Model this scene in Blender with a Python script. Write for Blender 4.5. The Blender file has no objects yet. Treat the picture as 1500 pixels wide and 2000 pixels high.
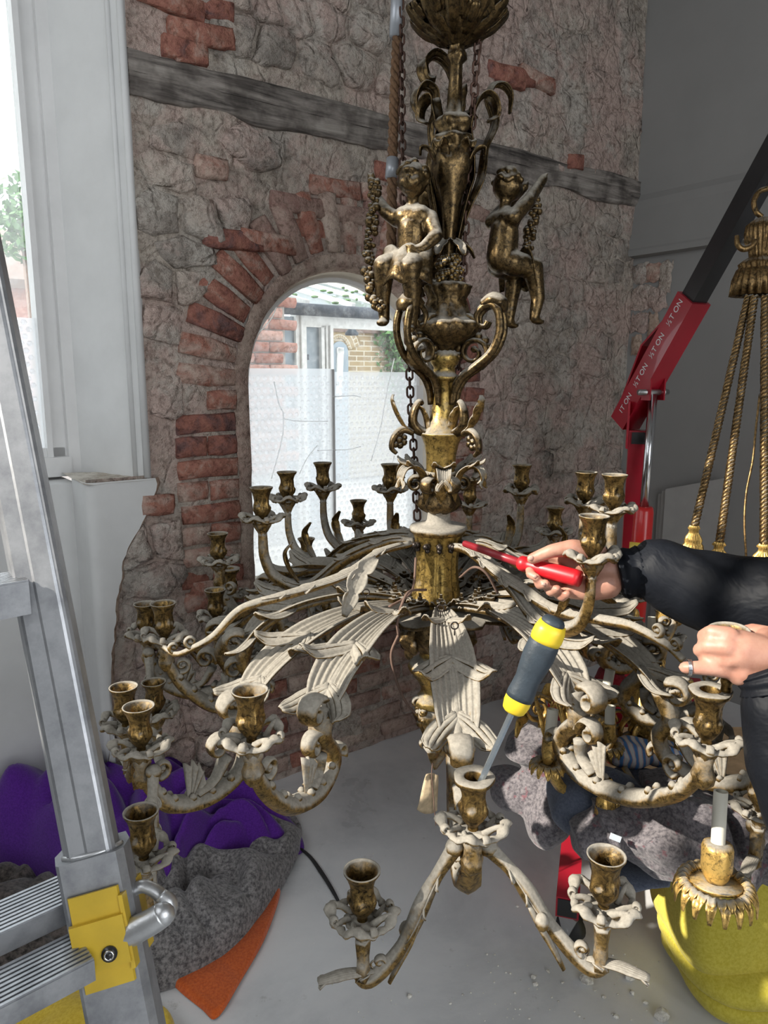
import bpy, bmesh, math, random
import numpy as np
from mathutils import Vector, Matrix, noise as mnoise

random.seed(7)
D = bpy.data
scene = bpy.context.scene
COL = scene.collection
PI = math.pi

# ------------------------------------------------------------------ camera, sky, sun, exposure
FPX = 1450.0
PITCH = math.radians(10.4)
EYE = 1.55
cd = D.cameras.new('camera')
cam = D.objects.new('camera', cd)
COL.objects.link(cam)
cam.location = (0, 0, EYE)
cam.rotation_euler = (math.radians(90) - PITCH, 0, 0)
cd.sensor_fit = 'VERTICAL'
cd.sensor_height = 36.0
cd.lens = FPX / 2000.0 * 36.0
cd.clip_start = 0.02
cd.clip_end = 200
scene.camera = cam

world = D.worlds.new('sky')
scene.world = world
world.use_nodes = True
wn = world.node_tree.nodes
bgn = wn['Background']
bgn.inputs['Color'].default_value = (0.94, 0.97, 1.0, 1)
bgn.inputs['Strength'].default_value = 5.0

sd = D.lights.new('sun', 'SUN')
sd.energy = 11.0
sd.angle = math.radians(0.8)
sd.color = (1.0, 0.93, 0.82)
sun = D.objects.new('sun', sd)
COL.objects.link(sun)
SUN = Vector((-0.92, -0.38, 0.62)).normalized()     # towards the sun
sun.rotation_euler = SUN.to_track_quat('Z', 'Y').to_euler()
sun.location = (-6, -2, 6)

vs = scene.view_settings
vs.view_transform = 'Standard'
vs.look = 'None'
vs.exposure = -0.45
vs.gamma = 1.0
vs.use_curve_mapping = False
scene.cycles.use_denoising = True
scene.cycles.max_bounces = 6
scene.cycles.diffuse_bounces = 4
scene.cycles.glossy_bounces = 3
scene.cycles.transparent_max_bounces = 8
scene.cycles.use_adaptive_sampling = True
scene.cycles.adaptive_threshold = 0.05
scene.cycles.sample_clamp_indirect = 8.0
scene.cycles.caustics_reflective = False
scene.cycles.caustics_refractive = False

# ------------------------------------------------------------------ places: picture point at a depth, wall frame
CP, SP = math.cos(PITCH), math.sin(PITCH)

def P(u, v, t):
    dx = (u - 750.0) / FPX
    dy = (1000.0 - v) / FPX
    return Vector((dx * t, t * (CP + dy * SP), EYE + t * (-SP + dy * CP)))

def on_z(u, v, z=0.0):
    d = P(u, v, 1.0) - Vector((0, 0, EYE))
    k = (z - EYE) / d.z
    return Vector((0, 0, EYE)) + d * k

W0 = Vector((-0.1, 2.9, 0.0))
WS = Vector((0.8, 0.6, 0.0))
WB = Vector((-0.6, 0.8, 0.0))

def W(s, b, z):                    # z is height above the floor
    return W0 + WS * s + WB * b + Vector((0, 0, z))

def wall_sz(u, v, b=0.0):          # picture point on the stone wall (or a plane parallel to it)
    o = Vector((0, 0, EYE))
    d = P(u, v, 1.0) - o
    k = ((W0 + WB * b) - o).dot(WB) / d.dot(WB)
    p = o + d * k
    return (p - W0).dot(WS), p.z

# ------------------------------------------------------------------ mesh helpers
def vlist(pts):
    return [Vector(p) for p in pts]

def spline(pts, n=8, closed=False):
    pts = vlist(pts)
    out = []
    m = len(pts)
    rng = m if closed else m - 1
    for i in range(rng):
        if closed:
            p0, p1, p2, p3 = pts[(i - 1) % m], pts[i], pts[(i + 1) % m], pts[(i + 2) % m]
        else:
            p1, p2 = pts[i], pts[i + 1]
            p0 = pts[i - 1] if i > 0 else p1 * 2 - p2
            p3 = pts[i + 2] if i + 2 < m else p2 * 2 - p1
        for k in range(n):
            t = k / n
            out.append(0.5 * ((2 * p1) + (p2 - p0) * t + (2 * p0 - 5 * p1 + 4 * p2 - p3) * t * t + (3 * p1 - p0 - 3 * p2 + p3) * t ** 3))
    if not closed:
        out.append(pts[-1].copy())
    return out

def lerp_list(vals, n):
    m = len(vals)
    out = []
    for i in range(n):
        x = i / max(1, n - 1) * (m - 1)
        k = min(int(x), m - 2) if m > 1 else 0
        out.append(vals[k] + (vals[min(k + 1, m - 1)] - vals[k]) * (x - k))
    return out

def frames(path, up=None):
    n = len(path)
    T = []
    for i in range(n):
        a = path[max(0, i - 1)]
        b = path[min(n - 1, i + 1)]
        d = b - a
        T.append(d.normalized() if d.length > 1e-9 else Vector((0, 0, 1)))
    out = []
    if up is None:
        r = Vector((0, 0, 1))
        if abs(T[0].dot(r)) > 0.9:
            r = Vector((1, 0, 0))
        nrm = (r - T[0] * r.dot(T[0])).normalized()
        for i in range(n):
            nrm = nrm - T[i] * nrm.dot(T[i])
            nrm = nrm.normalized() if nrm.length > 1e-6 else T[i].orthogonal().normalized()
            out.append((T[i], nrm, T[i].cross(nrm)))
    else:                                   # up = the fixed side direction
        for i in range(n):
            sd_ = Vector(up)
            sd_ = (sd_ - T[i] * sd_.dot(T[i])).normalized()
            out.append((T[i], sd_.cross(T[i]), sd_))
    return out

class MB:
    def __init__(self):
        self.v = []
        self.f = []
        self.flat = set()

    def add(self, verts, faces, flat=False):
        o = len(self.v)
        self.v += [tuple(p) for p in verts]
        for f in faces:
            if flat:
                self.flat.add(len(self.f))
            self.f.append(tuple(i + o for i in f))
        return self

    def box(self, c, size, M=None, flat=True):
        x, y, z = [q / 2 for q in size]
        vs_ = [Vector((a * x, b * y, d * z)) for a in (-1, 1) for b in (-1, 1) for d in (-1, 1)]
        if M is not None:
            vs_ = [M @ p for p in vs_]
        c = Vector(c)
        vs_ = [p + c for p in vs_]
        self.add(vs_, [(0, 1, 3, 2), (4, 6, 7, 5), (0, 4, 5, 1), (2, 3, 7, 6), (0, 2, 6, 4), (1, 5, 7, 3)], flat)
        return self

    def hexa(self, p8, flat=True):          # 4 points of one face, 4 of the opposite
        self.add(p8, [(3, 2, 1, 0), (4, 5, 6, 7), (0, 1, 5, 4), (1, 2, 6, 5), (2, 3, 7, 6), (3, 0, 4, 7)], flat)
        return self

    def bar(self, a, b, w, h, up=(0, 0, 1), flat=True):
        a, b = Vector(a), Vector(b)
        t = (b - a).normalized()
        up = Vector(up)
        n = (up - t * up.dot(t)).normalized()
        s = t.cross(n)
        q = [s * (-w / 2) + n * (-h / 2), s * (w / 2) + n * (-h / 2), s * (w / 2) + n * (h / 2), s * (-w / 2) + n * (h / 2)]
        return self.hexa([a + x for x in q] + [b + x for x in q], flat)

    def tube(self, path, rad, n=8, closed=False, caps=True, asp=1.0, up=None, ridge=0.0, nr=6):
        path = vlist(path)
        m = len(path)
        if not isinstance(rad, (list, tuple)):
            rad = [rad] * m
        elif len(rad) != m:
            rad = lerp_list(list(rad), m)
        fr = frames(path, up)
        vs_ = []
        for i in range(m):
            T, N, B = fr[i]
            for k in range(n):
                a = 2 * PI * k / n
                r = rad[i] * (1 + ridge * math.cos(nr * a))
                vs_.append(path[i] + N * (r * math.cos(a)) + B * (r * asp * math.sin(a)))
        fs = []
        R = m if closed else m - 1
        for i in range(R):
            i2 = (i + 1) % m
            for k in range(n):
                k2 = (k + 1) % n
                fs.append((i * n + k, i * n + k2, i2 * n + k2, i2 * n + k))
        if caps and not closed:
            fs.append(tuple(range(n))[::-1])
            fs.append(tuple((m - 1) * n + k for k in range(n)))
        return self.add(vs_, fs)

    def lathe(self, prof, n=32, c=(0, 0, 0), mod=None, caps=False, shear=None):
        c = Vector(c)
        vs_ = []
        for (r, z) in prof:
            for k in range(n):
                a = 2 * PI * k / n
                rr = r * (mod(a, r, z) if mod else 1.0)
                p = Vector((rr * math.cos(a), rr * math.sin(a), z)) + c
                if shear:
                    p = p + shear(z + c.z)
                vs_.append(p)
        fs = []
        for i in range(len(prof) - 1):
            for k in range(n):
                k2 = (k + 1) % n
                fs.append((i * n + k, i * n + k2, (i + 1) * n + k2, (i + 1) * n + k))
        if caps:
            fs.append(tuple(range(n))[::-1])
            fs.append(tuple((len(prof) - 1) * n + k for k in range(n)))
        return self.add(vs_, fs)

    def ball(self, c, r, nu=10, nv=7, M=None):
        c = Vector(c)
        rx, ry, rz = r if isinstance(r, (tuple, list)) else (r, r, r)
        vs_ = []
        for j in range(nv + 1):
            ph = PI * j / nv
            for k in range(nu):
                a = 2 * PI * k / nu
                p = Vector((rx * math.sin(ph) * math.cos(a), ry * math.sin(ph) * math.sin(a), rz * math.cos(ph)))
                vs_.append((M @ p if M is not None else p) + c)
        fs = []
        for j in range(nv):
            for k in range(nu):
                k2 = (k + 1) % nu
                fs.append((j * nu + k, (j + 1) * nu + k, (j + 1) * nu + k2, j * nu + k2))
        return self.add(vs_, fs)

    def grid(self, fn, nu, nv):
        vs_ = [fn(i / nu, j / nv) for i in range(nu + 1) for j in range(nv + 1)]
        fs = [(i * (nv + 1) + j, (i + 1) * (nv + 1) + j, (i + 1) * (nv + 1) + j + 1, i * (nv + 1) + j + 1) for i in range(nu) for j in range(nv)]
        return self.add(vs_, fs)

    def shell(self, fn, nu, nv, th):        # closed sheet of thickness th, fn(u,v)->point
        pts = [[Vector(fn(i / nu, j / nv)) for j in range(nv + 1)] for i in range(nu + 1)]
        nor = []
        for i in range(nu + 1):
            row = []
            for j in range(nv + 1):
                a = pts[min(nu, i + 1)][j] - pts[max(0, i - 1)][j]
                b = pts[i][min(nv, j + 1)] - pts[i][max(0, j - 1)]
                q = a.cross(b)
                row.append(q.normalized() if q.length > 1e-12 else Vector((0, 0, 1)))
            nor.append(row)
        tv = [p for r in pts for p in r]
        bv = [pts[i][j] - nor[i][j] * th for i in range(nu + 1) for j in range(nv + 1)]
        m = nv + 1
        K = len(tv)
        fs = []
        for i in range(nu):
            for j in range(nv):
                q = (i * m + j, (i + 1) * m + j, (i + 1) * m + j + 1, i * m + j + 1)
                fs.append(q)
                fs.append(tuple(x + K for x in q[::-1]))
        rim = [i * m for i in range(nu + 1)] + [nu * m + j for j in range(1, m)] + [i * m + nv for i in range(nu - 1, -1, -1)] + [j for j in range(nv - 1, 0, -1)]
        for a, b in zip(rim, rim[1:] + rim[:1]):
            fs.append((b, a, a + K, b + K))
        return self.add(tv + bv, fs)

    def leaf(self, path, width, side, cup=0.25, ribs=5, rib_h=0.05, lobes=5, depth=0.35, nv=12, th=0.0025, sharp=1.0):
        path = vlist(path)
        n = len(path) - 1
        fr = frames(path, side)
        wd = lerp_list(width, n + 1)

        def fn(a, b):
            i = int(round(a * n))
            T, N, S = fr[i]
            j = b * 2 - 1
            w = wd[i]
            ph = (a * lobes) % 1.0
            lob = 1 - depth * (1 - math.sin(PI * ph) ** .55) * abs(j) ** 1.5 * sharp
            h = -cup * w * j * j + rib_h * w * math.cos(ribs * PI * j) * (1 - 0.3 * abs(j))
            back = -0.35 * w * abs(j) ** 2
            return path[i] + S * (w * j * lob) + N * h + T * back * 0.6
        return self.shell(fn, n, nv, th)

    def acanthus(self, path, width, side, lobes=4, droop=.8, spread=1.0, th=.003, nv=10):
        path = vlist(path)
        n = len(path) - 1
        fr = frames(path, side)
        wd = lerp_list(width, n + 1)
        self.leaf(path, [w * .80 for w in wd], side, cup=.42, ribs=8, rib_h=.055, lobes=1, depth=0.0, nv=48, th=th)
        for k in range(lobes):
            i = int(n * (.16 + .70 * k / max(1, lobes - 1)))
            T, N, S = fr[i]
            w = wd[min(n, i + 2)]
            l = w * 1.75
            p = path[i]
            for sg in (-1, 1):
                q = S * sg
                pts = [p - N * .04 * w, p + T * l * .30 + q * w * .50 * spread - N * .14 * w, p + T * l * .66 + q * w * .86 * spread - N * .38 * w * droop, p + T * l * .90 + q * w * 1.0 * spread - N * .80 * w * droop]
                d_ = (pts[2] - pts[0]).normalized()
                self.leaf(spline(pts, 4), [w * .20, w * .42, w * .46, w * .38, w * .14], N.cross(d_), cup=.45, ribs=4, rib_h=.10, lobes=1, depth=0.0, nv=20, th=th)
        return self

    def volute(self, c, e1, e2, axis, R, turns=1.5, w=0.012, th=0.006, start=0.0, n=26, flip=1, rmin=0.22):
        c, e1, e2, axis = Vector(c), Vector(e1).normalized(), Vector(e2).normalized(), Vector(axis).normalized()
        path, rad = [], []
        for i in range(n + 1):
            q = i / n
            r = R * (1 - q * (1 - rmin))
            a = start + flip * 2 * PI * turns * q
            path.append(c + e1 * (r * math.cos(a)) + e2 * (r * math.sin(a)))
            rad.append(th * (1 - 0.45 * q))
        self.tube(path, rad, 8, asp=w / th, up=axis)
        self.ball(path[-1], (th * 1.1,) * 3, 8, 6)
        return self

    def build(self, name, mat, parent=None, smooth=True, loc=None):
        me = D.meshes.new(name)
        va = np.array(self.v, dtype=float)
        c = (va.min(0) + va.max(0)) / 2 if loc is None else np.array(loc, dtype=float)
        me.from_pydata((va - c).tolist(), [], self.f)
        if smooth:
            me.polygons.foreach_set('use_smooth', [i not in self.flat for i in range(len(self.f))])
        me.update()
        me.materials.append(mat)
        return put(name, me, parent, Vector(c))

WLOC = {}

def put(name, me, parent=None, loc=(0, 0, 0), rz=0.0, M=None):
    o = D.objects.new(name, me)
    COL.objects.link(o)
    loc = Vector(loc)
    WLOC[o] = loc.copy()
    if parent is not None:
        o.parent = parent
        loc = loc - WLOC[parent]
    if M is not None:
        o.matrix_local = Matrix.Translation(loc) @ M.to_4x4()
    else:
        o.location = loc
        if rz:
            o.rotation_euler = (0, 0, rz)
    return o

def tag(o, label=None, cat=None, group=None, kind=None):
    if label:
        o['label'] = label
    if cat:
        o['category'] = cat
    if group:
        o['group'] = group
    if kind:
        o['kind'] = kind
    return o

def thing(name, label, cat, loc=(0, 0, 0), group=None):
    return tag(put(name, None, None, loc), label, cat, group)

def remesh(mb, voxel, smooth_it=4, factor=0.5):
    me = D.meshes.new('tmp')
    me.from_pydata(mb.v, [], mb.f)
    me.update()
    bm = bmesh.new(); bm.from_mesh(me)
    bmesh.ops.recalc_face_normals(bm, faces=bm.faces[:])
    bm.to_mesh(me); bm.free()
    o = D.objects.new('tmp', me)
    COL.objects.link(o)
    m = o.modifiers.new('r', 'REMESH'); m.mode = 'VOXEL'; m.voxel_size = voxel
    s = o.modifiers.new('s', 'SMOOTH'); s.iterations = smooth_it; s.factor = factor
    dg = bpy.context.evaluated_depsgraph_get()
    ev = o.evaluated_get(dg)
    me2 = D.meshes.new_from_object(ev)
    out = MB()
    out.v = [tuple(v.co) for v in me2.vertices]
    out.f = [tuple(p.vertices) for p in me2.polygons]
    D.objects.remove(o)
    D.meshes.remove(me)
    D.meshes.remove(me2)
    return out

def capsule(mb, a, b, ra, rb, n=10):
    a, b = Vector(a), Vector(b)
    if (b - a).length < 1e-6:
        return mb.ball(a, ra, n, 7)
    t = (b - a).normalized()
    path = [a - t * ra * q for q in (0.98, 0.8, 0.4)] + [a, a.lerp(b, .5), b] + [b + t * rb * q for q in (0.4, 0.8, 0.98)]
    rad = [ra * .2, ra * .6, ra * .92, ra, (ra + rb) / 2, rb, rb * .92, rb * .6, rb * .2]
    return mb.tube(path, rad, n)

def chain_blob(mb, pts, n=10):
    for (a, ra), (b, rb) in zip(pts, pts[1:]):
        capsule(mb, a, b, ra, rb, n)

def fbm(x, y, z=0.0, o=3):
    s, a, f = 0.0, 1.0, 1.0
    for _ in range(o):
        s += a * mnoise.noise(Vector((x * f, y * f, z * f)))
        a *= 0.5
        f *= 2.1
    return s

# ------------------------------------------------------------------ materials
def new_mat(name):
    m = D.materials.new(name)
    m.use_nodes = True
    nt = m.node_tree
    return m, nt, nt.nodes['Principled BSDF']

def nd(nt, t, **kw):
    n = nt.nodes.new(t)
    for k, v in kw.items():
        setattr(n, k, v)
    return n

def ramp(nt, fac, stops):
    r = nd(nt, 'ShaderNodeValToRGB')
    e = r.color_ramp.elements
    while len(e) < len(stops):
        e.new(0.5)
    for q, (p, c) in zip(e, stops):
        q.position = p
        q.color = (*c, 1) if len(c) == 3 else c
    nt.links.new(fac, r.inputs[0])
    return r

def tex_noise(nt, scale, detail=5, rough=0.6, vec=None, dist=0.0):
    t = nd(nt, 'ShaderNodeTexNoise')
    t.inputs['Scale'].default_value = scale
    t.inputs['Detail'].default_value = detail
    t.inputs['Roughness'].default_value = rough
    t.inputs['Distortion'].default_value = dist
    if vec is None:
        g = nd(nt, 'ShaderNodeNewGeometry')
        vec = g.outputs['Position']
    nt.links.new(vec, t.inputs['Vector'])
    return t

def bump(nt, bs, height, strength=0.4, dist=0.01):
    b = nd(nt, 'ShaderNodeBump')
    b.inputs['Strength'].default_value = strength
    b.inputs['Distance'].default_value = dist
    nt.links.new(height, b.inputs['Height'])
    nt.links.new(b.outputs[0], bs.inputs['Normal'])
    return b

def mix(nt, fac, a, b, mode='MIX'):
    m = nd(nt, 'ShaderNodeMix', data_type='RGBA', blend_type=mode)
    for sock, val in ((m.inputs[0], fac), (m.inputs[6], a), (m.inputs[7], b)):
        if hasattr(val, 'links'):
            nt.links.new(val, sock)
        elif isinstance(val, (int, float)):
            sock.default_value = val
        else:
            sock.default_value = (*val, 1) if len(val) == 3 else val
    return m.outputs[2]

def plain(name, col, rough=0.5, metal=0.0, var=0.12, scale=12, bumps=0.0, bscale=60, coat=0.0):
    m, nt, bs = new_mat(name)
    n = tex_noise(nt, scale)
    c2 = tuple(min(1, x * (1 + var)) for x in col)
    c1 = tuple(x * (1 - var) for x in col)
    r = ramp(nt, n.outputs[0], [(0.3, c1), (0.7, c2)])
    nt.links.new(r.outputs[0], bs.inputs['Base Color'])
    bs.inputs['Roughness'].default_value = rough
    bs.inputs['Metallic'].default_value = metal
    if coat:
        bs.inputs['Coat Weight'].default_value = coat
    if bumps:
        b2 = tex_noise(nt, bscale, 4)
        bump(nt, bs, b2.outputs[0], bumps, 0.004)
    return m

def stoney(name, stops, scale=9, rnd=0.35, bs_=0.6, bd=0.01, tint=None, crack=0.0):
    m, nt, bs = new_mat(name)
    n = tex_noise(nt, scale, 5, 0.65, dist=0.6)
    oi = nd(nt, 'ShaderNodeObjectInfo')
    add = nd(nt, 'ShaderNodeMath', operation='MULTIPLY_ADD')
    nt.links.new(oi.outputs['Random'], add.inputs[0])
    add.inputs[1].default_value = rnd
    add.inputs[2].default_value = -rnd / 2
    sm = nd(nt, 'ShaderNodeMath', operation='ADD')
    nt.links.new(n.outputs[0], sm.inputs[0]); nt.links.new(add.outputs[0], sm.inputs[1])
    r = ramp(nt, sm.outputs[0], stops)
    col = r.outputs[0]
    if tint:                                 # old pink limewash and grey render left over the wall in patches
        for sc_, lo, hi, amt, tc in ((2.6, .44, .56, .8, tint), (3.7, .53, .62, .75, (0.55, 0.51, 0.455)), (4.4, .56, .66, .55, (0.22, 0.20, 0.18))):
            n4 = tex_noise(nt, sc_, 5, 0.7)
            r4 = ramp(nt, n4.outputs[0], [(lo, (0, 0, 0)), (hi, (amt,) * 3)])
            col = mix(nt, r4.outputs[0], col, tc)
    n3 = tex_noise(nt, 42, 4, 0.75)
    r3 = ramp(nt, n3.outputs[0], [(0.34, (0.42, 0.39, 0.37)), (0.52, (1, 1, 1))])
    col = mix(nt, 0.8, col, r3.outputs[0], 'MULTIPLY')
    nt.links.new(col, bs.inputs['Base Color'])
    bs.inputs['Roughness'].default_value = 0.95
    bs.inputs['Specular IOR Level'].default_value = 0.12
    nb = tex_noise(nt, 45, 4, 0.75)
    nb2 = tex_noise(nt, 14, 2, 0.65)
    a = nd(nt, 'ShaderNodeMath', operation='ADD')
    nt.links.new(nb.outputs[0], a.inputs[0]); nt.links.new(nb2.outputs[0], a.inputs[1])
    hgt = a.outputs[0]
    if crack:
        g = nd(nt, 'ShaderNodeNewGeometry')
        ds_ = tex_noise(nt, 9, 2, 0.6)
        va = nd(nt, 'ShaderNodeVectorMath', operation='MULTIPLY_ADD')
        nt.links.new(ds_.outputs['Color'], va.inputs[0]); va.inputs[1].default_value = (.09, .09, .09)
        nt.links.new(g.outputs['Position'], va.inputs[2])
        vo = nd(nt, 'ShaderNodeTexVoronoi', feature='DISTANCE_TO_EDGE')
        vo.inputs['Scale'].default_value = 7.5
        nt.links.new(va.outputs[0], vo.inputs['Vector'])
        rc = ramp(nt, vo.outputs['Distance'], [(0.0, (0, 0, 0)), (0.07, (1, 1, 1))])
        m2 = nd(nt, 'ShaderNodeMath', operation='MULTIPLY_ADD')
        nt.links.new(rc.outputs[0], m2.inputs[0]); m2.inputs[1].default_value = crack
        nt.links.new(hgt, m2.inputs[2])
        hgt = m2.outputs[0]
    bump(nt, bs, hgt, bs_, bd)
    return m

def ormolu(name, gold=(0.40, 0.255, 0.085), dust=0.6, dustc=(0.32, 0.295, 0.25), dark=0.5, rough=0.45, metal=0.92):
    """gilt bronze, dark in its worn patches, with grey dust lying on what faces up"""
    m, nt, bs = new_mat(name)
    g = nd(nt, 'ShaderNodeNewGeometry')
    n1 = tex_noise(nt, 85, 6, 0.78, dist=0.7)
    r1 = ramp(nt, n1.outputs[0], [(0.30 + 0.10 * dark, (0.03, 0.022, 0.013)), (0.42 + 0.34 * dark, gold)])
    sep = nd(nt, 'ShaderNodeSeparateXYZ')
    nt.links.new(g.outputs['Normal'], sep.inputs[0])
    n2 = tex_noise(nt, 26, 3, 0.6)
    ma = nd(nt, 'ShaderNodeMath', operation='MULTIPLY_ADD')
    nt.links.new(n2.outputs[0], ma.inputs[0]); ma.inputs[1].default_value = 1.1
    nt.links.new(sep.outputs[2], ma.inputs[2])
    mr = nd(nt, 'ShaderNodeMapRange')
    mr.inputs['From Min'].default_value = 1.15 - dust * 1.0
    mr.inputs['From Max'].default_value = 1.60 - dust * 1.0
    nt.links.new(ma.outputs[0], mr.inputs['Value'])
    n5 = tex_noise(nt, 140, 3, 0.6)
    rd = ramp(nt, n5.outputs[0], [(0.35, tuple(x * 0.82 for x in dustc)), (0.65, tuple(x * 1.1 for x in dustc))])
    col = mix(nt, mr.outputs[0], r1.outputs[0], rd.outputs[0])
    nt.links.new(col, bs.inputs['Base Color'])
    me = nd(nt, 'ShaderNodeMapRange')
    me.inputs['To Min'].default_value = metal; me.inputs['To Max'].default_value = 0.0
    nt.links.new(mr.outputs[0], me.inputs['Value'])
    nt.links.new(me.outputs[0], bs.inputs['Metallic'])
    ro = nd(nt, 'ShaderNodeMapRange')
    ro.inputs['To Min'].default_value = rough; ro.inputs['To Max'].default_value = 1.0
    nt.links.new(mr.outputs[0], ro.inputs['Value'])
    nt.links.new(ro.outputs[0], bs.inputs['Roughness'])
    b1 = tex_noise(nt, 160, 2, 0.6)
    bump(nt, bs, b1.outputs[0], 0.25, 0.002)
    return m

M = {}
M['stone'] = stoney('rubble stone', [(0.2, (0.23, 0.205, 0.18)), (0.45, (0.42, 0.375, 0.33)), (0.62, (0.50, 0.43, 0.37)), (0.85, (0.60, 0.54, 0.47))], 7, 0.3, 1.0, 0.022, tint=(0.56, 0.42, 0.37), crack=0.35)
M['mortar'] = stoney('lime mortar', [(0.25, (0.28, 0.245, 0.21)), (0.5, (0.48, 0.42, 0.36)), (0.75, (0.60, 0.54, 0.46))], 16, 0.0, 1.0, 0.022, tint=(0.55, 0.415, 0.365), crack=0.35)
M['brick'] = stoney('red brick', [(0.22, (0.17, 0.10, 0.095)), (0.38, (0.30, 0.13, 0.10)), (0.50, (0.37, 0.175, 0.13)), (0.60, (0.42, 0.28, 0.23)), (0.8, (0.53, 0.43, 0.36))], 13, 0.35, 1.0, 0.012)
M['oldbrick'] = stoney('worn limewashed brick', [(0.25, (0.28, 0.17, 0.145)), (0.5, (0.42, 0.31, 0.26)), (0.75, (0.52, 0.43, 0.36))], 8, 0.35, 1.0, 0.012)
M['plaster'] = plain('white wall plaster', (0.60, 0.605, 0.60), 0.85, var=0.06, scale=5, bumps=0.15, bscale=30)
M['plasteredge'] = stoney('broken plaster edge', [(0.3, (0.30, 0.20, 0.15)), (0.7, (0.52, 0.42, 0.34))], 14, 0, 0.8, 0.008)
M['greywall'] = plain('grey white wall paint', (0.235, 0.232, 0.225), 0.85, var=0.05, scale=2.5, bumps=0.08)
M['paintwood'] = plain('white gloss joinery paint', (0.66, 0.66, 0.655), 0.4, var=0.06, scale=8, bumps=0.1, bscale=25)
M['dirtysill'] = stoney('dusty sill', [(0.3, (0.35, 0.30, 0.24)), (0.7, (0.66, 0.63, 0.57))], 10, 0, 0.5, 0.004)
# ------------------------------------------------------------------ more materials
def wood_mat(name, c1, c2, c3, axis, sc=6.0, stretch=14.0):
    m, nt, bs = new_mat(name)
    g = nd(nt, 'ShaderNodeNewGeometry')
    a = Vector(axis).normalized()
    dot = nd(nt, 'ShaderNodeVectorMath', operation='DOT_PRODUCT')
    nt.links.new(g.outputs['Position'], dot.inputs[0]); dot.inputs[1].default_value = a
    scl = nd(nt, 'ShaderNodeVectorMath', operation='SCALE')
    scl.inputs[0].default_value = a * (-(1 - 1 / stretch))
    nt.links.new(dot.outputs['Value'], scl.inputs['Scale'])
    add = nd(nt, 'ShaderNodeVectorMath', operation='ADD')
    nt.links.new(g.outputs['Position'], add.inputs[0]); nt.links.new(scl.outputs[0], add.inputs[1])
    n = tex_noise(nt, sc * 5, 8, 0.7, add.outputs[0], 0.4)
    r = ramp(nt, n.outputs[0], [(0.34, c1), (0.5, c2), (0.7, c3)])
    n2 = tex_noise(nt, 7, 4)
    r2 = ramp(nt, n2.outputs[0], [(0.42, (0.25, 0.23, 0.22)), (0.56, (1, 1, 1))])
    col = mix(nt, 0.7, r.outputs[0], r2.outputs[0], 'MULTIPLY')
    nt.links.new(col, bs.inputs['Base Color'])
    bs.inputs['Roughness'].default_value = 0.85
    bump(nt, bs, n.outputs[0], 0.8, 0.01)
    return m

M['beam'] = wood_mat('weathered timber', (0.04, 0.034, 0.030), (0.22, 0.195, 0.175), (0.40, 0.37, 0.33), WS)
M['ply'] = plain('plywood', (0.50, 0.34, 0.19), 0.7, var=0.2, scale=20)

def floor_mat():
    m, nt, bs = new_mat('grey painted concrete')
    n = tex_noise(nt, 2.2, 8, 0.65, dist=0.4)
    r = ramp(nt, n.outputs[0], [(0.3, (0.50, 0.51, 0.52)), (0.5, (0.66, 0.665, 0.67)), (0.7, (0.74, 0.74, 0.735))])
    n2 = tex_noise(nt, 55, 5, 0.8)
    r2 = ramp(nt, n2.outputs[0], [(0.66, (0, 0, 0)), (0.71, (1, 1, 1))])
    c = mix(nt, r2.outputs[0], r.outputs[0], (0.78, 0.78, 0.76))
    n3 = tex_noise(nt, 9, 6, 0.75)
    r3 = ramp(nt, n3.outputs[0], [(0.28, (0.6, 0.58, 0.55)), (0.38, (1, 1, 1))])
    c = mix(nt, 0.8, c, r3.outputs[0], 'MULTIPLY')
    nt.links.new(c, bs.inputs['Base Color'])
    rr = ramp(nt, n.outputs[0], [(0.3, (0.26,) * 3), (0.7, (0.42,) * 3)])
    nt.links.new(rr.outputs[0], bs.inputs['Roughness'])
    bump(nt, bs, n2.outputs[0], 0.12, 0.003)
    return m
M['floor'] = floor_mat()

def glass_mat():
    m, nt, bs = new_mat('window glass')
    nt.nodes.remove(bs)
    out = nt.nodes['Material Output']
    tr = nd(nt, 'ShaderNodeBsdfTransparent'); tr.inputs[0].default_value = (0.95, 0.97, 0.97, 1)
    gl = nd(nt, 'ShaderNodeBsdfGlossy'); gl.inputs['Roughness'].default_value = 0.03
    df = nd(nt, 'ShaderNodeBsdfTranslucent'); df.inputs[0].default_value = (0.9, 0.93, 0.95, 1)
    a = nd(nt, 'ShaderNodeMixShader'); a.inputs[0].default_value = 0.06
    b = nd(nt, 'ShaderNodeMixShader')
    n = tex_noise(nt, 30, 6, 0.75)
    r = ramp(nt, n.outputs[0], [(0.45, (0.03,) * 3), (0.75, (0.16,) * 3)])
    nt.links.new(r.outputs[0], b.inputs[0])
    nt.links.new(tr.outputs[0], a.inputs[1]); nt.links.new(gl.outputs[0], a.inputs[2])
    nt.links.new(a.outputs[0], b.inputs[1]); nt.links.new(df.outputs[0], b.inputs[2])
    nt.links.new(b.outputs[0], out.inputs[0])
    return m
M['glass'] = glass_mat()

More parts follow.
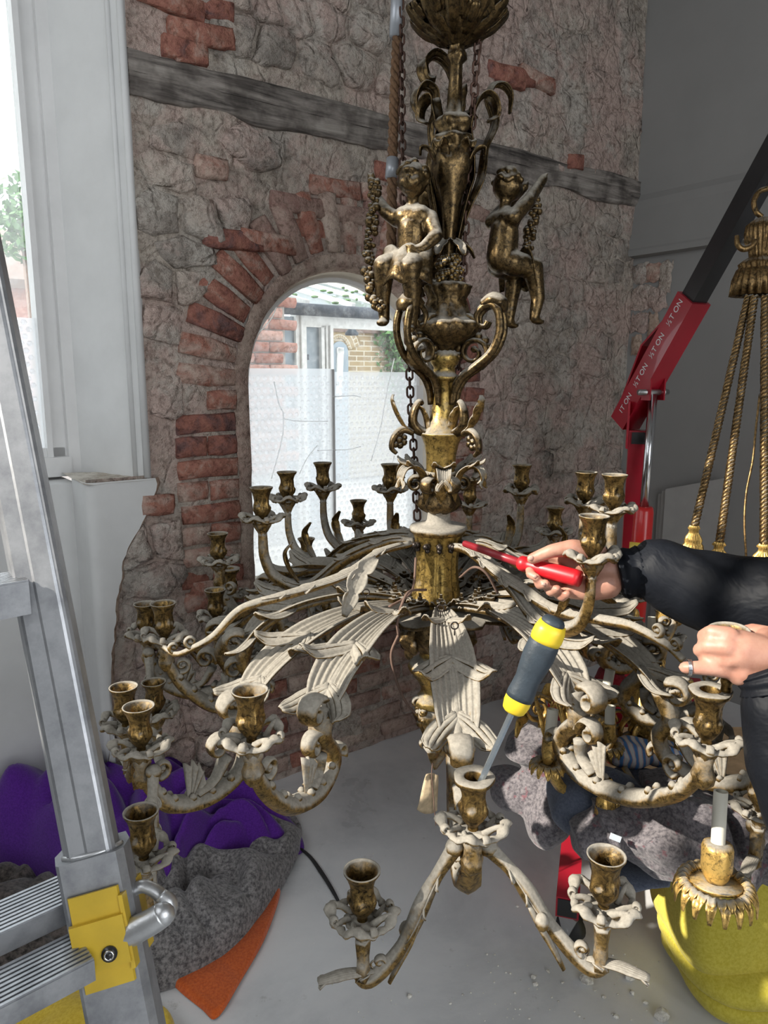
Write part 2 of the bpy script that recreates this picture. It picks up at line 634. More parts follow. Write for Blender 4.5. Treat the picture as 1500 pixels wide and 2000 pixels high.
def film_mat(name, op=0.62, col=(0.86, 0.89, 0.93)):
    m, nt, bs = new_mat(name)
    nt.nodes.remove(bs)
    out = nt.nodes['Material Output']
    tr = nd(nt, 'ShaderNodeBsdfTransparent'); tr.inputs[0].default_value = (0.97, 0.98, 1, 1)
    df = nd(nt, 'ShaderNodeBsdfTranslucent'); df.inputs[0].default_value = (*col, 1)
    gl = nd(nt, 'ShaderNodeBsdfGlossy'); gl.inputs['Roughness'].default_value = 0.2
    a = nd(nt, 'ShaderNodeMixShader'); a.inputs[0].default_value = op
    b = nd(nt, 'ShaderNodeMixShader'); b.inputs[0].default_value = 0.08
    nt.links.new(tr.outputs[0], a.inputs[1]); nt.links.new(df.outputs[0], a.inputs[2])
    nt.links.new(a.outputs[0], b.inputs[1]); nt.links.new(gl.outputs[0], b.inputs[2])
    nt.links.new(b.outputs[0], out.inputs[0])
    return m
M['film'] = film_mat('insulating film', 0.60)
M['bubble'] = film_mat('film bubble', 0.55, (1, 1, 1))
M['crack'] = plain('white film crease', (0.95, 0.95, 0.95), 0.5)

# ------------------------------------------------------------------ the room
SC = 1.70                   # corner with the right wall, along the stone wall
SL = -3.4                   # corner with the left wall
ZC = 4.1                    # ceiling
BR = -5.2                   # wall behind the camera
AC, AR, AZ = -0.035, 0.435, 1.51     # arch centre, radius, springing height
ASILL = 0.80
WINR, WINL = -0.835, -2.75  # big window, wall face edges
WSILL, WTOP = 1.225, 2.95

def in_arch(s, z, g=0.0):
    if z < ASILL - g:
        return False
    if z < AZ:
        return abs(s - AC) < AR + g
    return math.hypot(s - AC, z - AZ) < AR + g

def in_bigwin(s, z):
    if WSILL < z < WTOP and WINL < s < WINR:
        return True
    if z <= WSILL and WINL - 0.0 < s < -1.03:
        return True
    return False

# floor: one slab
mb = MB()
mb.hexa([W(SL - .3, BR - .3, -.1), W(SC + .2, BR - .3, -.1), W(SC + .2, .5, -.1), W(SL - .3, .5, -.1),
         W(SL - .3, BR - .3, 0), W(SC + .2, BR - .3, 0), W(SC + .2, .5, 0), W(SL - .3, .5, 0)])
tag(mb.build('floor', M['floor'], smooth=False), 'grey painted concrete floor with dust and small rubble', kind='structure')
mb = MB()
mb.hexa([W(SL - .3, BR - .3, ZC), W(SC + .2, BR - .3, ZC), W(SC + .2, .5, ZC), W(SL - .3, .5, ZC),
         W(SL - .3, BR - .3, ZC + .1), W(SC + .2, BR - .3, ZC + .1), W(SC + .2, .5, ZC + .1), W(SL - .3, .5, ZC + .1)])
tag(mb.build('ceiling', M['greywall'], smooth=False), 'plain white plaster ceiling', kind='structure')

# stone wall: mortar bed with real relief, openings left out
mb = MB()
ds = 0.028
s0, s1 = -1.06, SC + .03
ns, nz = int((s1 - s0) / ds), int(ZC / ds)
idx = {}
vv, ff = [], []
def bed(s, z):
    return 0.0 + 0.012 * fbm(s * 6, z * 6, 1.7, 4)
for i in range(ns):
    for j in range(nz):
        s, z = s0 + (i + .5) * ds, (j + .5) * ds
        if in_arch(s, z, .012) or (WSILL < z < WTOP and s < WINR) or (s < -1.03):
            continue
        q = []
        for a, b in ((i, j), (i + 1, j), (i + 1, j + 1), (i, j + 1)):
            if (a, b) not in idx:
                ss, zz = s0 + a * ds, b * ds
                idx[(a, b)] = len(vv)
                vv.append(W(ss, bed(ss, zz), zz))
            q.append(idx[(a, b)])
        ff.append(tuple(q))
mb.add(vv, ff)
wall_back = tag(mb.build('wall_back', M['mortar']), 'exposed rubble stone wall with arched window and old timber', kind='structure')

# arch ring on the face, reveal of plastered brick
def arch_pts(r, n=40, z0=ASILL):
    pts = [(AC - r, z0 - (r - AR))]
    k = 10
    for i in range(1, k):
        pts.append((AC - r, z0 - (r - AR) + (AZ - z0 + r - AR) * i / k))
    for i in range(n + 1):
        a = PI - PI * i / n
        pts.append((AC + r * math.cos(a), AZ + r * math.sin(a)))
    for i in range(1, k + 1):
        pts.append((AC + r, AZ - (AZ - z0 + r - AR) * i / k))
    return pts
def jit(i, a=0.006):
    return a * mnoise.noise(Vector((i * 0.73, 2.2, 5.1)))
mb = MB()
A0 = arch_pts(AR)
A1 = arch_pts(AR + 0.05)
rows = [[W(s + jit(i, .012), -0.006 + jit(i + 40, .01), z + jit(i + 9, .01)) for i, (s, z) in enumerate(A1)],
        [W(s + jit(i), -0.012 + jit(i + 70, .008), z + jit(i + 3)) for i, (s, z) in enumerate(A0)],
        [W(s, 0.03, z) for s, z in arch_pts(AR - .012)]]
n = len(A0)
mb.add([p for r in rows for p in r], [(k * n + i, k * n + i + 1, (k + 1) * n + i + 1, (k + 1) * n + i) for k in range(2) for i in range(n - 1)])
mb.build('arch_lining', M['oldbrick'], wall_back)
mb = MB()
rows = [[W(s, 0.03, z) for s, z in arch_pts(AR - .012)], [W(s, 0.075, z) for s, z in arch_pts(AR - .020)], [W(s, 0.08, z) for s, z in arch_pts(AR - .036)], [W(s, 0.13, z) for s, z in arch_pts(AR - .036)], [W(s, 0.42, z) for s, z in arch_pts(AR + .30)]]
mb.add([p for r in rows for p in r], [(k * n + i, k * n + i + 1, (k + 1) * n + i + 1, (k + 1) * n + i) for k in range(4) for i in range(n - 1)])
mb.hexa([W(AC - AR, -.01, ASILL - .05), W(AC + AR, -.01, ASILL - .05), W(AC + AR, .42, ASILL - .05), W(AC - AR, .42, ASILL - .05),
         W(AC - AR, -.01, ASILL), W(AC + AR, -.01, ASILL), W(AC + AR, .42, ASILL + .02), W(AC - AR, .42, ASILL + .02)])
mb.build('arch_reveal', plain('cream reveal paint', (0.66, 0.60, 0.51), 0.8, var=0.1, scale=9, bumps=0.2), wall_back)

# bricks: voussoirs, jamb quoins, courses above the arch and below the sill
def brick_mesh(name, hw, hh, mat, seed, proud=0.0, taper=0.0):
    rnd = random.Random(seed)
    e = 0.007
    mb_ = MB()
    def ring(k, b):
        out = []
        for (x, z) in ((-1, -1), (0, -1.04), (1, -1), (1.03, 0), (1, 1), (0, 1.04), (-1, 1), (-1.03, 0)):
            w = hw * (1 - taper * (z < 0)) if taper else hw
            out.append((x * (w - k) + rnd.uniform(-.004, .004), b + rnd.uniform(-.003, .003), z * (hh - k) + rnd.uniform(-.004, .004)))
        return out
    v_ = ring(0, 0.03) + ring(0, 0.0) + ring(e, -0.008) + [(rnd.uniform(-.2, .2) * hw, -0.011, 0)]
    f_ = []
    for k in range(2):
        for i in range(8):
            f_.append((k * 8 + i, k * 8 + (i + 1) % 8, (k + 1) * 8 + (i + 1) % 8, (k + 1) * 8 + i))
    for i in range(8):
        f_.append((16 + i, 16 + (i + 1) % 8, 24))
    me = D.meshes.new(name)
    me.from_pydata(v_, [], f_)
    me.polygons.foreach_set('use_smooth', [True] * len(f_))
    me.materials.append(mat)
    return me
RW = Matrix((WS, WB, Vector((0, 0, 1)))).transposed()     # columns: s, b, z axes
bm_h = [brick_mesh('brick', .052, .031, M['brick'], i) for i in range(4)]
bm_s = [brick_mesh('brick', .105, .031, M['brick'], 10 + i) for i in range(4)]
bm_o = [brick_mesh('brick', .105, .031, M['oldbrick'], 20 + i) for i in range(4)]
bm_v = [brick_mesh('brick', .034, .10, M['brick'], 30 + i, taper=.18) for i in range(5)]
bm_vo = [brick_mesh('brick', .034, .10, M['oldbrick'], 40 + i, taper=.18) for i in range(3)]
rb = random.Random(3)
USED = []                                    # places taken by bricks or timber (s, z, half width, half height)
def brick(ms, s, z, ang=0.0, out=0.0):
    q = Matrix.Rotation(ang, 3, Vector((0, 1, 0)))
    o = put('brick', rb.choice(ms), wall_back, W(s, -0.010 - out, z), M=RW @ q)
    return o
def in_used(s, z, g=0.0):
    for (a, b, w, h) in USED:
        if abs(s - a) < w + g and abs(z - b) < h + g:
            return True
    return False
NV = 21
for i in range(NV):
    a = math.radians(176 - 172 * i / (NV - 1))
    rr = AR + 0.155 + rb.uniform(-.012, .012)
    ms = bm_v if rb.random() < .68 else bm_vo
    brick(ms, AC + rr * math.cos(a), AZ + rr * math.sin(a), PI / 2 - a, rb.uniform(-.012, .006))
z = ASILL - .02
k = 0
while z < AZ - 0.03:
    for sgn in (-1, 1):
        base = AR + 0.05
        if k % 2 == 0:
            brick(bm_s if rb.random() < .7 else bm_o, AC + sgn * (base + .105), z, rb.uniform(-.03, .03), rb.uniform(-.01, .008))
        else:
            brick(bm_h, AC + sgn * (base + .052), z, rb.uniform(-.03, .03), rb.uniform(-.01, .008))
            if rb.random() < .75:
                brick(bm_h, AC + sgn * (base + .165), z, rb.uniform(-.04, .04), rb.uniform(-.012, .004))
    z += .0765
    k += 1
USED += [(AC - AR - .13, 1.15, .13, .42), (AC + AR + .13, 1.15, .13, .42)]
for row, (zz, sa, sb_) in enumerate(((2.215, -.20, .62), (2.135, -.42, .50), (2.06, -.30, .12), (2.30, .02, .45))):
    s = sa + (row % 2) * .06
    while s < sb_:
        brick(bm_s if rb.random() < .75 else bm_o, s + .105, zz + rb.uniform(-.004, .004), rb.uniform(-.02, .02), rb.uniform(-.012, .004))
        s += .222
USED += [(.04, 2.15, .44, .12), (.25, 2.28, .26, .05)]
z = 0.06
k = 0
while z < ASILL - .06:
    s = -0.56 + (k % 2) * .11
    while s < .62:
        if rb.random() < .93:
            brick(bm_o if rb.random() < .72 else bm_s, s + .105, z + rb.uniform(-.004, .004), rb.uniform(-.02, .02), rb.uniform(-.014, -.002))
        s += .224
    z += .078
    k += 1
USED += [(.05, .39, .66, .40)]
# odd single bricks set in the rubble
for (u, v, n_) in ((985, 150, 1), (1005, 150, 1), (1045, 158, 1), (390, 70, 1), (345, 98, 0), (370, 105, 0), (420, 22, 0), (410, 330, 0), (455, 470, 1), (520, 475, 1),
                   (1118, 318, 0), (305, 985, 0), (430, 1150, 1), (330, 5, 1)):
    s, zz = wall_sz(u, v)
    brick(bm_s if n_ else bm_h, s, zz, rb.uniform(-.1, .1), 0.012)
    USED.append((s, zz, .10 if n_ else .05, .03))

# timber built into the wall
mb = MB()
def beam_fn(a, b):
    s = -.828 + (SC + .828) * a
    th = b * 2 * PI
    c, d = math.cos(th), math.sin(th)
    hz = .062 * (abs(d) ** .35) * (1 if d > 0 else -1) * (1 + .16 * fbm(s * 3, th, 2.0))
    bb = -.002 - .016 * (abs(c) ** .35) * (1 if c > 0 else -1)
    lo = -.02 * max(0, -d) * fbm(s * 4, 3, 1)
    return W(s, bb + .006 * fbm(s * 9, th * 2, 4.0), 2.438 + hz + lo)
mb.grid(beam_fn, 120, 20)
mb.build('timber_beam', M['beam'], wall_back)
USED.append((.42, 2.44, 1.4, .06))

# rubble stones: cells of an uneven pattern, each a stone of its own
rs = random.Random(11)
seeds = []
z = 0.05
row = 0
while z < 3.15:
    hh = rs.uniform(.088, .15)
    s = -1.10 + rs.uniform(0, .1)
    while s < SC + .12:
        w = rs.uniform(.10, .21) * (1.25 if row % 3 == 0 else 1)
        seeds.append((s + rs.uniform(-.02, .02), z + hh / 2 + rs.uniform(-.03, .03)))
        s += w
    z += hh
    row += 1
PL_TEAR = [wall_sz(u, v) for u, v in ((296, 925), (304, 940), (290, 985), (282, 1008), (262, 1040), (248, 1062), (236, 1095), (232, 1130), (222, 1170), (220, 1220), (216, 1270), (212, 1310), (214, 1370), (212, 1440), (208, 1500), (205, 1560), (204, 1640))]
def tear_s(z_):
    if z_ >= PL_TEAR[0][1]:
        return WINR
    for (sa, za), (sb_, zb) in zip(PL_TEAR, PL_TEAR[1:]):
        if zb <= z_ <= za:
            return sa + (sb_ - sa) * (za - z_) / max(1e-6, za - zb)
    return PL_TEAR[-1][0]
ASP = 0.72
def clip(poly, nx, nz_, d):
    out = []
    for i in range(len(poly)):
        a, b = poly[i], poly[(i + 1) % len(poly)]
        da, db = a[0] * nx + a[1] * nz_ - d, b[0] * nx + b[1] * nz_ - d
        if da <= 0:
            out.append(a)
        if (da < 0) != (db < 0) and abs(da - db) > 1e-12:
            t = da / (da - db)
            out.append((a[0] + (b[0] - a[0]) * t, a[1] + (b[1] - a[1]) * t))
    return out
stones = []
for i, (s, z) in enumerate(seeds):
    if in_arch(s, z, .27 if z > AZ else .03) or in_used(s, z, .015) or s < tear_s(z) + .02 or s > SC - .03:
        continue
    if WSILL < z < WTOP and s < WINR + .03:
        continue
    poly = [(-.35, -.35), (.35, -.35), (.35, .35), (-.35, .35)]
    for j, (s2, z2) in enumerate(seeds):
        if i == j or abs(s2 - s) > .6 or abs(z2 - z) > .5:
            continue
        dx, dz = (s2 - s) * ASP, z2 - z
        l = math.hypot(dx, dz)
        if l < 1e-4:
            continue
        poly = clip(poly, dx / l, dz / l, l / 2 - .005)
        if len(poly) < 3:
            break
    if len(poly) < 3:
        continue
    poly = [(x / ASP, y) for x, y in poly]
    ar = abs(sum(poly[k][0] * poly[(k + 1) % len(poly)][1] - poly[(k + 1) % len(poly)][0] * poly[k][1] for k in range(len(poly)))) / 2
    if ar < .0022:
        continue
    vis = 1.0 if z < 2.75 else .3
    stones.append((ar * vis, s, z, poly))
stones.sort(key=lambda q: -q[0])
stones = stones[:298]
for ar, s, z, poly in stones:
    pts = []
    for k in range(len(poly)):
        a, b = poly[k], poly[(k + 1) % len(poly)]
        L = math.hypot(b[0] - a[0], b[1] - a[1])
        m_ = max(1, int(L / .035))
        for q in range(m_):
            t = q / m_
            pts.append((a[0] + (b[0] - a[0]) * t, a[1] + (b[1] - a[1]) * t))
    n = len(pts)
    flat = .45 if s > .55 else 1.0
    out = rs.uniform(.006, .028) * flat
    tilt = (rs.uniform(-.12, .12) * flat, rs.uniform(-.12, .12) * flat)
    pr = [(x * (1 + .2 * fbm((s + x) * 17, (z + y) * 17, 3)), y * (1 + .2 * fbm((s + x) * 17, (z + y) * 17, 8))) for x, y in pts]
    vv = []
    for kk, bb in ((1.02, .016), (.97, -out * .6), (.84, -out), (.45, -out * 1.1)):
        for (x, y) in pr:
            x_, y_ = x * kk, y * kk
            x_ = max(x_, tear_s(z + y_) + .004 - s)
            x_ = min(x_, SC - s)
            jj = 0.012 * fbm((s + x_) * 24, (z + y_) * 24, 6.0) if bb < 0 else 0
            vv.append((x_, bb + jj + (tilt[0] * x_ + tilt[1] * y_) * (bb < 0), y_))
    vv.append((0, -out * 1.1, 0))
    ff = []
    for q in range(3):
        for k in range(n):
            k2 = (k + 1) % n
            ff.append((q * n + k, q * n + k2, (q + 1) * n + k2, (q + 1) * n + k))
    for k in range(n):
        ff.append((3 * n + k, 3 * n + (k + 1) % n, 4 * n))
    me = D.meshes.new('stone')
    me.from_pydata(vv, [], ff)
    me.polygons.foreach_set('use_smooth', [True] * len(ff))
    me.materials.append(M['stone'])
    put('stone', me, wall_back, W(s, 0, z), M=RW)

# white plaster still on the wall below the window, torn edge
mb = MB()
zs = [PL_TEAR[0][1] - .012 - k * .02 for k in range(int((PL_TEAR[0][1] - .012) / .02) + 2)]
rows = []
for zz in zs:
    zz = max(0, zz)
    e = tear_s(zz) + .008 * fbm(zz * 16, 3, 2)
    r = []
    cs = -1.035
    for k in range(6):
        a = PI / 2 * k / 5
        r.append(W(cs + .03 - .03 * math.sin(PI / 2 - a) - .0, .0 + .03 * (1 - math.cos(PI / 2 - a)) - .022, zz))
    r = [W(cs, .15, zz), W(cs, .03, zz)] + r
    for q in (.2, .5, .8, 1.0):
        r.append(W((cs + .03) + (e - cs - .03) * q, -.022 + .003 * fbm(q * 3, zz * 3, 1), zz))
    rows.append(r)
m_ = len(rows[0])
mb.add([p for r in rows for p in r], [(i * m_ + k, (i + 1) * m_ + k, (i + 1) * m_ + k + 1, i * m_ + k + 1) for i in range(len(rows) - 1) for k in range(m_ - 1)])
mb.build('plaster', M['plaster'], wall_back)
mb = MB()                                   # the broken edge, brown undercoat
rows2 = []
for zz in zs:
    zz = max(0, zz)
    e = tear_s(zz) + .008 * fbm(zz * 16, 3, 2)
    f_ = .012 + .012 * abs(fbm(zz * 12, 9, 2))
    rows2.append([W(e - .001, -.0215, zz), W(e + f_ * .5, -.016, zz), W(e + f_, -.004, zz), W(e + f_ * 1.6, .012, zz)])
mb.add([p for r in rows2 for p in r], [(i * 4 + k, (i + 1) * 4 + k, (i + 1) * 4 + k + 1, i * 4 + k + 1) for i in range(len(rows2) - 1) for k in range(3)])
mb.build('plaster_edge', M['plasteredge'], wall_back)

# big window bay: splayed reveal, sill, niche panel below
mb = MB()
FB = .30
mb.hexa([W(WINR, -.012, WSILL - .012), W(WINR, -.012, WTOP), W(-.985, FB, WTOP), W(-.985, FB, WSILL - .012),
         W(WINR + .02, .012, WSILL - .012), W(WINR + .02, .012, WTOP), W(-.80, FB + .2, WTOP), W(-.80, FB + .2, WSILL - .012)])
mb.hexa([W(-2.6, FB, WSILL - .012), W(-2.6, FB, WTOP), W(WINL, -.012, WTOP), W(WINL, -.012, WSILL - .012),
         W(-2.9, FB, WSILL - .012), W(-2.9, FB, WTOP), W(WINL - .05, .012, WTOP), W(WINL - .05, .012, WSILL - .012)])
mb.build('reveal', M['plaster'], wall_back, smooth=False)
mb = MB()                                   # raised bead near the outer edge of the reveal
mb.tube([W(WINR - .028, .038, WSILL), W(WINR - .028, .038, WTOP)], .008, 6)
mb.tube([W(WINR - .004, -.006, WSILL), W(WINR - .004, -.006, WTOP)], .012, 6)
mb.build('corner_bead', M['plaster'], wall_back)
mb = MB()
def sill_fn(a, b):
    s = -1.04 + .215 * a
    bb = -.024 + (.16 + .12 * (1 - a)) * b
    return W(s, bb, WSILL - .006 + .010 * b + .004 * fbm(s * 20, bb * 20, 1))
mb.grid(sill_fn, 14, 8)
mb.build('sill_ledge', M['dirtysill'], wall_back)
mb = MB()                                   # wall left of the window, panel under it, wall above
mb.hexa([W(SL - .1, 0, 0), W(WINL, 0, 0), W(WINL, .12, 0), W(SL - .1, .12, 0), W(SL - .1, 0, ZC), W(WINL, 0, ZC), W(WINL, .12, ZC), W(SL - .1, .12, ZC)])
mb.hexa([W(WINL - .01, .15, 0), W(-1.02, .15, 0), W(-1.02, .3, 0), W(WINL - .01, .3, 0), W(WINL - .01, .15, WSILL - .02), W(-1.02, .15, WSILL - .02), W(-1.02, .5, WSILL - .02), W(WINL - .01, .5, WSILL - .02)])
mb.hexa([W(WINL - .01, 0, WTOP), W(WINR + .02, 0, WTOP), W(WINR + .02, .5, WTOP), W(WINL - .01, .5, WTOP), W(WINL - .01, 0, ZC), W(WINR + .02, 0, ZC), W(WINR + .02, .5, ZC), W(WINL - .01, .5, ZC)])
mb.build('plaster_panel', M['plaster'], wall_back, smooth=False)
# outer skin so that no daylight leaks round the stones
mb = MB()
def skin(sa, sb_, za, zb):
    mb.hexa([W(sa, .40, za), W(sb_, .40, za), W(sb_, .44, za), W(sa, .44, za), W(sa, .40, zb), W(sb_, .40, zb), W(sb_, .44, zb), W(sa, .44, zb)])
AO = AR + .30
skin(WINR - .1, AC - AO + .02, -.1, ZC); skin(AC + AO - .02, SC + .3, -.1, ZC); skin(AC - AO, AC + AO, -.1, ASILL - .02); skin(AC - AO, AC + AO, AZ + AO - .02, ZC)
for sg in (-1, 1):
    vv = [W(AC + sg * (AO - .05), .41, AZ)]
    for i in range(9):
        a = PI / 2 * i / 8
        vv.append(W(AC + sg * (AO - .02) * math.cos(a), .41, AZ + (AO - .02) * math.sin(a)))
    c = W(AC + sg * (AO + .02), .41, AZ + AO + .02)
    mb.add([c] + vv[1:], [(0, i, i + 1) for i in range(1, 9)])
    mb.add([c, W(AC + sg * (AO + .02), .41, AZ), vv[1]], [(0, 1, 2)])
mb.build('outer_skin', M['mortar'], wall_back, smooth=False)

# window in the bay
def frame_bar(mb_, sa, sb_, za, zb, ba, bb):
    mb_.hexa([W(sa, ba, za), W(sb_, ba, za), W(sb_, bb, za), W(sa, bb, za), W(sa, ba, zb), W(sb_, ba, zb), W(sb_, bb, zb), W(sa, bb, zb)])
win1 = put('window_1', None, None, W(-1.8, FB, WSILL))
tag(win1, 'tall white timber window beside the stone wall with film on its lower panes', kind='structure')
mb = MB()
GR, GL = -1.062, -2.55
for (sa, sb_) in ((GR + .055, -.955), (-2.62, GL)):
    frame_bar(mb, sa, sb_, WSILL + .0, WTOP, FB - .03, FB + .1)
frame_bar(mb, GL, GR + .06, WSILL - .01, WSILL + .055, FB - .035, FB + .1)
frame_bar(mb, GL, GR + .06, WTOP - .06, WTOP, FB - .03, FB + .1)
mb.build('window_frame', M['paintwood'], win1, smooth=False)
mb = MB()
frame_bar(mb, GR, GR + .055, WSILL + .055, WTOP - .06, FB + .0, FB + .06)
frame_bar(mb, GR - .008, GR + .01, WSILL + .055, WTOP - .06, FB - .012, FB + .06)
frame_bar(mb, GL, GR + .05, WSILL + .052, WSILL + .085, FB + .0, FB + .06)
frame_bar(mb, GL, GL + .05, WSILL + .055, WTOP - .06, FB + .0, FB + .06)
frame_bar(mb, -1.83, -1.79, WSILL + .055, WTOP - .06, FB + .0, FB + .06)
mb.build('sash', M['paintwood'], win1, smooth=False)
for (sa, sb_) in ((GL + .05, -1.83), (-1.79, GR)):
    mb = MB()
    frame_bar(mb, sa, sb_, WSILL + .085, WTOP - .06, FB + .035, FB + .039)
    mb.build('pane', M['glass'], win1, smooth=False)
FT1 = wall_sz(60, 620, FB)[1]
mb = MB()
mb.grid(lambda a, b: W(-1.79 + (GR + 1.79) * a, FB + .026 + .003 * fbm(a * 9, b * 9), WSILL + .085 + (FT1 - WSILL - .085) * b), 20, 12)
mb.build('insulating_film', M['film'], win1)

def bubbles(mb_, sa, sb_, za, zb, bb, sp=.026, test=None):
    r = 0
    z_ = za + sp / 2
    while z_ < zb - sp * .4:
        s_ = sa + sp * (.5 if r % 2 else 1.0)
        while s_ < sb_ - sp * .4:
            if test is None or test(s_, z_):
                vs_ = [W(s_, bb - .006, z_)]
                for q, (rr, h) in enumerate(((.006, -.005), (.010, 0.0))):
                    for k in range(6):
                        a = PI / 3 * k
                        vs_.append(W(s_ + rr * math.cos(a), bb + h, z_ + rr * math.sin(a)))
                mb_.add(vs_, [(0, 1 + k, 1 + (k + 1) % 6) for k in range(6)] + [(1 + k, 7 + k, 7 + (k + 1) % 6, 1 + (k + 1) % 6) for k in range(6)])
            s_ += sp
        z_ += sp * .87
        r += 1
mb = MB()
bubbles(mb, -1.35, GR - .01, WSILL + .10, FT1, FB + .022)
tag(mb.build('film_bubbles', M['bubble'], win1), kind='stuff')

# arched window
win2 = put('window_2', None, None, W(AC, .095, ASILL))
tag(win2, 'arched window with bubble film over its lower half in the stone wall', kind='structure')
GB = .095
ri = AR - .035
def arch_poly(r, z0, cut=None):
    pts = [(AC - r, z0), (AC + r, z0)]
    for i in range(25):
        a = PI * i / 24
        pts.append((AC + r * math.cos(a), AZ + r * math.sin(a)))
    return pts
pp = arch_poly(ri, ASILL)
mb = MB()
mb.add([W(s, GB, z) for s, z in pp] + [W(s, GB + .004, z) for s, z in pp], [tuple(range(len(pp))), tuple(range(len(pp), 2 * len(pp)))[::-1]])
mb.build('pane', M['glass'], win2, smooth=False)
JS = wall_sz(648, 860, GB)[0]
FT2 = wall_sz(600, 722, GB)[1]
mb = MB()
mb.tube([W(s, GB - .01, z) for s, z in arch_pts(ri, 30)], .012, 6)
frame_bar(mb, JS - .006, JS + .006, ASILL, FT2 + .002, GB - .016, GB + .006)
frame_bar(mb, AC + ri - .02, AC + ri + .02, ASILL, AZ, GB - .03, GB + .03)
mb.build('window_frame', M['paintwood'], win2, smooth=False)
for sa, sb_, top in ((AC - ri, JS - .004, FT2 + .004), (JS + .004, AC + ri, FT2 - .008)):
    mb = MB()
    mb.grid(lambda a, b: W(sa + (sb_ - sa) * a, GB - .008 + .003 * fbm(a * 7, b * 9, sa), ASILL + (top - ASILL) * b), 16, 20)
    mb.build('insulating_film', M['film'], win2)
mb = MB()
bubbles(mb, AC - ri, JS - .01, ASILL + .05, FT2, GB - .012)
bubbles(mb, JS + .01, AC + ri, ASILL + .05, FT2 - .012, GB - .012)
tag(mb.build('film_bubbles', M['bubble'], win2), kind='stuff')
mb = MB()                                   # creases and loose strings on the film
for pts in (((535, 745), (545, 790), (553, 808), (552, 850), (540, 900), (530, 935)), ((555, 818), (575, 822), (600, 823), (640, 823)), ((770, 700), (755, 770), (742, 840), (725, 900)),
            ((540, 600), (530, 622), (515, 640), (497, 660)), ((620, 870), (600, 895), (585, 925)), ((620, 880), (680, 878), (705, 872)), ((650, 775), (690, 773), (705, 776)), ((770, 890), (760, 930), (750, 960))):
    mb.tube(spline([W(*(lambda q: (q[0], GB - .02, q[1]))(wall_sz(u, v, GB - .02))) for u, v in pts], 5), .0022, 5)
mb.build('film_creases', film_mat('film crease', .95, (1, 1, 1)), win2)

# right wall with its projecting cornice, left and rear walls with added light openings
mb = MB()
def rw(a, s, z):                            # a: distance from the corner into the room, s: out of the wall
    return W(SC - s, -a, z)
mb.hexa([rw(-.5, -.1, 0), rw(5.6, -.1, 0), rw(5.6, 0, 0), rw(-.5, 0, 0), rw(-.5, -.1, ZC), rw(5.6, -.1, ZC), rw(5.6, 0, ZC), rw(-.5, 0, ZC)])
wall_right = tag(mb.build('wall_right', M['greywall'], smooth=False), 'plain grey white wall behind the red hoist', kind='structure')
mb = MB()
prof = [(0, 2.13), (.055, 2.135), (.058, 2.16), (.052, 2.17), (.03, 2.30), (.018, 2.36), (.016, 2.40), (.0, 2.43)]
m_ = len(prof)
mb.add([rw(a, s, z) for a in (.0, 5.5) for s, z in prof], [(k, k + 1, m_ + k + 1, m_ + k) for k in range(m_ - 1)] + [tuple(range(m_))])
tag(mb.build('trim_1', M['greywall'], smooth=False), 'plain plaster cornice along the grey wall', kind='structure')
# stone left bare at the end of that wall
rs = random.Random(5)
for (a, z, w, h, mt) in ((.045, 2.05, .05, .05, 'stone'), (.12, 2.05, .045, .045, 'brick'), (.19, 2.02, .035, .07, 'stone'), (.05, 1.93, .055, .06, 'stone'), (.15, 1.93, .055, .06, 'stone'), (.06, 1.81, .05, .05, 'stone'), (.14, 1.80, .03, .06, 'plasteredge'), (.05, 1.70, .03, .05, 'plasteredge')):
    mb = MB()
    def sf(p, q):
        x, y = p * 2 - 1, q * 2 - 1
        e = max(abs(x), abs(y))
        return rw(a + w * x * (1 + .35 * fbm(x * 1.5 + a * 9, y * 1.5 + z * 5)), .004 + .008 * (1 - e ** 6) + .006 * fbm(x * 2 + a * 30, y * 2 + z * 9), z + h * y * (1 + .4 * fbm(x * 1.6, y * 1.6 + a * 20)))
    mb.grid(sf, 6, 6)
    mb.build('brick' if mt == 'brick' else 'stone', M[mt], wall_right)

mb = MB()
LW0, LW1, LZ0, LZ1 = .12, 2.4, 2.25, 3.9     # unseen left wall opening, added to shape sunlight, by distance from the corner
def lw(a, s, z):
    return W(SL + s, -a, z)
def lbox(a0, a1, z0, z1, s0=-.12, s1=0.0):
    mb.hexa([lw(a0, s0, z0), lw(a1, s0, z0), lw(a1, s1, z0), lw(a0, s1, z0), lw(a0, s0, z1), lw(a1, s0, z1), lw(a1, s1, z1), lw(a0, s1, z1)])
lbox(-.4, LW0, 0, ZC); lbox(LW1, 5.6, 0, ZC); lbox(LW0, LW1, 0, LZ0); lbox(LW0, LW1, LZ1, ZC)
tag(mb.build('wall_left', M['greywall'], smooth=False), 'white side wall with an unseen opening added to let the sun in', kind='structure')
mb = MB()
for q in (0, .333, .667, 1):
    a = LW0 + (LW1 - LW0) * q
    lbox(a - .025, a + .025, LZ0, LZ1, -.08, -.03)
for q in (0, 1):
    zq = LZ0 + (LZ1 - LZ0) * q
    lbox(LW0, LW1, zq - .025, zq + .025, -.08, -.03)
tag(mb.build('window_added', M['paintwood'], smooth=False), 'unseen white framed window added in the side wall for the sun', kind='structure')
mb = MB()
RB0, RB1, RZ0, RZ1 = -3.1, .2, .6, 3.6       # unseen opening behind the camera, added and sized for soft fill light
def rbox(s0_, s1_, z0, z1):
    mb.hexa([W(s0_, BR - .12, z0), W(s1_, BR - .12, z0), W(s1_, BR, z0), W(s0_, BR, z0), W(s0_, BR - .12, z1), W(s1_, BR - .12, z1), W(s1_, BR, z1), W(s0_, BR, z1)])
rbox(SL - .3, RB0, 0, ZC); rbox(RB1, SC + .3, 0, ZC); rbox(RB0, RB1, 0, RZ0); rbox(RB0, RB1, RZ1, ZC)
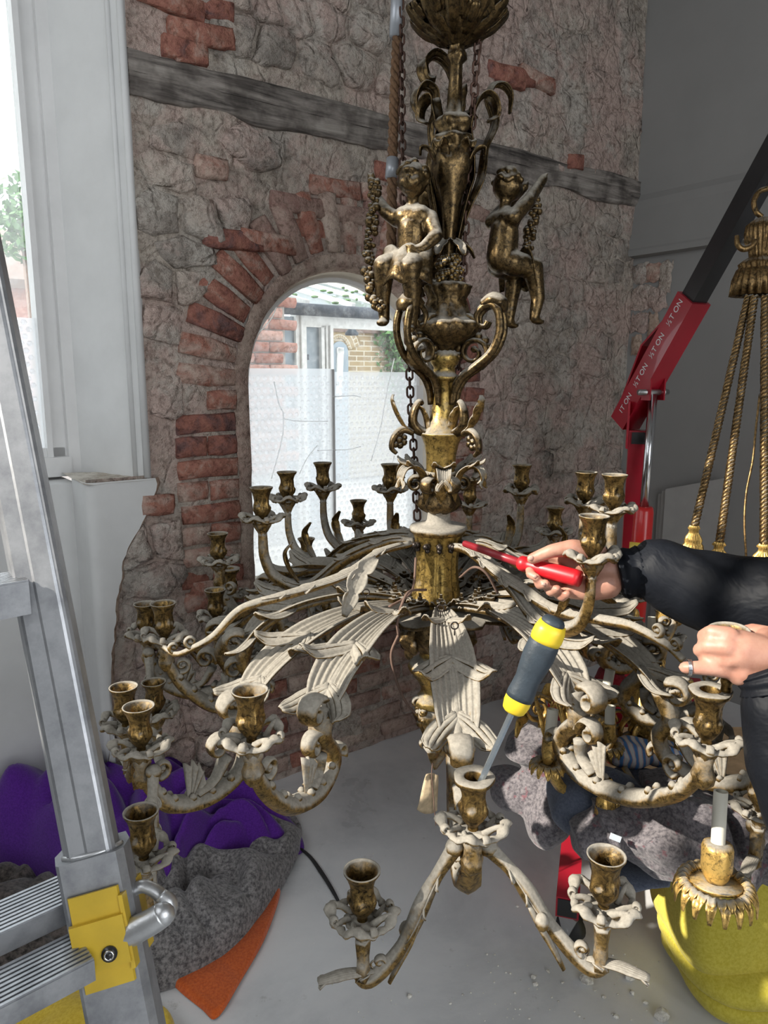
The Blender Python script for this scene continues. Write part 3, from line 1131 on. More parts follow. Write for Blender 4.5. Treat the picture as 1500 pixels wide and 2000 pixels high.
tag(mb.build('wall_front', M['greywall'], smooth=False), 'white wall opposite the stone wall with an unseen opening added for fill light', kind='structure')
def portal(name, c, xdir, w, h, nrm):
    l = D.lights.new(name, 'AREA')
    l.shape = 'RECTANGLE'; l.size = w; l.size_y = h
    o = D.objects.new(name, l); COL.objects.link(o)
    z_ = -Vector(nrm).normalized()
    x_ = Vector(xdir).normalized()
    y_ = z_.cross(x_)
    o.matrix_world = Matrix.Translation(c) @ Matrix((x_, y_, z_)).transposed().to_4x4()
    l.cycles.is_portal = True
    return o
portal('daylight_added_side_window', lw((LW0 + LW1) / 2, -.14, (LZ0 + LZ1) / 2), WB, LW1 - LW0, LZ1 - LZ0, WS)
portal('daylight_added_rear_window', W((RB0 + RB1) / 2, BR - .14, (RZ0 + RZ1) / 2), WS, RB1 - RB0, RZ1 - RZ0, WB)
portal('daylight_bay_window', W(-1.8, FB + .12, (WSILL + WTOP) / 2), WS, 1.5, WTOP - WSILL, -WB)
portal('daylight_arch_window', W(AC, .13, (ASILL + AZ + AR) / 2), WS, .9, AZ + AR - ASILL, -WB)
# ------------------------------------------------------------------ the dusty gilt chandelier
M['gilt'] = ormolu('dusty gilt bronze', dust=0.72)
M['gilt_cup'] = ormolu('gilt bronze cup', dust=0.30, dark=0.75)
M['gilt_dust'] = ormolu('thickly dusty gilt bronze', dust=1.05)
M['gilt_top'] = ormolu('gilt bronze', gold=(0.25, 0.165, 0.07), dust=0.34, dark=0.9, rough=0.36)
M['gilt_col'] = ormolu('brushed gilt bronze', gold=(0.48, 0.33, 0.10), dust=0.45, dark=0.4, rough=0.4)
M['gilt_dark'] = ormolu('blackened gilt bronze', gold=(0.26, 0.17, 0.07), dust=0.28, dark=0.9)
M['iron'] = plain('dark iron', (0.06, 0.05, 0.045), 0.45, 0.85, var=0.3, scale=40)
M['rust'] = plain('brown rusty iron', (0.10, 0.055, 0.04), 0.6, 0.5, var=0.35, scale=60)
M['wire'] = plain('old brown flex', (0.16, 0.10, 0.075), 0.8)
M['tagpaper'] = plain('brown paper tag', (0.50, 0.39, 0.25), 0.8, var=0.25, scale=60)

AXX, AXY = 0.14, 1.88
def zv(v):
    d_ = (1000 - v) / FPX
    return EYE + AXY * (-SP + d_ * CP) / (CP + d_ * SP)
def lean(z):                                # the shaft leans a little to the right going up
    return Vector((0.024 * (z - 1.15), 0, 0))
def pol(az, r, z):                          # z above the floor
    a = math.radians(az)
    return Vector((AXX + r * math.cos(a), AXY + r * math.sin(a), z))
def lat(az):
    a = math.radians(az)
    return Vector((-math.sin(a), math.cos(a), 0))
def rad(az):
    a = math.radians(az)
    return Vector((math.cos(a), math.sin(a), 0))

chand = thing('chandelier', 'large tarnished gilt bronze chandelier grey with dust, hanging before the stone wall', 'chandelier', (AXX, AXY, zv(1500)))

# shared meshes: candle cup, cup with a flat flange, drip pan
def cup_mesh(flange=False):
    mb = MB()
    prof = [(.006, -.034), (.0085, -.026), (.0075, -.018), (.009, -.010), (.0085, -.004), (.013, .002), (.0185, .010), (.0225, .020), (.0232, .028), (.0205, .036), (.0195, .046), (.0205, .056), (.0235, .066), (.0275, .073), (.0300, .077), (.0302, .080), (.0275, .080), (.0235, .072), (.0195, .060), (.0185, .040), (.012, .034), (0.0005, .033)]
    if flange:
        prof = prof[:13] + [(.0290, .0725), (.0345, .0765), (.0350, .0815), (.0340, .0830), (.0170, .0835), (.0155, .081), (.0150, .050), (.011, .042), (.0005, .041)]
    def mod(a, r, z):
        if z < .0 or z > .0715 or r < .0186:
            if flange and r > .03:
                return 1 + .05 * math.cos(2 * a) + .03 * math.cos(5 * a + 1)
            return 1.0
        k = 1 - abs((z - .034) / .040)
        g = math.cos(4 * a + 60 * z)
        return 1 + (.12 * math.copysign(abs(g) ** .6, g) + .06 * math.cos(11 * a - 110 * z + 2 * g)) * max(.25, k)
    pr2 = []
    for (r0, z0), (r1, z1) in zip(prof, prof[1:]):
        pr2 += [(r0, z0), ((r0 + r1) / 2, (z0 + z1) / 2)]
    mb.lathe(pr2 + [prof[-1]], 64, mod=mod)
    return mb.build('candle_cup', M['gilt_cup'])

def pan_mesh():
    """open drip pan: a rolled wavy rim, an inner dish and leafy bars between them"""
    mb = MB()
    N_ = 72
    def rim(t):
        lob = .5 + .5 * math.cos(4 * t + .5)
        r = .0455 + .0065 * lob + .0012 * math.cos(12 * t)
        return Vector((r * math.cos(t), r * math.sin(t), .003 + .012 * lob + .002 * math.cos(8 * t + 1)))
    ts = [2 * PI * k / N_ for k in range(N_)]
    path = [rim(t) for t in ts]
    n = 9
    vs_, fs = [], []
    for k, t in enumerate(ts):
        out = Vector((math.cos(t), math.sin(t), 0))
        ra = .0078 * (1 + .22 * math.cos(16 * t) + .25 * math.cos(4 * t + .5))
        for q in range(n):
            a = 2 * PI * q / n
            vs_.append(path[k] + out * (ra * math.cos(a)) + Vector((0, 0, ra * .72 * math.sin(a))))
    for k in range(N_):
        for q in range(n):
            fs.append((k * n + q, ((k + 1) % N_) * n + q, ((k + 1) % N_) * n + (q + 1) % n, k * n + (q + 1) % n))
    mb.add(vs_, fs)
    mb.lathe([(.004, .001), (.012, -.001), (.022, .0), (.028, .003), (.029, .0), (.024, -.006), (.012, -.008)], 36, mod=lambda a, r, z: 1 + .10 * math.cos(8 * a + 1) * (r > .02))
    for k in range(8):
        t = 2 * PI * k / 8 + .12
        p0 = Vector((.022 * math.cos(t), .022 * math.sin(t), .0))
        p2 = rim(t + .42)
        p1 = (p0 + p2) / 2 + Vector((0, 0, .004))
        mb.tube(spline([p0, p1, p2], 4), [.0075, .0055, .0070], 7, asp=.7)
        if k % 2 == 0:                        # little curl on the rim
            e = rim(t + .30)
            o_ = Vector((math.cos(t + .3), math.sin(t + .3), 0))
            mb.volute(e + Vector((0, 0, .007)), o_, Vector((0, 0, 1)), Vector((-o_.y, o_.x, 0)), .0075, 1.1, .0075, .0032, -PI / 2, 14)
    # calyx under the pan
    mb.lathe([(.006, -.045), (.0105, -.040), (.009, -.034), (.014, -.024), (.021, -.012), (.024, -.003)], 24, mod=lambda a, r, z: 1 + .15 * math.cos(6 * a + 80 * z))
    return mb.build('drip_pan', M['gilt_dust'])

def proto(o):
    me = o.data
    D.objects.remove(o)
    return me
def origin_zero(mb_fn, *a):
    o = mb_fn(*a)
    c = o.location.copy()
    me = o.data
    me.transform(Matrix.Translation(c))
    D.objects.remove(o)
    return me
CUP = origin_zero(cup_mesh)
CUPF = origin_zero(cup_mesh, True)
PAN = origin_zero(pan_mesh)
rc = random.Random(21)
def candle(parent, p, flange=False, turn=None, tilt=0.0):
    """p: centre of the drip pan"""
    p = Vector(p)
    rz = rc.uniform(0, 6.28) if turn is None else turn
    T = Matrix.Rotation(rz, 3, 'Z')
    if tilt:
        T = Matrix.Rotation(tilt, 3, 'X') @ T
    put('drip_pan', PAN, parent, p, M=T @ Matrix.Diagonal((1, 1, rc.uniform(.9, 1.15))))
    put('candle_cup', CUPF if flange else CUP, parent, p + Vector((0, 0, .010)), M=T)

def curl(mb, p, out, up, side, R, w=.012, th=.006, turns=1.25, start=-PI / 2, flip=1):
    mb.volute(p, out, up, side, R, turns, w, th, start, 20, flip)

def leaf_group(name, path, width, side, parent, mat='gilt', aca=0, **kw):
    mb = MB()
    if aca:
        mb.acanthus(path, width, side, aca, **kw)
    else:
        mb.leaf(path, width, side, **kw)
    return mb.build(name, M[mat], parent)

def lower_arm(az, rc_=.83, zp=-.59, kind='S', flange=False, lk=1.0):
    """curved arm: acanthus leaf from the hub, then a scroll that swings up to the cup"""
    L, R = lat(az), rad(az)
    f = rc_ / .83
    rw_ = lambda r: r * lk if r < .6 else .6 * lk + (r - .6) * (.83 - .6 * lk) / .23
    q = lambda r, z, a=0.0: pol(az, rw_(r) * f, EYE + z) + L * a
    if kind == 'S':
        lf = [(.045, -.585), (.13, -.560), (.28, -.535), (.44, -.545), (.55, -.585), (.615, -.645)]
        sc = [(.60, -.625), (.612, -.68), (.575, -.725), (.572, -.765), (.63, -.792), (.71, -.775), (.785, -.715), (.822, -.655), (.83, -.61)]
        dz = zp + .59
    else:
        lf = [(.045, -.585), (.12, -.565), (.24, -.555), (.38, -.575), (.50, -.63), (.575, -.705)]
        sc = [(.56, -.69), (.585, -.75), (.565, -.80), (.59, -.85), (.66, -.872), (.73, -.855), (.765, -.81), (.785, -.765), (.785, -.735)]
        dz = zp + .71
    w_ = lambda r, z: z + dz * max(0, (r - .1) / .73)
    spine = spline([q(r, w_(r, z)) for r, z in sc], 7)
    mb = MB()
    mb.tube(spine, [.020, .019, .017, .016, .018, .018, .015, .012, .011], 10, asp=1.25, up=L, ridge=.07, nr=5)
    # roll at the leaf tip, roll at the head of the scroll, crockets on the back of it
    a = q(sc[0][0] + .035, w_(*sc[0]) + .0)
    curl(mb, a, R, Vector((0, 0, 1)), L, .030, .026, .010, 1.1, PI * .75, -1)
    b = q(sc[2][0] + .062, w_(*sc[2]) + .032)
    curl(mb, b, R, Vector((0, 0, 1)), L, .030, .020, .008, 1.2, PI * 1.1, -1)
    c = q(sc[3][0] - .026, w_(*sc[3]) + .02)
    curl(mb, c, -R, Vector((0, 0, 1)), L, .018, .020, .008, 1.0, -PI * .3, 1)
    e = q(sc[-2][0] - .036, w_(*sc[-2]) - .004)
    curl(mb, e, -R, Vector((0, 0, 1)), L, .020, .011, .006, 1.2, -PI * .6, 1)
    n = len(spine)
    for i in range(int(n * .42), int(n * .82), 4):
        p = spine[i]
        mb.ball(p + Vector((0, 0, .017)) + L * .010, (.009, .007, .010), 6, 5)
        mb.ball(p + Vector((0, 0, .016)) - L * .011, (.008, .007, .009), 6, 5)
    # knob and leaves under the cup
    top = q(sc[-1][0], w_(*sc[-1]))
    mb.lathe([(.008, -.06), (.016, -.05), (.019, -.035), (.013, -.018), (.017, -.006), (.012, .006)], 16, top, mod=lambda t, r, z: 1 + .12 * math.cos(5 * t + 50 * z))
    arm = mb.build('arm', M['gilt'], chand)
    # fan of shell in the crook of the scroll
    mb = MB()
    o_ = spine[int(n * .55)]
    def fan(u_, v_):
        th = -.25 + 1.7 * u_
        rr = .085 * v_ * (1 + .10 * abs(math.sin(u_ * 4.5 * PI)) * v_)
        d_ = R * (-math.cos(th) * .55 + .12) + Vector((0, 0, 1)) * math.sin(th + .35)
        return o_ + d_ * rr + L * (.012 * math.cos(u_ * 9 * PI) * v_ * .5) + R * .004
    mb.shell(fan, 18, 6, .004)
    # openwork strut of the scroll
    s1 = [q(sc[2][0] + .045, w_(*sc[2]) + .01), q(sc[3][0] + .05, w_(*sc[3]) + .012), q(sc[4][0] + .02, w_(*sc[4]) + .022)]
    mb.tube(spline(s1, 5), [.012, .008, .010], 8, asp=1.8, up=L)
    mb.build('shell', M['gilt_dust'], arm)
    lp = spline([q(r, w_(r, z)) for r, z in lf], 8)
    leaf_group('leaf', lp, [.010, .014, .022, .034, .048, .058, .062, .054, .036], L, arm, 'gilt', 4, droop=.9, spread=1.2, th=.0035)
    mb = MB()                                # iron bar under the leaf, bolt heads on it
    mb.tube([p - Vector((0, 0, .010)) for p in lp], [.010, .009, .009, .010, .012, .015], 8, asp=1.0, up=L)
    mb.build('arm_core', M['gilt'], arm)
    candle(arm, q(.83 if kind == 'S' else .785, w_(.83 if kind == 'S' else .785, sc[-1][1]) + .020), flange)
    mb = MB()
    b0 = pol(az, .115, EYE - .555)
    Rm = Matrix((R, L, Vector((0, 0, 1)))).transposed()
    mb.box(b0, (.030, .022, .012), Rm)
    mb.tube([b0, b0 + Vector((0, 0, .014))], .006, 6)
    mb.tube([b0 + Vector((0, 0, .014)), b0 + Vector((0, 0, .024))], .0035, 6)
    b1 = pol(az, .155, EYE - .548)
    mb.box(b1, (.024, .018, .010), Rm)
    mb.tube([b1, b1 + Vector((0, 0, .012))], .0055, 6)
    mb.build('bolt', M['gilt_dark'], arm, smooth=False)
    return arm, q, w_

def side_arms(az, arm_q, cups, z0, r0=.785):
    """two short leafy branches either side of a cup, each with a cup of its own"""
    L, R = lat(az), rad(az)
    for (target, sg) in cups:
        t = Vector(target)
        st = pol(az, r0 - .01, EYE + z0) + L * (.028 * sg)
        mid = st.lerp(t, .55); mid.z = t.z - .055
        low = st.lerp(t, .9); low.z = t.z - .115
        end = Vector((t.x, t.y, t.z - .10))
        pth = spline([st, st.lerp(mid, .5) + Vector((0, 0, .012)), mid, low, end + (t - st).normalized() * .01], 7)
        d_ = Vector((t.x - st.x, t.y - st.y, 0)).normalized()
        sd_ = d_.cross(Vector((0, 0, 1)))
        mb = MB()
        mb.tube(pth, [.013, .010, .014, .011, .013, .012, .010], 14, asp=.85, ridge=.16, nr=5)
        mb.ball(st, .016, 10, 7)
        m_ = len(pth)
        mb.ball(pth[int(m_ * .45)] + sd_ * .014, (.012, .012, .016), 8, 6)
        # stem up to the pan, leaf tip beyond it
        mb.tube(spline([end - Vector((0, 0, .012)), end + Vector((0, 0, .03)), t - Vector((0, 0, .035))], 5), [.012, .010, .013], 10, ridge=.12, nr=5)
        curl(mb, end - d_ * .028 + Vector((0, 0, .016)), -d_, Vector((0, 0, 1)), sd_, .013, .009, .005, 1.0, -PI / 2, 1)
        rg = [pth[int(m_ * .7)] + Vector((.008 * math.cos(a), 0, .022 + .008 * math.sin(a))) for a in [2 * PI * i / 12 for i in range(12)]]
        mb.tube(rg, .0018, 5, closed=True)
        br = mb.build('side_arm', M['gilt'], chand)
        leaf_group('leaf', spline([end - d_ * .02, end + d_ * .03 + Vector((0, 0, .004)), end + d_ * .075 - Vector((0, 0, .004))], 6), [.006, .013, .015, .010], sd_, br, 'gilt_dust', 2, droop=.7)
        leaf_group('leaf', [pth[i] - Vector((0, 0, .004 + .04 * (j / 7) ** 2)) + sd_ * .004 for j, i in enumerate(range(int(m_ * .35), int(m_ * .35) + 8))], [.010, .014, .010, .004], sd_, br, 'gilt', cup=.5, ribs=3, lobes=3, depth=.4, nv=8)
        leaf_group('leaf', [x + Vector((0, 0, .004)) for x in pth[3:int(m_ * .62)]], [.008, .013, .015, .013, .007], sd_, br, 'gilt_dust', 3, droop=.9)
        candle(br, t)

def cup_at(u, v_rim, t):                     # pan centre of a cup whose rim is seen at u, v
    return P(u, v_rim, t) - Vector((0, 0, .092))
def azr(p):
    return math.degrees(math.atan2(p.y - AXY, p.x - AXX)), math.hypot(p.x - AXX, p.y - AXY)

# single arms: (u, v of the rim, depth, flange)
for (u, v, t, fl) in ((488, 1345, 1.215, False), (1388, 1348, 1.20, True), (318, 1176, 1.76, False), (425, 1040, 2.17, False), (700, 976, 2.62, False), (1085, 989, 2.42, False), (1330, 1105, 2.05, False), (1440, 1190, 1.62, False)):
    p = cup_at(u, v, t)
    a, r = azr(p)
    lower_arm(a, r, p.z - EYE, 'S', fl, .87 if u == 1388 else 1.0)
# arms with three lights: main cup then the cups of the two side branches
for main, s1_, s2_, fl in (((926, 1512, 1.19), (707, 1697, 1.20), (1185, 1667, 1.15), True),
                           ((270, 1372, 1.42), (275, 1582, 1.28), (241, 1339, 1.60), False),
                           ((283, 1172, 1.96), (300, 1330, 1.85), (420, 1150, 2.12), False),
                           ((447, 1106, 2.30), (478, 1225, 2.16), (528, 1150, 2.42), True),
                           ((598, 1045, 2.58), (640, 1150, 2.45), (690, 1120, 2.60), False),
                           ((940, 1040, 2.60), (880, 1130, 2.62), (1010, 1135, 2.45), False),
                           ((1235, 1110, 2.32), (1190, 1180, 2.40), (1300, 1190, 2.15), False),
                           ((1530, 1330, 1.46), (1492, 1500, 1.46), (1620, 1420, 1.5), False)):
    p = cup_at(*main)
    a, r = azr(p)
    # the cup of this kind of arm sits at .785 of the arm's own scale
    arm, q, w_ = lower_arm(a, r * .83 / .785, p.z - EYE, 'T', fl)
    L = lat(a)
    cups = []
    for c in (s1_, s2_):
        t = cup_at(*c)
        cups.append((t, 1 if (t - p).dot(L) > 0 else -1))
    side_arms(a, q, cups, p.z - EYE - .045, r)

# upper arms from the drum
def upper_arm(u, v, t):
    p = cup_at(u, v, t)
    a, r = azr(p)
    L, R = lat(a), rad(a)
    zc = p.z - EYE
    q = lambda rr, z: pol(a, rr, EYE + z)
    pts = [q(.062, -.425), q(.13, -.425), q(.25 * r / .47, -.475), q(r * .74, zc - .175), q(r * .92, zc - .155), q(r * .99, zc - .10), q(r, zc - .03)]
    pth = spline(pts, 7)
    mb = MB()
    mb.tube(pth, [.010, .011, .014, .017, .015, .013, .011], 10, asp=.9, up=L, ridge=.1, nr=4)
    arm = mb.build('upper_arm', M['gilt'], chand)
    e = q(r * .90, zc - .10)
    leaf_group('leaf', spline([q(r * .80, zc - .165), q(r * .86, zc - .125), q(r * .88, zc - .085), q(r * .83, zc - .055)], 6), [.008, .014, .015, .006], L, arm, 'gilt_cup', cup=.5, ribs=4, lobes=3, nv=10)
    leaf_group('leaf', [x + Vector((0, 0, .008)) for x in pth[4:30]], [.010, .018, .026, .026, .026, .016, .008], L, arm, 'gilt_dust', 4, droop=.5, th=.003)
    candle(arm, p)
    return a, r, zc
for c in ((510, 950, 1.92), (560, 920, 2.24), (630, 902, 2.40), (762, 905, 2.38), (918, 935, 2.42), (1020, 906, 2.28), (1145, 920, 1.99), (1201, 925, 1.76), (1161, 1005, 1.47)):
    upper_arm(*c)
# two bare upper arms whose cups have been taken off, sweeping down to the left
for (pts, wd) in (([(802, 1062, 1.86), (740, 1080, 1.80), (680, 1120, 1.72), (600, 1150, 1.66), (540, 1168, 1.62), (470, 1190, 1.60), (420, 1240, 1.60), (385, 1262, 1.60), (345, 1278, 1.64), (318, 1262, 1.74)], .0085),
                  ([(905, 1068, 1.84), (960, 1110, 1.74), (1020, 1150, 1.66), (1080, 1190, 1.60), (1160, 1208, 1.52), (1230, 1222, 1.45), (1300, 1258, 1.40), (1335, 1290, 1.38)], .011)):
    mb = MB()
    pth = spline([P(*x) for x in pts], 7)
    mb.tube(pth, [wd * .9, wd, wd * 1.3, wd * 1.2, wd, wd * .9, wd * .8, wd * .7], 10, ridge=.1, nr=4)
    d_ = (pth[-1] - pth[0]); d_.z = 0; d_.normalize()
    sd_ = d_.cross(Vector((0, 0, 1)))
    m_ = len(pth)
    curl(mb, pth[int(m_ * .80)] + Vector((0, 0, .018)), d_, Vector((0, 0, 1)), sd_, .014, .008, .005, 1.1, -PI / 2, 1)
    curl(mb, pth[int(m_ * .9)] + Vector((0, 0, .016)), d_, Vector((0, 0, 1)), sd_, .012, .008, .005, 1.1, -PI / 2, 1)
    arm = mb.build('upper_arm', M['gilt'], chand)
    leaf_group('leaf', [x + Vector((0, 0, .007)) for x in pth[2:int(m_ * .5)]], [.008, .014, .022, .024, .020, .016, .008], sd_, arm, 'gilt_dust', 4, droop=.6, th=.003)
leaf_group('leaf', spline([P(735, 1090, 1.72), P(705, 1120, 1.70), P(688, 1160, 1.69), P(672, 1205, 1.69)], 7), [.010, .022, .024, .020, .008], Vector((1, .2, 0)), chand, 'gilt_dust', cup=.3, ribs=4, lobes=3, depth=.5, nv=10)

# ---- hub, drum and shaft
def lathe_part(name, prof, mat, n=40, mod=None, parent=chand, smooth=True):
    mb = MB()
    mb.lathe([(r, zv(v) - EYE) for r, v in prof], n, (AXX, AXY, EYE), mod=mod, shear=lean)
    return mb.build(name, M[mat], parent, smooth)
PXM = .00131
px = lambda x: x * PXM
flute = lambda k, a_: (lambda t, r, z: 1 - a_ * max(0, math.cos(k * t)) ** 6)
lathe_part('drum', [(px(60), 1192), (px(56), 1186), (px(52), 1172), (px(46), 1140), (px(42), 1105), (px(43), 1075), (px(47), 1050), (px(51), 1040)], 'gilt_col', 64, flute(8, .10))
lathe_part('drum_cap', [(px(50), 1042), (px(55), 1036), (px(57), 1030), (px(55), 1026), (px(44), 1024), (px(27), 1021), (px(23), 1015), (px(22), 1003), (px(26), 992)], 'gilt_dust')
drum = [o for o in chand.children if o.name == 'drum'][0]
for az in (-148, -118, -90, -62, -30):       # keyholes with bolts where arms have been taken off
    mb = MB()
    z_ = zv(1058)
    c = pol(az, px(48), z_) + lean(z_)
    R = rad(az)
    mb.tube([c - R * .004, c + R * .008], .0085, 8)
    mb.ball(c + R * .010, (.008, .008, .008), 8, 6)
    mb.tube([c + Vector((0, 0, -.012)) - R * .004, c + Vector((0, 0, -.012)) + R * .003], .006, 8)
    mb.build('bolt', M['iron'], drum)
lathe_part('hub', [(px(62), 1192), (px(66), 1200), (px(62), 1212), (px(70), 1222), (px(60), 1240), (px(50), 1252), (px(42), 1262), (px(34), 1268)], 'gilt_dark', 48, lambda t, r, z: 1 + .07 * math.cos(12 * t + 40 * z))
mb = MB()                                    # plate the arms are bolted to
mb.lathe([(.03, -.598), (.20, -.598), (.205, -.592), (.20, -.586), (.03, -.586)], 40, (AXX, AXY, EYE), mod=lambda t, r, z: 1 + .12 * math.cos(16 * t))
mb.build('arm_plate', M['gilt_dark'], chand)
for az in (-150, -30, 90):                   # grotesque masks on the hub
    mb = MB()
    R, L = rad(az), lat(az)
    c = pol(az, px(66), zv(1235))
    B = MB()
    B.ball(c, (.026, .026, .034), 10, 8)
    for s_ in (-1, 1):
        B.ball(c + L * (.018 * s_) + Vector((0, 0, .022)), .013, 8, 6)
        B.ball(c + L * (.024 * s_) - Vector((0, 0, .022)), (.012, .012, .020), 8, 6)
    B.ball(c + R * .022 - Vector((0, 0, .004)), .009, 8, 6)
    B.ball(c - Vector((0, 0, .040)), (.014, .014, .022), 8, 6)
    remesh(B, .004, 3).build('mask', M['gilt_dark'], chand)
lathe_part('lower_shaft', [(px(34), 1262), (px(28), 1275), (px(30), 1284), (px(44), 1290), (px(52), 1300), (px(48), 1309), (px(42), 1312), (px(40), 1318), (px(33), 1325), (px(24), 1340), (px(24), 1350), (px(34), 1362), (px(38), 1372), (px(30), 1378)], 'gilt_col')
lathe_part('lower_vase', [(px(30), 1376), (px(34), 1384), (px(36), 1392), (px(28), 1408), (px(18), 1425), (px(12), 1440)], 'gilt', 32, lambda t, r, z: 1 + .16 * math.cos(5 * t + 30 * z))
B = MB()
rg = random.Random(4)
for az in (-150, -60, 30, 120):              # bunches of fruit on the pendant
    B = MB()
    for k in range(11):
        B.ball(pol(az + rg.uniform(-22, 22), px(36) + rg.uniform(-.004, .010), zv(1395) + rg.uniform(-.035, .030)), rg.uniform(.007, .011), 8, 6)
    tag(B.build('fruit_bunch', M['gilt_cup'], chand), kind='stuff')
mb = MB()                                    # bell of leaves at the foot and the little chain below
mb.lathe([(px(10), zv(1432) - EYE), (px(20), zv(1445) - EYE), (px(30), zv(1452) - EYE), (px(22), zv(1462) - EYE), (px(16), zv(1478) - EYE), (px(10), zv(1490) - EYE), (px(3), zv(1502) - EYE)], 24, (AXX, AXY, EYE), mod=lambda t, r, z: 1 + .28 * math.cos(3 * t) + .08 * math.cos(9 * t))
mb.build('pendant', M['gilt_dust'], chand)
mb = MB()
for az in (-170, -80, 10, 100):
    R, L = rad(az), lat(az)
    curl(mb, pol(az, px(40), zv(1368)), R, Vector((0, 0, 1)), L, .016, .012, .006, 1.2, PI, -1)
    curl(mb, pol(az, px(24), zv(1452)), R, Vector((0, 0, 1)), L, .018, .012, .005, .9, PI, -1)
mb.build('pendant_scrolls', M['gilt'], chand)

# corona of curled leaves above the drum
lathe_part('corona', [(px(20), 1002), (px(34), 994), (px(40), 984), (px(34), 968), (px(28), 955), (px(30), 935), (px(36), 918), (px(30), 922), (px(26), 940)], 'gilt_dark', 48, lambda t, r, z: 1 + .10 * math.cos(6 * t) + .05 * math.cos(18 * t + 60 * z))
for i in range(6):
    az = -90 + 60 * i
    R, L = rad(az), lat(az)
    q = lambda r, v: pol(az, px(r), zv(v)) + lean(zv(v))
    leaf_group('leaf', spline([q(30, 985), q(36, 955), q(44, 925), q(62, 910), q(80, 912), q(88, 928), q(80, 940)], 5), [.014, .018, .022, .024, .020, .012], L, chand, 'gilt', 3, droop=.5, th=.003)
    az2 = az + 30
    R2, L2 = rad(az2), lat(az2)
    mb = MB()
    curl(mb, pol(az2, px(46), zv(945)), R2, Vector((0, 0, 1)), L2, .020, .018, .007, 1.3, PI * .7, -1)
    mb.build('scroll', M['gilt_dark'], chand)
lathe_part('vase', [(px(27), 928), (px(28), 910), (px(29), 890), (px(33), 868), (px(40), 852), (px(43), 848), (px(42), 844), (px(39), 846)], 'gilt_col', 48)
lathe_part('shaft', [(px(39), 848), (px(30), 832), (px(23), 810), (px(20), 780), (px(19), 748), (px(26), 742), (px(29), 738), (px(26), 733), (px(21), 728), (px(20), 718), (px(26), 710), (px(30), 700), (px(26), 690), (px(20), 684)], 'gilt_col', 40)
# three curled flower brackets round the shaft
for az in (-170, -50, 70):
    R, L = rad(az), lat(az)
    q = lambda r, v, a=0: pol(az, px(r), zv(v)) + lean(zv(v)) + L * a
    br = MB()
    br.tube(spline([q(30, 845), q(48, 838), q(58, 822), q(55, 800), q(46, 785), q(40, 790)], 6), [.010, .012, .011, .010, .008, .005], 10, asp=1.3, up=L, ridge=.1)
    br.tube(spline([q(56, 845), q(75, 838), q(92, 850), q(98, 872), q(88, 884)], 6), [.008, .010, .009, .007, .005], 10, asp=1.2, up=L)
    for k in range(7):
        a = 2 * PI * k / 7
        br.ball(q(84, 858) + R * 0.0 + (Vector((0, 0, 1)) * math.sin(a) + R * math.cos(a)) * .014, (.009, .009, .009), 6, 5)
    br.ball(q(84, 858), .010, 8, 6)
    b_ = br.build('flower_bracket', M['gilt_top'], chand)
    leaf_group('leaf', spline([q(60, 845), q(78, 828), q(92, 805), q(100, 782), q(98, 770)], 6), [.006, .014, .018, .015, .006], L, b_, 'gilt', cup=.35, ribs=4, lobes=4, depth=.5, nv=10)
    leaf_group('leaf', spline([q(30, 846), q(34, 820), q(42, 800), q(52, 790)], 5), [.012, .018, .016, .006], L, b_, 'gilt', cup=.5, ribs=4, lobes=3, nv=10)
# gadrooned bowl, and the open scrolls that carry the cherubs
lathe_part('bowl', [(px(20), 686), (px(26), 678), (px(44), 668), (px(58), 655), (px(66), 640), (px(62), 630), (px(52), 626), (px(46), 620), (px(40), 600), (px(34), 585), (px(40), 572), (px(44), 560), (px(30), 552)], 'gilt_dark', 60, lambda t, r, z: 1 + .07 * math.cos(12 * t + 70 * z))
CHAZ = (-142, -22, 98)
for az in CHAZ:
    R, L = rad(az), lat(az)
    q = lambda r, v, a=0: pol(az, px(r), zv(v)) + lean(zv(v)) + L * a
    for off in (-.020, .020):
        mb = MB()
        pth = spline([q(22, 790), q(26, 760), q(40, 735), q(66, 715), q(92, 690), q(106, 655), q(104, 620), q(92, 600), q(74, 602), q(62, 618), q(64, 636), q(76, 640), q(82, 630)], 6)
        pth = [p + L * off * (1 - .6 * abs(i / len(pth) - .45)) for i, p in enumerate(pth)]
        mb.tube(pth, [.008, .011, .011, .010, .010, .010, .009, .008, .007, .006, .006], 8, asp=.75, up=L)
        b_ = mb.build('scroll_bracket', M['gilt_top'], chand)
    mb = MB()
    curl(mb, q(56, 690), R, Vector((0, 0, 1)), L, .040, .022, .008, 1.4, -PI * .35, 1)
    for k in range(7):
        a = PI * .1 + PI * .16 * k
        mb.ball(q(56, 690) + R * (.040 * math.cos(a)) + Vector((0, 0, .040 * math.sin(a))), (.011, .011, .011), 7, 5)
    curl(mb, q(44, 640), R, Vector((0, 0, 1)), L, .026, .026, .009, 1.3, PI * .6, -1)
    mb.build('rosette_scroll', M['gilt_dark'], chand)
    mb = MB()                                # pad the cherub sits on
    mb.tube(spline([q(70, 600), q(88, 590), q(104, 598), q(110, 612)], 6), [.014, .018, .016, .008], 10, asp=1.6, up=L, ridge=.12)
    mb.build('seat_scroll', M['gilt_top'], chand)

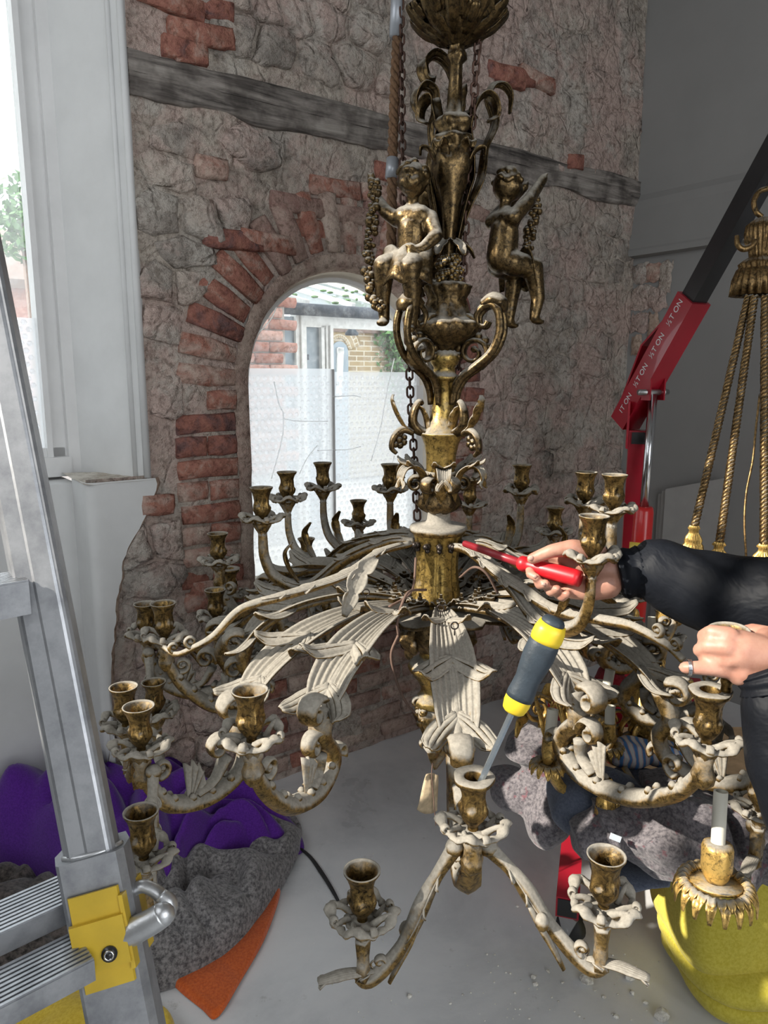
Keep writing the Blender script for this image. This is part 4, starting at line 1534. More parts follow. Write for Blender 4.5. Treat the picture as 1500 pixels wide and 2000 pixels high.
# flowers heaped in the bowl, torch and tall curled leaves
B = MB()
rg = random.Random(9)
for k in range(46):
    a = rg.uniform(0, 360)
    v = rg.uniform(505, 575)
    c = pol(a, px(rg.uniform(12, 44) * (1 - (575 - v) / 140)), zv(v)) + lean(zv(v))
    for j in range(5):
        b = 2 * PI * j / 5
        B.ball(c + Vector((.007 * math.cos(b), .007 * math.sin(b) * .6, .006 * math.sin(b + 1))), .0062, 6, 5)
B.build('flowers', M['gilt_cup'], chand)
lathe_part('torch', [(px(14), 520), (px(10), 490), (px(12), 450), (px(18), 400), (px(26), 360), (px(34), 330), (px(36), 310), (px(28), 296), (px(26), 285), (px(32), 276), (px(30), 266), (px(22), 262), (px(30), 250), (px(34), 240), (px(26), 228), (px(14), 222), (px(12), 180), (px(11), 125), (px(18), 115), (px(16), 104), (px(12), 95), (px(20), 80), (px(30), 74)], 'gilt_top', 36, lambda t, r, z: 1 + .13 * math.cos(5 * t + 60 * z))
for pts, wd in (([(862, 490, 1.83), (842, 400, 1.80), (834, 330, 1.79), (848, 272, 1.79), (876, 232, 1.80), (886, 180, 1.81), (872, 132, 1.82), (848, 114, 1.81), (832, 128, 1.80), (838, 150, 1.80), (852, 152, 1.80)], [.007, .010, .013, .016, .018, .020, .026, .030, .026, .016]),
                ([(856, 470, 1.86), (846, 380, 1.84), (842, 300, 1.83), (838, 250, 1.82), (846, 214, 1.82), (842, 182, 1.81), (824, 174, 1.80), (813, 196, 1.80), (818, 222, 1.80)], [.006, .010, .014, .016, .018, .024, .026, .020, .010]),
                ([(880, 470, 1.82), (846, 350, 1.78), (848, 285, 1.77), (880, 240, 1.77), (915, 218, 1.78), (932, 232, 1.79)], [.006, .012, .016, .018, .016, .008]),
                ([(888, 500, 1.84), (905, 420, 1.81), (934, 350, 1.80), (944, 290, 1.80), (962, 240, 1.81), (950, 190, 1.82), (962, 164, 1.83), (986, 164, 1.84), (1000, 186, 1.84), (996, 222, 1.84)], [.008, .016, .020, .018, .020, .018, .018, .016, .012, .006])):
    leaf_group('tall_leaf', spline([P(*p) for p in pts], 5), wd, Vector((.35, -.94, 0)), chand, 'gilt_top', cup=.5, ribs=4, rib_h=.08, lobes=3, depth=.15, nv=20)
for az, h, w_, rr in ((20, 30, 1.0, 60), (80, 0, 1.0, 52), (140, 30, .95, 50)):
    R, L = rad(az), lat(az)
    q = lambda r, v: pol(az, px(r), zv(v)) + lean(zv(v))
    leaf_group('tall_leaf', spline([q(12, 500), q(22, 440), q(34, 380), q(44, 330 + h * .3), q(40, 270 + h * .5), q(34, 215 + h), q(44, 170 + h), q(rr, 150 + h), q(rr + 18, 162 + h), q(rr + 22, 186 + h), q(rr + 8, 198 + h)], 5), [.006, .012, .016, .018, .020, .020, .022, .022, .018, .010], L, chand, 'gilt_top', cup=.45, ribs=4, rib_h=.08, lobes=6, depth=.22, nv=10)
for az in (-120, -60, 0, 60, 120, 180):      # small leaves at the torch head
    R, L = rad(az), lat(az)
    q = lambda r, v: pol(az, px(r), zv(v)) + lean(zv(v))
    leaf_group('leaf', spline([q(14, 470), q(26, 480), q(40, 492), q(48, 505)], 4), [.010, .016, .014, .005], L, chand, 'gilt_top', cup=.4, ribs=3, lobes=3, nv=8)
    leaf_group('leaf', spline([q(30, 320), q(42, 296), q(56, 290), q(58, 304)], 4), [.010, .015, .014, .006], L, chand, 'gilt_top', cup=.4, ribs=3, lobes=3, nv=8)
# leafy crown at the top
lathe_part('crown', [(px(16), 92), (px(34), 78), (px(50), 66), (px(66), 48), (px(74), 28), (px(70), 5), (px(58), -15), (px(40), -30), (px(20), -45), (px(14), -90), (px(12), -160)], 'gilt_top', 56, lambda t, r, z: 1 + .10 * math.cos(10 * t + 70 * z) + .08 * math.cos(17 * t - 120 * z) + .06 * math.cos(31 * t + 200 * z))
for i in range(10):
    az = 36 * i + 8
    L = lat(az)
    q = lambda r, v: pol(az, px(r), zv(v)) + lean(zv(v))
    leaf_group('leaf', spline([q(30, 80), q(60, 62), q(80, 40), q(90, 22), q(84, 12)], 4), [.014, .022, .022, .016, .006], L, chand, 'gilt_top', cup=.4, ribs=4, rib_h=.09, lobes=3, depth=.4, nv=10)
    leaf_group('leaf', spline([q(60, 40), q(76, 15), q(84, -10), q(72, -20)], 4), [.014, .020, .016, .006], L, chand, 'gilt_top', cup=.4, ribs=4, rib_h=.09, lobes=3, depth=.4, nv=10)

rg = random.Random(44)
for k in range(26):
    az = rg.uniform(-180, 180)
    L = lat(az + rg.uniform(-40, 40))
    r0, v0 = rg.uniform(40, 70), rg.uniform(0, 66)
    q = lambda r, v: pol(az, px(r), zv(v)) + lean(zv(v))
    leaf_group('leaf', spline([q(r0, v0 + 8), q(r0 + 14, v0 - 4), q(r0 + 22, v0 - 14), q(r0 + 18, v0 - 24), q(r0 + 8, v0 - 20)], 4), [.008, .013, .013, .009, .004], L, chand, 'gilt_top', cup=.5, ribs=3, rib_h=.1, lobes=3, depth=.4, nv=12)

# ---- cherubs
def cherub(c, F, S, pose):
    """c: seat point, F: facing, S: to the cherub's left as seen (side)"""
    U = Vector((0, 0, 1))
    F, S = Vector(F).normalized(), Vector(S).normalized()
    K = 1.12
    q = lambda f, s, u: c + (F * f + S * s + U * u) * K
    B = MB()
    capsule(B, q(0, 0, .02), q(.005, 0, .075), .040, .036, 12)         # belly to chest
    capsule(B, q(.005, -.018, .10), q(.005, .018, .10), .027, .027, 12)
    capsule(B, q(.004, 0, .12), q(.008, .002, .145), .015, .014)
    hd = q(.014, .004, .172)
    B.ball(hd, (.037, .037, .040), 14, 10)
    B.ball(hd + F * .022 - U * .014, (.020, .020, .018), 10, 8)          # jaw and cheeks
    for s_ in (-1, 1):
        B.ball(hd + F * .026 - U * .010 + S * (.014 * s_), .0125, 8, 6)
        B.ball(hd + S * (.037 * s_) - U * .006, (.006, .006, .010), 6, 5)
    B.ball(hd + F * .043 - U * .005, (.006, .006, .007), 6, 5)           # nose
    B.ball(hd + F * .028 + U * .014, (.020, .020, .012), 8, 6)           # brow
    for s_, h1, k1, f1 in pose['legs']:
        chain_blob(B, [(q(.01, .020 * s_, .008), .032), (q(*h1), .027), (q(*k1), .018), (q(*f1), .013)], 12)
        B.ball(q(f1[0] + .014, f1[1], f1[2] - .006), (.017, .014, .009), 8, 6)
    for pts in pose['arms']:
        rr = [.020, .017, .014, .012]
        chain_blob(B, [(q(*p), r) for p, r in zip(pts, rr)], 10)
        e = pts[-1]
        B.ball(q(*e), .0125, 8, 6)
        for k in range(4):                    # little fingers
            d_ = Vector((0, 0, .014 if pose.get('up') else -.012)) + S * (.005 * (k - 1.5))
            capsule(B, q(*e) + S * (.005 * (k - 1.5)), q(*e) + d_ + F * .008, .004, .0032, 6)
    body = remesh(B, .0042, 4, .45)
    o = body.build('cherub', M['gilt_top'], chand)
    H = MB()                                  # curls of hair
    rg_ = random.Random(2)
    for k in range(60):
        d_ = Vector((rg_.gauss(0, 1), rg_.gauss(0, 1), abs(rg_.gauss(0, 1)) + .15)).normalized()
        if d_.dot(F) > .62 and d_.z < .75:
            continue
        H.ball(hd + Vector((d_.x * .036, d_.y * .036, d_.z * .039)), rg_.uniform(.007, .010), 6, 5)
    remesh(H, .004, 1).build('hair', M['gilt_top'], o)
    W_ = MB()                                 # drapery over the lap
    def dr(a, b):
        f = .02 + .055 * b
        s = -.05 + .10 * a
        u = .034 - .075 * b * b + .006 * math.sin(a * 14 + b * 3)
        return q(f * (1 - .5 * (2 * a - 1) ** 2) + .012, s * (1 + .15 * b), u)
    W_.shell(dr, 16, 10, .004)
    W_.build('drapery', M['gilt_top'], o)
    return o
def cherub_seat(az):
    return pol(az, px(80), zv(548)) + lean(zv(548))
# left one turned to the camera, arm raised to a garland
c1 = P(806, 520, 1.79)
cherub(c1, (-.35, -.94, 0), (.94, -.35, 0), {'legs': ((-1, (.055, -.045, -.005), (.050, -.050, -.070), (.045, -.048, -.115)), (1, (.070, .018, -.012), (.060, .020, -.085), (.055, .016, -.130))),
      'arms': (((.0, -.036, .098), (.0, -.062, .115), (-.01, -.090, .150), (-.01, -.098, .185)), ((.0, .038, .096), (.022, .058, .055), (.042, .036, .028), (.052, .012, .022))), 'up': True})
# right one turned away, arm raised over its head
c2 = P(980, 522, 1.84)
cherub(c2, (.80, .55, 0), (-.55, .80, 0), {'legs': ((-1, (.060, -.035, .0), (.070, -.045, -.065), (.060, -.045, -.110)), (1, (.065, .025, .0), (.060, .030, -.070), (.050, .025, -.115))),
      'arms': (((.0, -.034, .10), (.035, -.040, .135), (.068, -.030, .165), (.090, -.028, .190)), ((.0, .034, .10), (.04, .05, .13), (.07, .045, .16), (.09, .03, .185))), 'up': True})
c3 = pol(98, px(92), zv(520))
cherub(c3, (-.14, .99, 0), (-.99, -.14, 0), {'legs': ((-1, (.060, -.035, .0), (.070, -.045, -.065), (.060, -.045, -.110)), (1, (.065, .025, .0), (.060, .030, -.070), (.050, .025, -.115))),
      'arms': (((.0, -.034, .10), (.03, -.06, .08), (.06, -.04, .05), (.07, -.01, .04)), ((.0, .034, .10), (.03, .06, .08), (.06, .04, .05), (.07, .01, .04)))})
for pts, t0, t1 in (([(733, 352), (730, 385), (728, 430), (722, 475), (717, 520), (722, 555), (735, 590), (742, 600)], 1.79, 1.76), ([(1046, 385), (1044, 420), (1036, 450), (1032, 480), (1024, 520)], 1.88, 1.88)):
    B = MB()
    rg = random.Random(6)
    pth = spline([P(u, v, t0 + (t1 - t0) * i / len(pts)) for i, (u, v) in enumerate(pts)], 6)
    for p in pth:
        for k in range(3):
            B.ball(p + Vector((rg.uniform(-.010, .010), rg.uniform(-.008, .008), rg.uniform(-.008, .008))), rg.uniform(.0055, .0105), 6, 5)
    B.build('garland', M['gilt_dark'], chand)

# flex that comes out of the drum and loops down to the pendant
for pts in (((778, 1240, 1.72), (764, 1280, 1.72), (776, 1335, 1.74), (795, 1375, 1.80), (810, 1392, 1.85)), ((832, 1152, 1.80), (800, 1155, 1.72), (785, 1180, 1.70), (776, 1215, 1.71), (778, 1240, 1.72)),
            ((812, 1090, 1.82), (808, 1140, 1.76), (795, 1165, 1.74), (760, 1185, 1.70)), ((898, 1128, 1.82), (925, 1108, 1.72), (950, 1120, 1.70), (972, 1158, 1.72))):
    mb = MB()
    mb.tube(spline([P(*p) for p in pts], 8), .0032, 6)
    mb.build('flex', M['wire'], chand)
# small screw eyes standing on the arms
for (u, v, t) in ((888, 1222, 1.62), (860, 1188, 1.70), (936, 1062, 1.95), (988, 1077, 1.95), (715, 1157, 1.78)):
    mb = MB()
    c = P(u, v, t)
    mb.tube([c + Vector((.008 * math.cos(a), 0, .008 * math.sin(a))) for a in [2 * PI * i / 14 for i in range(14)]], .0016, 5, closed=True)
    mb.tube([c - Vector((0, 0, .008)), c - Vector((0, 0, .022))], .0016, 5)
    mb.build('screw_eye', M['iron'], chand)

# luggage tag tied to the foot
tg = thing('paper_tag', 'torn brown paper tag tied below the foot of the dusty chandelier', 'tag', P(842, 1500, 1.93))
mb = MB()
mb.shell(lambda a, b: P(822 + 34 * a + (b * 6 if a > .5 else 10 * (1 - b)) - 8 * b, 1512 + 68 * b + 12 * math.sin(a * 3) * b, 1.93 + .02 * a) + Vector((0, .006 * math.sin(b * 6 + a * 4), 0)), 6, 10, .0012)
mb.build('paper', M['tagpaper'], tg)
mb = MB()
mb.tube(spline([P(845, 1490, 1.93), P(843, 1512, 1.93), P(846, 1550, 1.935), P(851, 1612, 1.935)], 6), .0016, 5)
mb.build('string', M['wire'], tg)

# chains and the lifting bar that hold it
def link_mesh(L_, w_, r_):
    mb = MB()
    pts = []
    for i in range(20):
        a = 2 * PI * i / 20
        pts.append(Vector((w_ * math.cos(a), 0, w_ * math.sin(a) + (L_ / 2 - w_ if math.sin(a) > 0 else -(L_ / 2 - w_)))))
    mb.tube(pts, r_, 6, closed=True)
    o = mb.build('link', M['rust'])
    me = o.data
    D.objects.remove(o)
    return me
LINK = link_mesh(.030, .0085, .0030)
def chain_thing(label, pts):
    pth = spline([P(*p) for p in pts], 12)
    top = thing('chain', label, 'chain', pth[-1], 'lifting chains')
    step = .0235
    acc, k = 0.0, 0
    for a, b in zip(pth, pth[1:]):
        d_ = (b - a).length
        while acc < d_:
            p = a.lerp(b, acc / d_)
            T = (b - a).normalized()
            zx = T.to_track_quat('Z', 'Y').to_matrix()
            put('link', LINK, top, p, M=zx @ Matrix.Rotation(PI / 2 * (k % 2) + .4, 3, 'Z'))
            acc += step
            k += 1
        acc -= d_
    return top
chain_thing('rusty iron chain hanging just behind the near cherub of the dusty chandelier', [(780, -60, 1.98), (784, 100, 1.98), (786, 300, 1.98), (792, 520, 1.98), (800, 740, 1.98), (808, 880, 1.98), (815, 1010, 1.97)])
chain_thing('iron chain running down beside the torch of the dusty chandelier to its shaft', [(945, -60, 1.70), (935, 60, 1.72), (925, 200, 1.74), (914, 330, 1.78), (908, 470, 1.82), (900, 640, 1.90), (893, 760, 1.93), (885, 870, 1.96)])
bar = thing('lifting_strap', 'thick brown rope bound with grey tape hanging beside the rusty chain', 'rope', P(764, 510, 1.99))
mb = MB()
pth = spline([P(u, v, 1.99) for u, v in ((777, -80), (776, 60), (770, 200), (766, 340), (764, 520))], 40)
for k in range(3):
    st = []
    for i, p in enumerate(pth):
        a = i * .42 + k * 2 * PI / 3
        st.append(p + Vector((.007 * math.cos(a), .007 * math.sin(a), 0)))
    mb.tube(st, .0078, 6)
mb.build('rope', plain('brown hemp rope', (0.17, 0.095, 0.05), 0.9, var=0.4, scale=120, bumps=0.6, bscale=200), bar)
for va, vb in ((-60, 72), (310, 348)):
    mb = MB()
    mb.tube([P(778 - (va + 60) * .03, va, 1.985), P(776 - (vb + 60) * .03, vb, 1.985)], .0165, 12)
    mb.build('tape', plain('grey tape', (0.35, 0.37, 0.40), 0.35, 0.3), bar)
# ------------------------------------------------------------------ red engine hoist
M['red'] = plain('red gloss paint', (0.40, 0.012, 0.028), 0.32, var=0.10, scale=6, coat=0.3)
M['redjack'] = plain('bright red paint', (0.58, 0.02, 0.02), 0.3, var=0.05, coat=0.3)
M['black'] = plain('black painted steel', (0.018, 0.018, 0.02), 0.35, var=0.2, coat=0.2)
M['chrome'] = plain('polished steel', (0.66, 0.67, 0.69), 0.18, 1.0, var=0.05)
M['zinc'] = plain('zinc plated steel', (0.50, 0.50, 0.50), 0.35, 0.9)
M['whiteprint'] = plain('white print', (0.8, 0.8, 0.8), 0.6, var=0.02)
M['rubber'] = plain('black rubber', (0.02, 0.02, 0.02), 0.7)
M['label'] = plain('yellow sticker', (0.75, 0.55, 0.08), 0.5)

MB0 = P(1238, 1000, 2.95)
mx, my = MB0.x, MB0.y
hoist = thing('engine_hoist', 'red folding engine hoist with black boom and chrome ram standing by the grey wall', 'hoist', (mx, my, 0))
mast_top = P(1238, 838, 2.95).z
fw = Vector((-.28, -1, 0)).normalized()       # the hoist faces the camera
sdw = Vector((fw.y, -fw.x, 0))
HM = Matrix((fw, sdw, Vector((0, 0, 1)))).transposed()
mb = MB()
mb.box((mx, my, (.12 + mast_top) / 2), (.075, .075, mast_top - .12), HM)
mb.build('mast', M['red'], hoist, smooth=False)
mb = MB()                                     # cheeks at the top of the mast
for s_ in (-1, 1):
    c = Vector((mx, my, mast_top + .02)) + sdw * (.043 * s_)
    mb.box(c, (.085, .008, .18), HM)
mb.box(Vector((mx, my, mast_top - .03)) + fw * .041, (.004, .06, .05), HM)
mb.build('mast_head', M['red'], hoist, smooth=False)
mb = MB()
mb.box(Vector((mx, my, mast_top - .028)) + fw * .044, (.004, .055, .045), HM)
mb.build('mast_hollow_shade', M['black'], hoist, smooth=False)  # black plate stands in for the shade inside the mast
ba = P(1232, 806, 2.93)
bb_ = P(1356, 582, 2.60)
bd = (bb_ - ba).normalized()
bc = bb_ + bd * .85
mb = MB()
mb.bar(ba - bd * .05, bb_, .086, .086)
mb.build('boom', M['red'], hoist, smooth=False)
mb = MB()
mb.bar(ba.lerp(bb_, .35), bc, .064, .064)
mb.build('boom_extension', M['black'], hoist, smooth=False)
mb = MB()                                     # brace on the back of the boom and ears for the ram
u_ = Vector((0, 0, 1)); nb = (u_ - bd * u_.dot(bd)).normalized(); sb = bd.cross(nb)
p1, p2, p3 = ba + nb * .04, ba.lerp(bb_, .50) + nb * .085, ba.lerp(bb_, .80) + nb * .04
mb.hexa([p1 - sb * .03, p1 + sb * .03, p2 + sb * .03, p2 - sb * .03, p1 - sb * .03 + nb * .008, p1 + sb * .03 + nb * .008, p2 + sb * .03 + nb * .008, p2 - sb * .03 + nb * .008])
mb.hexa([p2 - sb * .03, p2 + sb * .03, p3 + sb * .03, p3 - sb * .03, p2 - sb * .03 + nb * .008, p2 + sb * .03 + nb * .008, p3 + sb * .03 + nb * .008, p3 - sb * .03 + nb * .008])
mb.build('boom_brace', M['red'], hoist, smooth=False)
ram_top = P(1276, 766, 2.80)
mb = MB()
for s_ in (-1, 1):
    mb.bar(ram_top + sb * (.034 * s_) + Vector((0, 0, .05)), ram_top + sb * (.034 * s_) - Vector((0, 0, .03)), .045, .006, up=sb)
mb.build('ram_bracket', M['red'], hoist, smooth=False)
mb = MB()
mb.tube([ram_top - sb * .07, ram_top + sb * .07], .011, 10)
mb.tube([ram_top - sb * .05, ram_top - sb * .042], .018, 8)
mb.build('pivot_bolt', M['zinc'], hoist)
ram_mid = P(1258, 992, 2.80)
ram_bot = ram_mid + (ram_mid - ram_top).normalized() * .55
mb = MB()
mb.tube([ram_top - Vector((0, 0, .01)), ram_mid], .0165, 16)
mb.build('ram_rod', M['chrome'], hoist)
mb = MB()
mb.tube([ram_mid + Vector((0, 0, .006)), ram_mid, ram_mid.lerp(ram_bot, .03), ram_bot], [.028, .033, .036, .036], 18)
mb.build('ram_cylinder', M['redjack'], hoist)
mb = MB()
mb.tube([P(1250, 1060, 2.77), P(1248, 1085, 2.77)], .037, 18)
mb.build('ram_sticker', M['label'], hoist)
mb = MB()                                     # bolts along the boom
for q in (.02, .18, .38, .52, .66, .84):
    c = ba.lerp(bb_, q) - sb * .040
    mb.tube([c + sb * .0, c - sb * .010], .009, 6)
mb.build('bolt', M['zinc'], hoist, smooth=False)
# capacity lettering along the boom
def lettering(txt, c, xd, yd, size, mat, parent, name='lettering'):
    cu = D.curves.new(name, 'FONT')
    cu.body = txt; cu.size = size; cu.align_x = 'CENTER'; cu.align_y = 'CENTER'; cu.extrude = .0006
    t = D.objects.new('tmp', cu); COL.objects.link(t)
    me = D.meshes.new_from_object(t.evaluated_get(bpy.context.evaluated_depsgraph_get()))
    D.objects.remove(t)
    me.materials.append(mat)
    xd = Vector(xd).normalized(); yd = Vector(yd).normalized(); zd = xd.cross(yd)
    return put(name, me, parent, c, M=Matrix((xd, yd, zd)).transposed())
cam_side = -sb if (-sb).dot(-ba) > 0 else sb
face = cam_side if abs(cam_side.dot(Vector((0, -1, 0)))) > .3 else -nb
for q, txt in ((.08, '1T ON'), (.34, '\u00bdT ON'), (.60, '\u00bdT ON'), (.87, '\u00bdT ON')):
    c = ba.lerp(bb_, q) + cam_side * .0442
    yd = cam_side.cross(bd)
    lettering(txt, c + yd * .008, bd, yd, .031, M['whiteprint'], hoist)
mb = MB()
sl0, sl1 = bb_ + bd * .80, P(1500, 366, 2.25)
mb.tube(spline([sl0 + nb * .045, sl0 - sb * .045, sl0.lerp(sl1, .5) - sb * .01, sl1, sl0.lerp(sl1, .5) + sb * .01, sl0 + sb * .045], 8, closed=True), .007, 8, closed=True)
mb.build('sling', M['black'], hoist)
# base: cross member and two legs on castors
mb = MB()
mb.bar(Vector((mx, my, .15)) - sdw * .30, Vector((mx, my, .15)) + sdw * .30, .075, .075)
mb.build('cross_member', M['red'], hoist, smooth=False)
leg_end = on_z(1108, 1775, .12)
leg_st = on_z(1140, 1345, .14)
d_ = (leg_end - leg_st).normalized()
for off in (0, .52):
    o_ = Vector((off, off * .10, 0))
    mb = MB()
    mb.bar(leg_st + o_, leg_end + o_ - d_ * .002, .062, .062)
    lg = mb.build('leg', M['red'], hoist, smooth=False)
    mb = MB()
    mb.bar(leg_end + o_ - d_ * .004, leg_end + o_ + d_ * .0005, .052, .052)
    mb.build('leg_end', M['black'], lg, smooth=False)  # black plate drawn as the shade inside the open tube end
    mb = MB()
    c = leg_end + o_ - d_ * .03 + Vector((.012, 0, 0)); c.z = .040
    ax = Vector((.8, .6, 0))
    mb.tube([c - ax * .015, c + ax * .015], .040, 20)
    mb.build('castor_wheel', M['rubber'], lg)
    mb = MB()
    for s_ in (-1, 1):
        a = c + ax * (.020 * s_)
        e = ax * .003
        f_ = Vector((.6, -.8, 0))
        mb.add([a - f_ * .035 + Vector((0, 0, .050)) - e, a + f_ * .035 + Vector((0, 0, .050)) - e, a + f_ * .010 - Vector((0, 0, .012)) - e, a - f_ * .010 - Vector((0, 0, .012)) - e,
                a - f_ * .035 + Vector((0, 0, .050)) + e, a + f_ * .035 + Vector((0, 0, .050)) + e, a + f_ * .010 - Vector((0, 0, .012)) + e, a - f_ * .010 - Vector((0, 0, .012)) + e],
               [(0, 1, 2, 3), (7, 6, 5, 4), (0, 4, 5, 1), (1, 5, 6, 2), (2, 6, 7, 3), (3, 7, 4, 0)], True)
    mb.tube([c - ax * .024, c + ax * .024], .009, 10)
    mb.build('castor_fork', M['zinc'], lg, smooth=False)

# ------------------------------------------------------------------ gilt rope and tassel chandelier hanging from the hoist
M['goldbright'] = ormolu('bright gilding', gold=(0.70, 0.45, 0.13), dust=0.05, dark=0.3, rough=0.34, metal=0.6)
M['goldrope'] = ormolu('gilded rope', gold=(0.34, 0.215, 0.09), dust=0.05, dark=0.6, rough=0.42)
M['sleeve'] = plain('ivory candle sleeve', (0.80, 0.77, 0.66), 0.45, var=0.03)
tas = thing('tassel_chandelier', 'bright gilded chandelier with rope stems, tassels and ivory candle tubes hung on the red hoist', 'chandelier', P(1300, 1500, 1.95))
TT = 2.25
tc = P(1492, 470, TT)
mb = MB()
pr = [(440, 22), (448, 36), (470, 40), (492, 34), (505, 30), (512, 44), (522, 48), (530, 45), (545, 50), (560, 50), (578, 53), (576, 44)]
def tz(v):
    return P(1492, v, TT).z
def tas_lathe(name, prof, u, t, mat, mod=None, n=40):
    mb_ = MB()
    c = P(u, prof[0][0], t)
    mb_.lathe([(r * t / FPX, P(u, v, t).z - c.z) for v, r in prof], n, c, mod=mod)
    return mb_.build(name, mat, tas)
tas_lathe('crown_tassel', [(425, 10), (432, 22), (440, 30), (455, 32), (470, 30), (488, 22), (500, 20), (506, 30), (514, 38), (520, 36), (524, 40), (545, 47), (575, 50), (572, 42)], 1492, TT, M['goldrope'], lambda t, r, z: 1 + .055 * math.cos(22 * t + 30 * z), 132)
mb = MB()
mb.tube(spline([P(u, v, TT) for u, v in ((1500, 368), (1484, 374), (1473, 392), (1476, 412), (1488, 424))], 8), .008, 10)
mb.build('hook', M['goldrope'], tas)
mb = MB()
mb.tube(spline([P(u, v, TT - .04) for u, v in ((1475, 470), (1466, 482), (1450, 486), (1440, 476), (1439, 460))], 8), [.010, .010, .009, .008, .006], 10)
mb.build('hook', M['goldrope'], tas)
ROPE_ENDS = [((1462, 578), (1356, 1030), 2.22, 2.12), ((1474, 578), (1405, 1062), 2.20, 2.08), ((1494, 578), (1492, 1066), 2.18, 2.02), ((1520, 578), (1560, 1060), 2.22, 2.05)]
for (a, b, t0, t1) in ROPE_ENDS:
    p0, p1 = P(*a, t0), P(*b, t1)
    mb = MB()
    L_ = (p1 - p0).length
    n = int(L_ / .0045)
    T = (p1 - p0).normalized()
    e1 = T.orthogonal().normalized(); e2 = T.cross(e1)
    for k in range(3):
        st = []
        for i in range(n + 1):
            th = i * .0045 / .036 * 2 * PI + k * 2 * PI / 3
            st.append(p0 + T * (L_ * i / n) + (e1 * math.cos(th) + e2 * math.sin(th)) * .0058)
        mb.tube(st, .0066, 5)
    mb.build('rope', M['goldrope'], tas)
    u, v = b
    s_ = 1.0 if u < 1380 else 1.12
    tas_lathe('tassel', [(v - 4, 8), (v + 2, 11 * s_), (v + 6, 8), (v + 12, 9), (v + 20, 14 * s_), (v + 26, 16 * s_), (v + 32, 15 * s_), (v + 36, 18 * s_), (v + 60, 22 * s_), (v + 64, 20 * s_), (v + 63, 12)], u, t1, M['goldbright'], lambda t, r, z: 1 + .07 * math.cos(18 * t), 108)
    mb = MB()
    q0 = P(u, v + 60, t1)
    for k in (-1, 1):
        mb.tube([q0 + Vector((.010 * k, 0, 0)), q0 + Vector((.012 * k, 0, -.16))], .005, 6)
    mb.build('cord', M['goldrope'], tas)
mb = MB()
mb.tube(spline([P(1484, 770, 2.15), P(1476, 840, 2.14), P(1470, 900, 2.13), P(1458, 960, 2.12), P(1454, 1020, 2.11), P(1458, 1100, 2.10)], 8), .0035, 6)
mb.build('flex', M['goldrope'], tas)
# gilded arms with ivory candle tubes lying over the blankets
def leafy_ring(mb, c, R, n, w, l, drop=.5):
    for k in range(n):
        a = 2 * PI * k / n
        d_ = Vector((math.cos(a), math.sin(a), 0))
        s_ = Vector((-math.sin(a), math.cos(a), 0))
        pts = [c + d_ * R, c + d_ * (R + l * .5) + Vector((0, 0, l * .35)), c + d_ * (R + l) + Vector((0, 0, l * .05)), c + d_ * (R + l * 1.15) - Vector((0, 0, l * drop))]
        mb.leaf(spline(pts, 3), [w * .5, w, w * .9, w * .3], s_, cup=.4, ribs=2, rib_h=.06, lobes=1, depth=.1, nv=4, th=.0015)
def gilt_light(u, v_top, v_bot, t, tilt, arm_pts, big=False, parent=tas):
    top, bot = P(u + tilt, v_top, t), P(u, v_bot, t)
    ax = (top - bot).normalized()
    r = .0125
    br = MB()
    br.tube(spline([P(*p) for p in arm_pts], 8), [.010, .012, .011, .010, .009, .008], 10, ridge=.15, nr=4)
    c = bot - ax * .008
    arm = br.build('gilt_arm', M['goldbright'], parent)
    mb = MB()
    Rm = ax.to_track_quat('Z', 'Y').to_matrix()
    mb.tube([bot - ax * .004, top], r, 18, caps=False)
    mb.tube([top, bot + ax * .01], r * .72, 18, caps=False)
    m_ = 18
    mb.add([top + Rm @ Vector((r * math.cos(2 * PI * k / m_), r * math.sin(2 * PI * k / m_), 0)) for k in range(m_)] + [top + Rm @ Vector((r * .72 * math.cos(2 * PI * k / m_), r * .72 * math.sin(2 * PI * k / m_), 0)) for k in range(m_)],
           [(k, (k + 1) % m_, m_ + (k + 1) % m_, m_ + k) for k in range(m_)])
    mb.build('candle_tube', M['sleeve'], arm)
    mb = MB()
    k_ = 1.0
    if big:
        mb.tube([bot + ax * .004, bot + ax * .003, bot - ax * .006, bot - ax * .042, bot - ax * .060, bot - ax * .068], [r * 1.1, r * 2.0, r * 2.25, r * 2.2, r * 1.7, r * 1.3], 24)
    else:
        mb.tube([bot + ax * .022, bot + ax * .020, bot - ax * .008, bot - ax * .022, bot - ax * .034], [r * 1.3, r * 1.28, r * 1.25, r * 1.0, r * .7], 20)
    mb.build('cup', M['goldbright'], arm)
    mb = MB()
    if big:
        leafy_ring(mb, bot - ax * .072, .043, 24, .0080, .022, .35)
        leafy_ring(mb, bot - ax * .082, .036, 18, .0095, .032, .75)
        mb.tube([bot - ax * .068, bot - ax * .074], .046, 28)
    else:
        leafy_ring(mb, bot - ax * .036, .016, 14, .0062, .020, .5)
        leafy_ring(mb, bot - ax * .042, .012, 11, .0066, .022, .5)
        mb.tube([bot - ax * .036, bot - ax * .042], .018, 24)
    mb.build('drip_pan', M['goldbright'], arm)
gilt_light(1402, 1545, 1650, 1.36, 6, ((1396, 1722, 1.37), (1392, 1760, 1.42), (1350, 1700, 1.55), (1280, 1600, 1.68), (1220, 1500, 1.80)), True)
gilt_light(1072, 1385, 1462, 1.62, 8, ((1070, 1480, 1.66), (1078, 1510, 1.67), (1110, 1545, 1.70), (1160, 1500, 1.78), (1200, 1440, 1.85)))
gilt_light(1180, 1308, 1370, 1.88, 12, ((1180, 1392, 1.88), (1175, 1420, 1.92), (1200, 1445, 1.92), (1240, 1430, 1.93), (1260, 1440, 1.93)))
